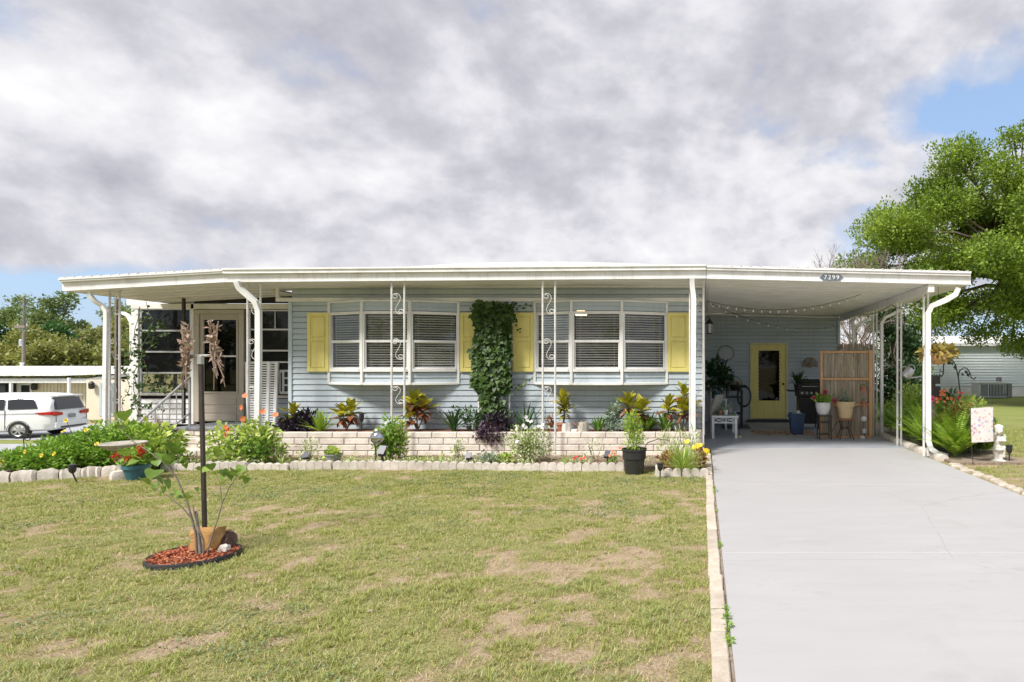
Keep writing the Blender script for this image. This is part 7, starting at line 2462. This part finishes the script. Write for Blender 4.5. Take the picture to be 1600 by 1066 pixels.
part('stand', MB().tube([(fx0 + .035, Zf + .01, 0), (fx0 - .005, Zf + .01, .6), (fx0 - .01, Zf + .01, fz1 + .02), (fx1 + .01, Zf + .01, fz1 + .035)], .005, 5), M['brownmetal'], gf)

# cherub statue: one continuous cast body
Zt = 9.4
sx_, sy_ = WX(1559.5, Zt), Zt
st_ = thing('cherub_statue', 'white cherub garden statue on a round base beside the flag', 'statue', (sx_, sy_, 0))
bm = bmesh.new()


def ball(c, r, s=(1, 1, 1)):
    bmesh.ops.create_icosphere(bm, subdivisions=3, radius=1.0, matrix=Matrix.Translation((c[0], c[1], c[2])) @ Matrix.Diagonal((r * s[0], r * s[1], r * s[2], 1)))


def limb(a, b_, r0, r1, k=7):
    for i in range(k):
        t = i / (k - 1)
        ball([a[j] + (b_[j] - a[j]) * t for j in range(3)], r0 + (r1 - r0) * t)


ball((0, 0, .02), .1, (1.15, .9, .3))
ball((-.05, -.02, .035), .06, (1, 1, .45))
ball((.06, -.02, .03), .05, (1, 1, .5))
limb((-.035, -.01, .06), (-.035, 0, .20), .030, .040)
limb((.035, .02, .06), (.028, .01, .20), .030, .040)
ball((-.04, -.045, .05), .028, (.8, 1.4, .6))
ball((.045, -.03, .05), .028, (.8, 1.4, .6))
ball((0, 0, .235), .062, (1.1, .9, 1.0))
ball((.0, -.005, .20), .07, (1.15, .9, .5))
limb((.075, .0, .23), (.08, .01, .10), .03, .02)
ball((0, -.005, .30), .058, (1.0, .85, 1.1))
ball((0, 0, .355), .055, (1.15, .8, .8))
limb((-.055, 0, .375), (-.09, -.04, .33), .024, .020, 5)
limb((-.09, -.04, .33), (-.05, -.075, .41), .020, .016, 5)
limb((.055, 0, .375), (.09, -.035, .33), .024, .020, 5)
limb((.09, -.035, .33), (.03, -.075, .335), .020, .016, 5)
ball((-.045, -.075, .425), .026)
ball((.025, -.075, .335), .022)
limb((0, 0, .39), (.005, -.005, .42), .024, .024, 3)
ball((.01, -.01, .48), .062, (.95, 1.0, 1.05))
ball((.01, -.062, .468), .012)
ball((-.02, -.05, .465), .022)
ball((.04, -.05, .465), .022)
ball((.01, -.058, .445), .014, (1.4, 1, .6))
for k in range(24):
    a = k * 2.39996
    u = k / 24
    rr3 = .058 * math.sqrt(u) * 1.05
    p = (.01 + rr3 * math.cos(a), .012 + rr3 * math.sin(a) * 1.0 + (.01 if math.sin(a) < -.3 else 0), .50 + .048 * math.sqrt(max(0, 1 - u * .9)))
    ball(p, .016)
ball((-.07, .05, .37), .05, (.8, .25, 1.2))
ball((.07, .05, .37), .05, (.8, .25, 1.2))
me = bpy.data.meshes.new('body')
bm.to_mesh(me)
bm.free()
tmp = bpy.data.objects.new('tmp', me)
COL.objects.link(tmp)
md = tmp.modifiers.new('r', 'REMESH')
md.mode = 'VOXEL'
md.voxel_size = .0075
dg = bpy.context.evaluated_depsgraph_get()
me2 = bpy.data.meshes.new_from_object(tmp.evaluated_get(dg))
bpy.data.objects.remove(tmp)
me2.materials.clear()
me2.materials.append(M['whitestone'])
me2.polygons.foreach_set('use_smooth', [True] * len(me2.polygons))
place('body', me2, st_, M=Matrix.Translation((sx_, sy_, 0.0)) @ Matrix.Scale(1.06, 4) @ Matrix.Rotation(rad(-25), 4, 'Z'))
place('plinth_stone', flat_stone(95, .12, .035, 'whitestone'), st_, (sx_, sy_, 0))

# ------------------------------------------------------------------ trees
def tree(name, label, trunk, clumps, m_, leaf, n_per, bark=None, group=None, seed=1, limb_r=.10, lump=.3, width=None, cat='tree', up=.4):
    """trunk: [(x,y,z,r)...]; clumps: [(x,y,z, rx,ry,rz, weight)]"""
    R_ = random.Random(seed)
    base = trunk[0]
    t = thing(name, label, cat, base[:3], group)
    tr_ = MB().tube([p[:3] for p in trunk], [p[3] for p in trunk], 10)
    part('trunk', tr_, bark or M['bark'], t, smooth=True)
    br = MB()
    top = trunk[-1]
    vs = []
    for c in clumps:
        s = trunk[R_.randrange(max(1, len(trunk) // 2), len(trunk))]
        a = Vector(s[:3])
        e = Vector(c[:3])
        m1 = a.lerp(e, .5) + Vector((R_.uniform(-.3, .3), R_.uniform(-.3, .3), R_.uniform(0, .5)))
        lr = min(limb_r, s[3] * .7)
        br.tube([a, a.lerp(m1, .5) + Vector((R_.uniform(-.1, .1), R_.uniform(-.1, .1), R_.uniform(-.1, .1))), m1, m1.lerp(e, .6), e], [lr, lr * .8, lr * .55, lr * .32, lr * .12], 6)
        for _ in range(4):
            d_ = Vector((R_.uniform(-1, 1) * c[3], R_.uniform(-1, 1) * c[4], R_.uniform(-.7, .9) * c[5])) * .8
            br.tube([m1.lerp(e, R_.uniform(.3, .9)), e + d_ * .55, e + d_], [lr * .25, lr * .16, lr * .05], 4)
        vs.append(blob(c[:3], c[3:6], int(n_per * c[6]), leaf, width or leaf * .5, shell=.5, up=up, lump=lump, seed=R_.randrange(1 << 30)))
    part('branches', br, bark or M['bark'], t, smooth=True, kind='stuff')
    fpart('crown', merge(vs), m_, t)
    return t


# the big oak on the right
R_ = random.Random(5)
oc = []
OC, OR = Vector((13.2, 25.0, 5.6)), Vector((6.4, 5.2, 5.0))
for k in range(200):
    while True:
        d_ = Vector((R_.uniform(-1, 1), R_.uniform(-1, .8), R_.uniform(-1, 1)))
        if .35 < d_.length < 1:
            break
    sh_ = 1.0 if d_.z > 0 else 1.0
    p = OC + Vector((d_.x * OR.x * (1 + .12 * (d_.z < .1)), d_.y * OR.y, d_.z * OR.z))
    if p.z < (2.4 + .3 * max(0, 11 - p.x)):
        continue
    # leave the lower middle open so limbs show
    if p.x > 13.2 and 3.0 < p.z < 7.0 and p.y < 25 and R_.random() < .8:
        continue
    s = R_.uniform(.75, 1.25)
    oc.append((p.x, p.y, p.z, s * 1.0, s * 1.0, s * .62, s * s))
tree('oak_tree', 'large bright green oak on the right overhanging the neighbouring house', [(15.4, 25.6, -.2, .42), (15.1, 25.4, 1.5, .34), (14.5, 25.1, 3.2, .30), (13.6, 24.9, 4.6, .22), (12.6, 24.9, 6.2, .15), (12.4, 25, 7.6, .09)], oc, G['oak'], .12, 1350, seed=9, limb_r=.13, width=.075)
# dark shrub tree behind the carport
dc = []
for k in range(26):
    a, u = R_.uniform(0, 6.28), R_.random()
    zc_ = .3 + 3.0 * u
    rr3 = .62 * math.sqrt(R_.random()) * (1.1 - .4 * u)
    dc.append((5.35 + rr3 * math.cos(a), 17 + rr3 * math.sin(a), zc_, .42, .42, .4, 1))
tree('dark_shrub_tree', 'dense dark green small tree between the carport posts and the neighbouring house', [(5.35, 17, -.1, .09), (5.35, 17, 1.2, .07), (5.4, 17, 2.6, .04)], dc, G['dark'], .13, 230, seed=4, limb_r=.04, width=.06)
dc = []
for k in range(14):
    a, u = R_.uniform(0, 6.28), R_.random()
    dc.append((6.7 + .5 * math.cos(a) * u, 19.5 + .5 * math.sin(a), .4 + 1.9 * R_.random(), .5, .5, .42, 1))
tree('dark_shrub_tree', 'lower dark shrub right of the dense small tree', [(6.7, 19.5, -.1, .08), (6.7, 19.5, 1.4, .05)], dc, G['vine'], .13, 190, seed=14, limb_r=.04, width=.06)


# bare tree behind the carport
def bare_tree(name, label, base, h, seed, spread=.55, depth=6, r0=.10, m_=None):
    R_ = random.Random(seed)
    t = thing(name, label, 'tree', base)
    trunk, twig = MB(), MB()

    def grow(p, d, L, r, k):
        q = p + d * L * .5 + Vector((R_.uniform(-.05, .05), R_.uniform(-.05, .05), 0)) * L
        e = q + (d + Vector((R_.uniform(-.3, .3), R_.uniform(-.3, .3), R_.uniform(-.1, .25)))).normalized() * L * .5
        (trunk if k < 2 else twig).tube([p, q, e], [r, r * .85, r * .7], 6 if k < 3 else 4, cap=False)
        if k >= depth:
            return
        for _ in range(3 if k > 0 else 4):
            nd_ = (d + Vector((R_.uniform(-1, 1), R_.uniform(-1, 1), R_.uniform(-.35, .6))) * spread * 1.3).normalized()
            grow(e if R_.random() < .7 else q, nd_, L * R_.uniform(.6, .82), r * .62, k + 1)
    grow(Vector(base), Vector((0, 0, 1)), h * .36, r0, 0)
    part('trunk', trunk, m_ or G['bare'], t, smooth=True)
    part('branches', twig, m_ or G['bare'], t, kind='stuff')
    return t


bare_tree('bare_tree', 'leafless grey tree whose twigs show above the carport roof', (5.2, 21.0, -.1), 5.1, 7, .42, 6, .08)
bare_tree('bare_bush', 'tangle of pale bare branches behind the carport posts', (4.55, 17.2, .2), 3.4, 12, .8, 5, .05)
t = thing('dry_shrub', 'rusty dry-leaved shrub behind the reed fence', 'shrub', (4.6, 18.3, 0))
fpart('foliage', blob((4.55, 18.3, 1.9), (.75, .5, .45), 500, .1, .04), M['dried'], t)
part('stem', stems((4.6, 18.3, 0), [(4.3, 18.3, 2.0), (4.8, 18.3, 2.1), (4.6, 18.2, 1.7)], .02), M['greybark'], t)

# tree line behind the neighbour on the left
kinds = [('far', 'tall grey-green tree'), ('far3', 'deep green tree'), ('far2', 'olive bushy tree')]
spec = [(-75.0, 60, 11.2, 3.8, 0, 'at the far left edge behind the utility pole'), (-69.5, 62, 10.2, 3.4, 0, 'left of the gap behind the utility pole'), (-64.5, 61, 9.6, 3.3, 0, 'rising right of the utility pole'), (-60.0, 62, 9.4, 3.2, 0, 'just left of the porch roof corner'), (-55.5, 61, 9.0, 3.2, 0, 'behind the left porch downspout'), (-51, 60, 8.6, 3.0, 0, 'seen through the porch posts'), (-46.5, 60, 8.2, 3.0, 0, 'behind the porch creeper'),
        (-64.5, 54, 6.6, 2.6, 1, 'directly right of the utility pole'), (-58.5, 55, 6.4, 2.6, 1, 'low behind the bushy olive trees'), (-55, 50, 5.2, 2.5, 2, 'standing over the white neighbouring roof at the far left'), (-50.5, 49, 5.9, 2.7, 2, 'standing over the white neighbouring roof left of the porch'), (-46, 48, 5.8, 2.6, 2, 'standing over the white neighbouring roof behind the porch posts'), (-59.5, 50, 4.8, 2.3, 2, 'at the far left over the neighbouring roof'), (-41.5, 48, 5.4, 2.5, 2, 'behind the porch screen window')]
for i, (x, y, h, r, k, lab) in enumerate(spec):
    cl2 = []
    R2 = random.Random(100 + i)
    for j in range(22):
        while True:
            d_ = Vector((R2.uniform(-1, 1), R2.uniform(-1, 1), R2.uniform(-1, 1)))
            if .3 < d_.length < 1:
                break
        zc_ = (h - 1.5) * .55 + d_.z * h * .42
        rr3 = r * (1.0 if d_.z < .3 else .8)
        s = R2.uniform(.7, 1.2)
        cl2.append((x + d_.x * rr3, y + d_.y * rr3, zc_, s * 1.05, s * 1.05, s * .75, 1))
    mk, nm = kinds[k]
    tree('broadleaf_tree', nm + ' ' + lab, [(x, y, -1.6, .22), (x + .1, y, h * .3, .17), (x, y, h * .6, .09)], cl2, G[mk], .28, 330, seed=200 + i, limb_r=.07, group='trees behind the left neighbour', width=.18)
# utility pole
up_ = thing('utility_pole', 'weathered utility pole with transformer cans above the left neighbour roof', 'utility pole', (WX(37, 44), 44, -1.5))
part('pole', MB().tube([(WX(37, 44), 44, -1.5), W(37, 560, 44), W(38, 462, 44)], [.12, .10, .07], 10), M['greybark'], up_, smooth=True)
part('transformer', MB().lathe([(.10, 0), (.12, .04), (.12, .42), (.09, .48), (0, .5)], W(33, 541, 43.6), 14), M['alu'], up_, smooth=True)
part('crossarm', MB().cbox(WX(27, 44), 43.8, WZ(513, 44), WX(43, 44), 43.9, WZ(509, 44), .02), M['greybark'], up_)
part('insulator', MB().lathe([(.04, 0), (.05, .1), (.03, .2), (0, .21)], W(28, 510, 43.85), 8).lathe([(.04, 0), (.05, .1), (.03, .2), (0, .21)], W(42, 510, 43.85), 8), M['alu'], up_, kind='stuff')
c_ = W(38, 482, 44)
fpart('climbing_leaves', merge([blob((c_.x, c_.y, c_.z + dz), (.26, .26, .6), 60, .18, .08) for dz in (-1.2, -.5, .2)] + [blob((c_.x + .2, c_.y, c_.z + .7), (.4, .3, .4), 50, .18, .06)]), G['greyleaf'], up_)

# ------------------------------------------------------------------ left neighbour
M['cream'] = mat('cream_siding', (.74, .67, .52), (.68, .61, .47), rough=.6, scale=2)
M['creamlight'] = mat('light_cream_siding', (.72, .65, .52), (.67, .60, .475), rough=.6, scale=2)
M['flatroof'] = mat('white_roof_coating', (.78, .77, .76), (.66, .64, .62), rough=.6, scale=.6, stretch=(1, 4, 1))
nb = thing('cream_house', 'low cream mobile home with a white flat roof down the slope on the left', 'house', (-40, 35, -1.36))
Zn = 33.0
part('wall', MB().box(-52, Zn, -1.4, WX(135, Zn), Zn + .2, .72), M['cream'], nb)
gv = MB()
x = -51.8
while x < WX(134, Zn):
    gv.box(x, Zn - .03, -1.4, x + .10, Zn - .001, .70)
    x += .19
part('siding_rib', gv, M['cream'], nb, kind='stuff')
part('wall', MB().box(WX(135, Zn - .8), Zn - .8, -1.4, WX(222, Zn - .8), Zn + 9, .78), M['creamlight'], nb)
part('roof', MB().prism([(-53, .98), (WX(90, 32), .98), (WX(205, 32), 1.12), (WX(205, 32), 1.42), (-53, 1.42)], 'xz', 32.1, 32.16), M['white'], nb)
part('roof_edge', MB().prism([(-53, .60), (WX(95, 31), .60), (WX(166, 31), 1.00), (WX(166, 31), 1.14), (WX(95, 31), .83), (-53, .83)], 'xz', 32.3, 32.36), M['white'], nb)
part('roof_sheet', MB().quad((-53, 32.1, 1.42), (WX(205, 32), 32.1, 1.42), (WX(205, 32), 45, 1.5), (-53, 45, 1.5)).quad((-53, 32.3, .82), (WX(95, 31), 32.3, .82), (WX(95, 31), 33, .90), (-53, 33, .90)), M['flatroof'], nb)
w_ = part('window', MB().box(WX(156, Zn - .8), Zn - .84, WZ(648, Zn), WX(178, Zn - .8), Zn - .801, WZ(597, Zn)), M['bluetrim'], nb)
part('pane', MB().quad(*[W(a, b_, Zn - .85) for a, b_ in ((158, 646), (176, 646), (176, 599), (158, 599))]), M['glass'], w_)
d_ = part('door', MB().box(WX(28, Zn), Zn - .06, -1.3, WX(52, Zn), Zn - .031, WZ(597, Zn)), M['trim'], nb)
part('pane', MB().quad(*[W(a, b_, Zn - .07) for a, b_ in ((33, 626), (46, 626), (46, 602), (33, 602))]), M['screen'], d_)
for px_, py_, zz_ in ((57, 604, Zn - .05), (146.5, 602, Zn - .85)):
    c_ = W(px_, py_, zz_)
    l_ = part('wall_lamp', MB().lathe([(.06, -.2), (.12, -.16), (.13, .1), (.05, .2), (0, .22)], (c_.x, c_.y - .12, c_.z), 8), M['blackmetal'], nb)
part('post', MB().box(WX(105, 31), 31, -1.4, WX(108, 31), 31.1, .9).box(WX(14, 31), 31, -1.4, WX(17, 31), 31.1, .62), M['white'], nb, kind='stuff')
part('screen_room', MB().box(-52, 32.4, -1.4, WX(8, 32.4), 32.9, .62), M['screen'], nb)
part('roof_pipe', MB().lathe([(.07, 0), (.07, .18), (.11, .19), (.11, .22), (0, .23)], W(34, 573, 34), 10), M['white'], nb)

# ------------------------------------------------------------------ minivan
vx, vy, vz = -25.86, 24.87, -1.335
van = thing('minivan', 'white minivan parked on the pale drive beyond the flower bed', 'minivan', (vx, vy, vz))
VM = Matrix.Translation((vx, vy, vz)) @ Matrix.Rotation(rad(195), 4, 'Z')
M['carwhite'] = mat('white_car_paint', (.80, .80, .80), (.78, .78, .78), rough=.18, spec=.6)
M['carglass'] = mat('tinted_car_glass', (.02, .022, .024), (.025, .027, .03), rough=.05, spec=.8)
M['tyre'] = mat('tyre_rubber', (.018, .018, .018), (.025, .025, .025), rough=.9)
M['redlens'] = mat('red_tail_lamp', (.45, .02, .02), (.38, .015, .015), rough=.15)
M['rim'] = mat('alloy_rim', (.55, .55, .56), (.45, .45, .46), rough=.3, metal=.7)
# cross-sections: x from the tail, half widths and heights
secs = [(-.06, .86, .42, .70, .70, .88), (.0, .93, .34, .80, 1.0, 1.05), (.08, .97, .30, .78, 1.50, 1.12), (.30, 1.0, .27, .74, 1.70, 1.12), (.9, 1.0, .25, .74, 1.745, 1.10), (2.2, 1.0, .24, .74, 1.75, 1.06), (3.2, 1.0, .24, .72, 1.70, 1.02), (3.75, .99, .25, .66, 1.42, 1.0), (4.25, .97, .26, .80, 1.06, .96), (4.9, .90, .28, .74, .88, .80), (5.1, .74, .36, .62, .70, .62)]
body = MB()
ringn = None
for (x, hw, zb_, rw_, zt_, zbelt) in secs:
    half = [(hw * .82, zb_), (hw * .97, zb_ + .08), (hw, zb_ + .3), (hw * .985, max(zbelt, zb_ + .32)), (rw_ + (hw - rw_) * .45, zbelt + (zt_ - zbelt) * .55), (rw_ + .02, zt_ - (zt_ - zbelt) * .12), (rw_ - .12, zt_), (rw_ * .4, zt_ + .015)]
    ring_ = [(y, z) for y, z in half] + [(-y, z) for y, z in half[::-1]]
    body.v += [(x, y, z) for y, z in ring_]
    ringn = len(ring_)
for i in range(len(secs) - 1):
    for k in range(ringn):
        a, b_ = i * ringn + k, i * ringn + (k + 1) % ringn
        body.f.append((a, b_, b_ + ringn, a + ringn))
body.f.append(tuple(range(ringn)))
body.f.append(tuple(range((len(secs) - 1) * ringn, len(secs) * ringn))[::-1])
vb = part('body', tm_(body, VM), M['carwhite'], van, smooth=50)


def vpart(name, mb, m_, parent=None, smooth=None):
    return part(name, tm_(mb, VM), M[m_] if isinstance(m_, str) else m_, parent or van, smooth)


def side_glass(pts, s):
    mb = MB()
    o = []
    for x, z in pts:
        t = (z - 1.1) / .62
        y = 1.0 - .075 * max(0, t) ** .9 - .15 * max(0, t) ** 1.5
        o.append((x, s * (y + .012), z))
    mb.v += o
    mb.f.append(tuple(range(len(o))))
    return mb


for s in (1, -1):
    for pts in ([(.42, 1.16), (1.35, 1.14), (1.42, 1.50), (1.1, 1.55), (.62, 1.52)], [(1.47, 1.13), (2.5, 1.10), (2.46, 1.54), (1.52, 1.54)], [(2.58, 1.10), (3.45, 1.06), (3.1, 1.50), (2.55, 1.54)]):
        vpart('side_window', side_glass(pts, s), 'carglass')
vpart('rear_window', MB().quad((-.045, .70, 1.10), (-.045, -.70, 1.10), (.095, -.66, 1.57), (.095, .66, 1.57)), 'carglass')
for s in (1, -1):
    vpart('rear_quarter_glass', MB().quad((-.03, s * .80, 1.10), (-.045, s * .70, 1.10), (.095, s * .66, 1.57), (.15, s * .735, 1.55)), 'carglass')
vpart('spoiler', MB().cbox(-.03, -.68, 1.615, .30, .68, 1.665, .015), 'carwhite')
for s in (1, -1):
    tl = MB().prism([(s * .50, .88), (s * .52, .98), (s * .93, 1.04), (s * .95, .93), (s * .90, .86)], 'yz', -.085, .04)
    vpart('tail_lamp', tl, 'redlens')
    tl = MB().prism([(-.02, .90), (.0, 1.03), (.52, 1.0), (.36, .92)], 'xz', s * .985, s * 1.012)
    vpart('tail_lamp', tl, 'redlens')
vpart('bumper', MB().cbox(-.13, -.88, .36, .0, .88, .62, .04), 'carwhite')
vpart('number_plate', MB().cbox(-.105, -.16, .74, -.07, .16, .90, .004), 'grey_pot')
vpart('bumper_vent', MB().box(-.134, -.7, .37, -.12, .7, .44), 'black')
for x_, z0_, z1_ in ((1.44, .34, 1.12), (2.54, .30, 1.10), (3.5, .5, 1.04)):
    for s in (1, -1):
        vpart('panel_gap', MB().box(x_ - .008, s * 1.001 - .004, z0_, x_ + .008, s * 1.001 + .004, z1_), 'black')
for y_ in (-.84, .84):
    vpart('panel_gap', MB().box(-.075, y_ - .008, .62, -.03, y_ + .008, 1.02), 'black')
vpart('side_strip', MB().box(.4, 1.002, .97, 3.6, 1.012, .985), 'grey_pot')
for x in (1.02, 4.05):
    for s in (1, -1):
        Mw = Matrix.Translation((x, s * .90, .34)) @ Matrix.Rotation(PI / 2, 4, 'X')
        wh = part('wheel', tm_(MB().lathe([(.22, -.11), (.32, -.11), (.345, -.06), (.345, .06), (.32, .11), (.22, .11), (.22, -.11)], (0, 0, 0), 24, cap=False), VM @ Mw), M['tyre'], van, smooth=True)
        rm = MB().lathe([(.225, .1), (.235, .115), (.21, .10), (.20, .03)], (0, 0, 0), 24, cap=False).lathe([(.05, .05), (.055, .1), (0, .105)], (0, 0, 0), 10)
        for k in range(7):
            a = 2 * PI * k / 7
            rm.box(.04, -.028, .055, .215, .028, .095, M=Matrix.Rotation(a, 4, 'Z'))
        Mw2 = Mw @ (Matrix.Identity(4) if s < 0 else Matrix.Rotation(PI, 4, 'X'))
        part('rim', tm_(rm, VM @ Mw2), M['rim'], wh, smooth=30)
        part('spoke_gap_shade', tm_(MB().lathe([(.215, .052), (0, .053)], (0, 0, 0), 24), VM @ Mw2), M['black'], wh)  # black disc added behind the rim as painted shade between the spokes
        ar = MB()
        for k in range(14):
            a0_, a1_ = PI * k / 14 - .1, PI * (k + 1) / 14 - .1
            ar.quad(*[(x + r * math.cos(a), s * 1.006, .34 + r * math.sin(a)) for r, a in ((.345, a0_), (.365, a0_), (.365, a1_), (.345, a1_))])
        vpart('wheel_arch', ar, 'black')

# ------------------------------------------------------------------ right neighbour
nr_ = thing('blue_house', 'long pale blue neighbouring mobile home beyond the lawn on the right', 'house', (22, 33, -.15))
Zr2 = 33.0
hx0, hx1 = WX(1425, Zr2), 40
M['paleblue'] = mat('pale_blue_siding', (.64, .70, .71), (.60, .655, .67), rough=.55, scale=1)
part('wall', MB().box(hx0, Zr2 + .03, .4, hx1, Zr2 + 8, WZ(541, Zr2)), M['paleblue'], nr_)
bd_ = MB()
z = .42
while z < WZ(541, Zr2) - .1:
    bd_.prism([(Zr2 + .03, z), (Zr2 - .02, z), (Zr2 + .015, z + .155), (Zr2 + .03, z + .155)], 'yz', hx0, hx1)
    z += .15
part('siding', bd_, M['paleblue'], nr_, kind='stuff')
part('skirting', MB().box(hx0, Zr2 + .01, -.3, hx1, Zr2 + 7.9, .399), M['flatroof'], nr_)
part('roof', MB().prism([(Zr2 - .25, WZ(541, Zr2) + .0), (Zr2 - .25, WZ(541, Zr2) + .14), (Zr2 + 4, WZ(541, Zr2) + .75), (Zr2 + 8.2, WZ(541, Zr2) + .1), (Zr2 + 8.2, WZ(541, Zr2))], 'yz', hx0 - .3, hx1), M['flatroof'], nr_)
w_ = part('window', MB().cbox(WX(1431, Zr2), Zr2 - .06, WZ(592, Zr2), WX(1437, Zr2), Zr2 - .021, WZ(560, Zr2), .01), M['trim'], nr_)
part('pane', MB().quad(*[W(a, b_, Zr2 - .07) for a, b_ in ((1432, 590), (1436, 590), (1436, 562), (1432, 562))]), M['screen'], w_)
Za = 31.0
au = thing('air_conditioner', 'large grey outdoor air-conditioning unit against the pale blue house', 'air conditioner', (WX(1557, Za), Za, -.15))
ax0, ax1, az1 = WX(1531, Za), WX(1573, Za), WZ(599, Za)
part('case', MB().cbox(ax0, Za, -.12, ax1, Za + 1.0, az1, .02), M['alu'], au)
part('top', MB().cbox(ax0 - .02, Za - .02, az1 + .001, ax1 + .02, Za + 1.02, az1 + .06, .01), M['white'], au)
lv2 = MB()
for k in range(13):
    x = ax0 + .48 + k * .075
    lv2.box(x, Za - .02, -.05, x + .03, Za - .001, az1 - .05)
part('louvre', lv2, M['blackmetal'], au, kind='stuff')
part('intake_panel', MB().cbox(ax0 + .04, Za - .012, -.05, ax0 + .42, Za - .001, az1 - .05, .004), M['grey_pot'], au)
part('duct', MB().cbox(ax1 + .001, Za + .2, -.12, WX(1585, Za), Za + 1.0, az1 - .02, .02).cbox(WX(1575, Za), Za + 1.01, az1 - .1, WX(1581, Za), Za + 1.3, az1 + .3, .02), M['grey_pot'], au)
part('service_panel', MB().cbox(ax1 - .18, Za - .012, .1, ax1 - .02, Za - .001, az1 - .1, .005), M['white'], au)

# trees across the street behind the camera: they show only as reflections in the window glass
for i in range(13):
    x = -44 + i * 4.6 + rnd.uniform(-1, 1)
    h = rnd.uniform(4.8, 7.6)
    R2 = random.Random(300 + i)
    cl2 = [(x + R2.uniform(-2, 2), -27 + R2.uniform(-1.5, 1.5), h * R2.uniform(.25, .9), 1.3, 1.3, .95, 1) for _ in range(14)]
    tree('street_tree', 'leafy tree across the street, seen only as a reflection in the window glass', [(x, -27, 0, .2), (x, -27, h * .4, .15), (x + .2, -27, h * .7, .08)], cl2, G['far'], .34, 110, seed=400 + i, limb_r=.07, group='trees across the street', width=.24)
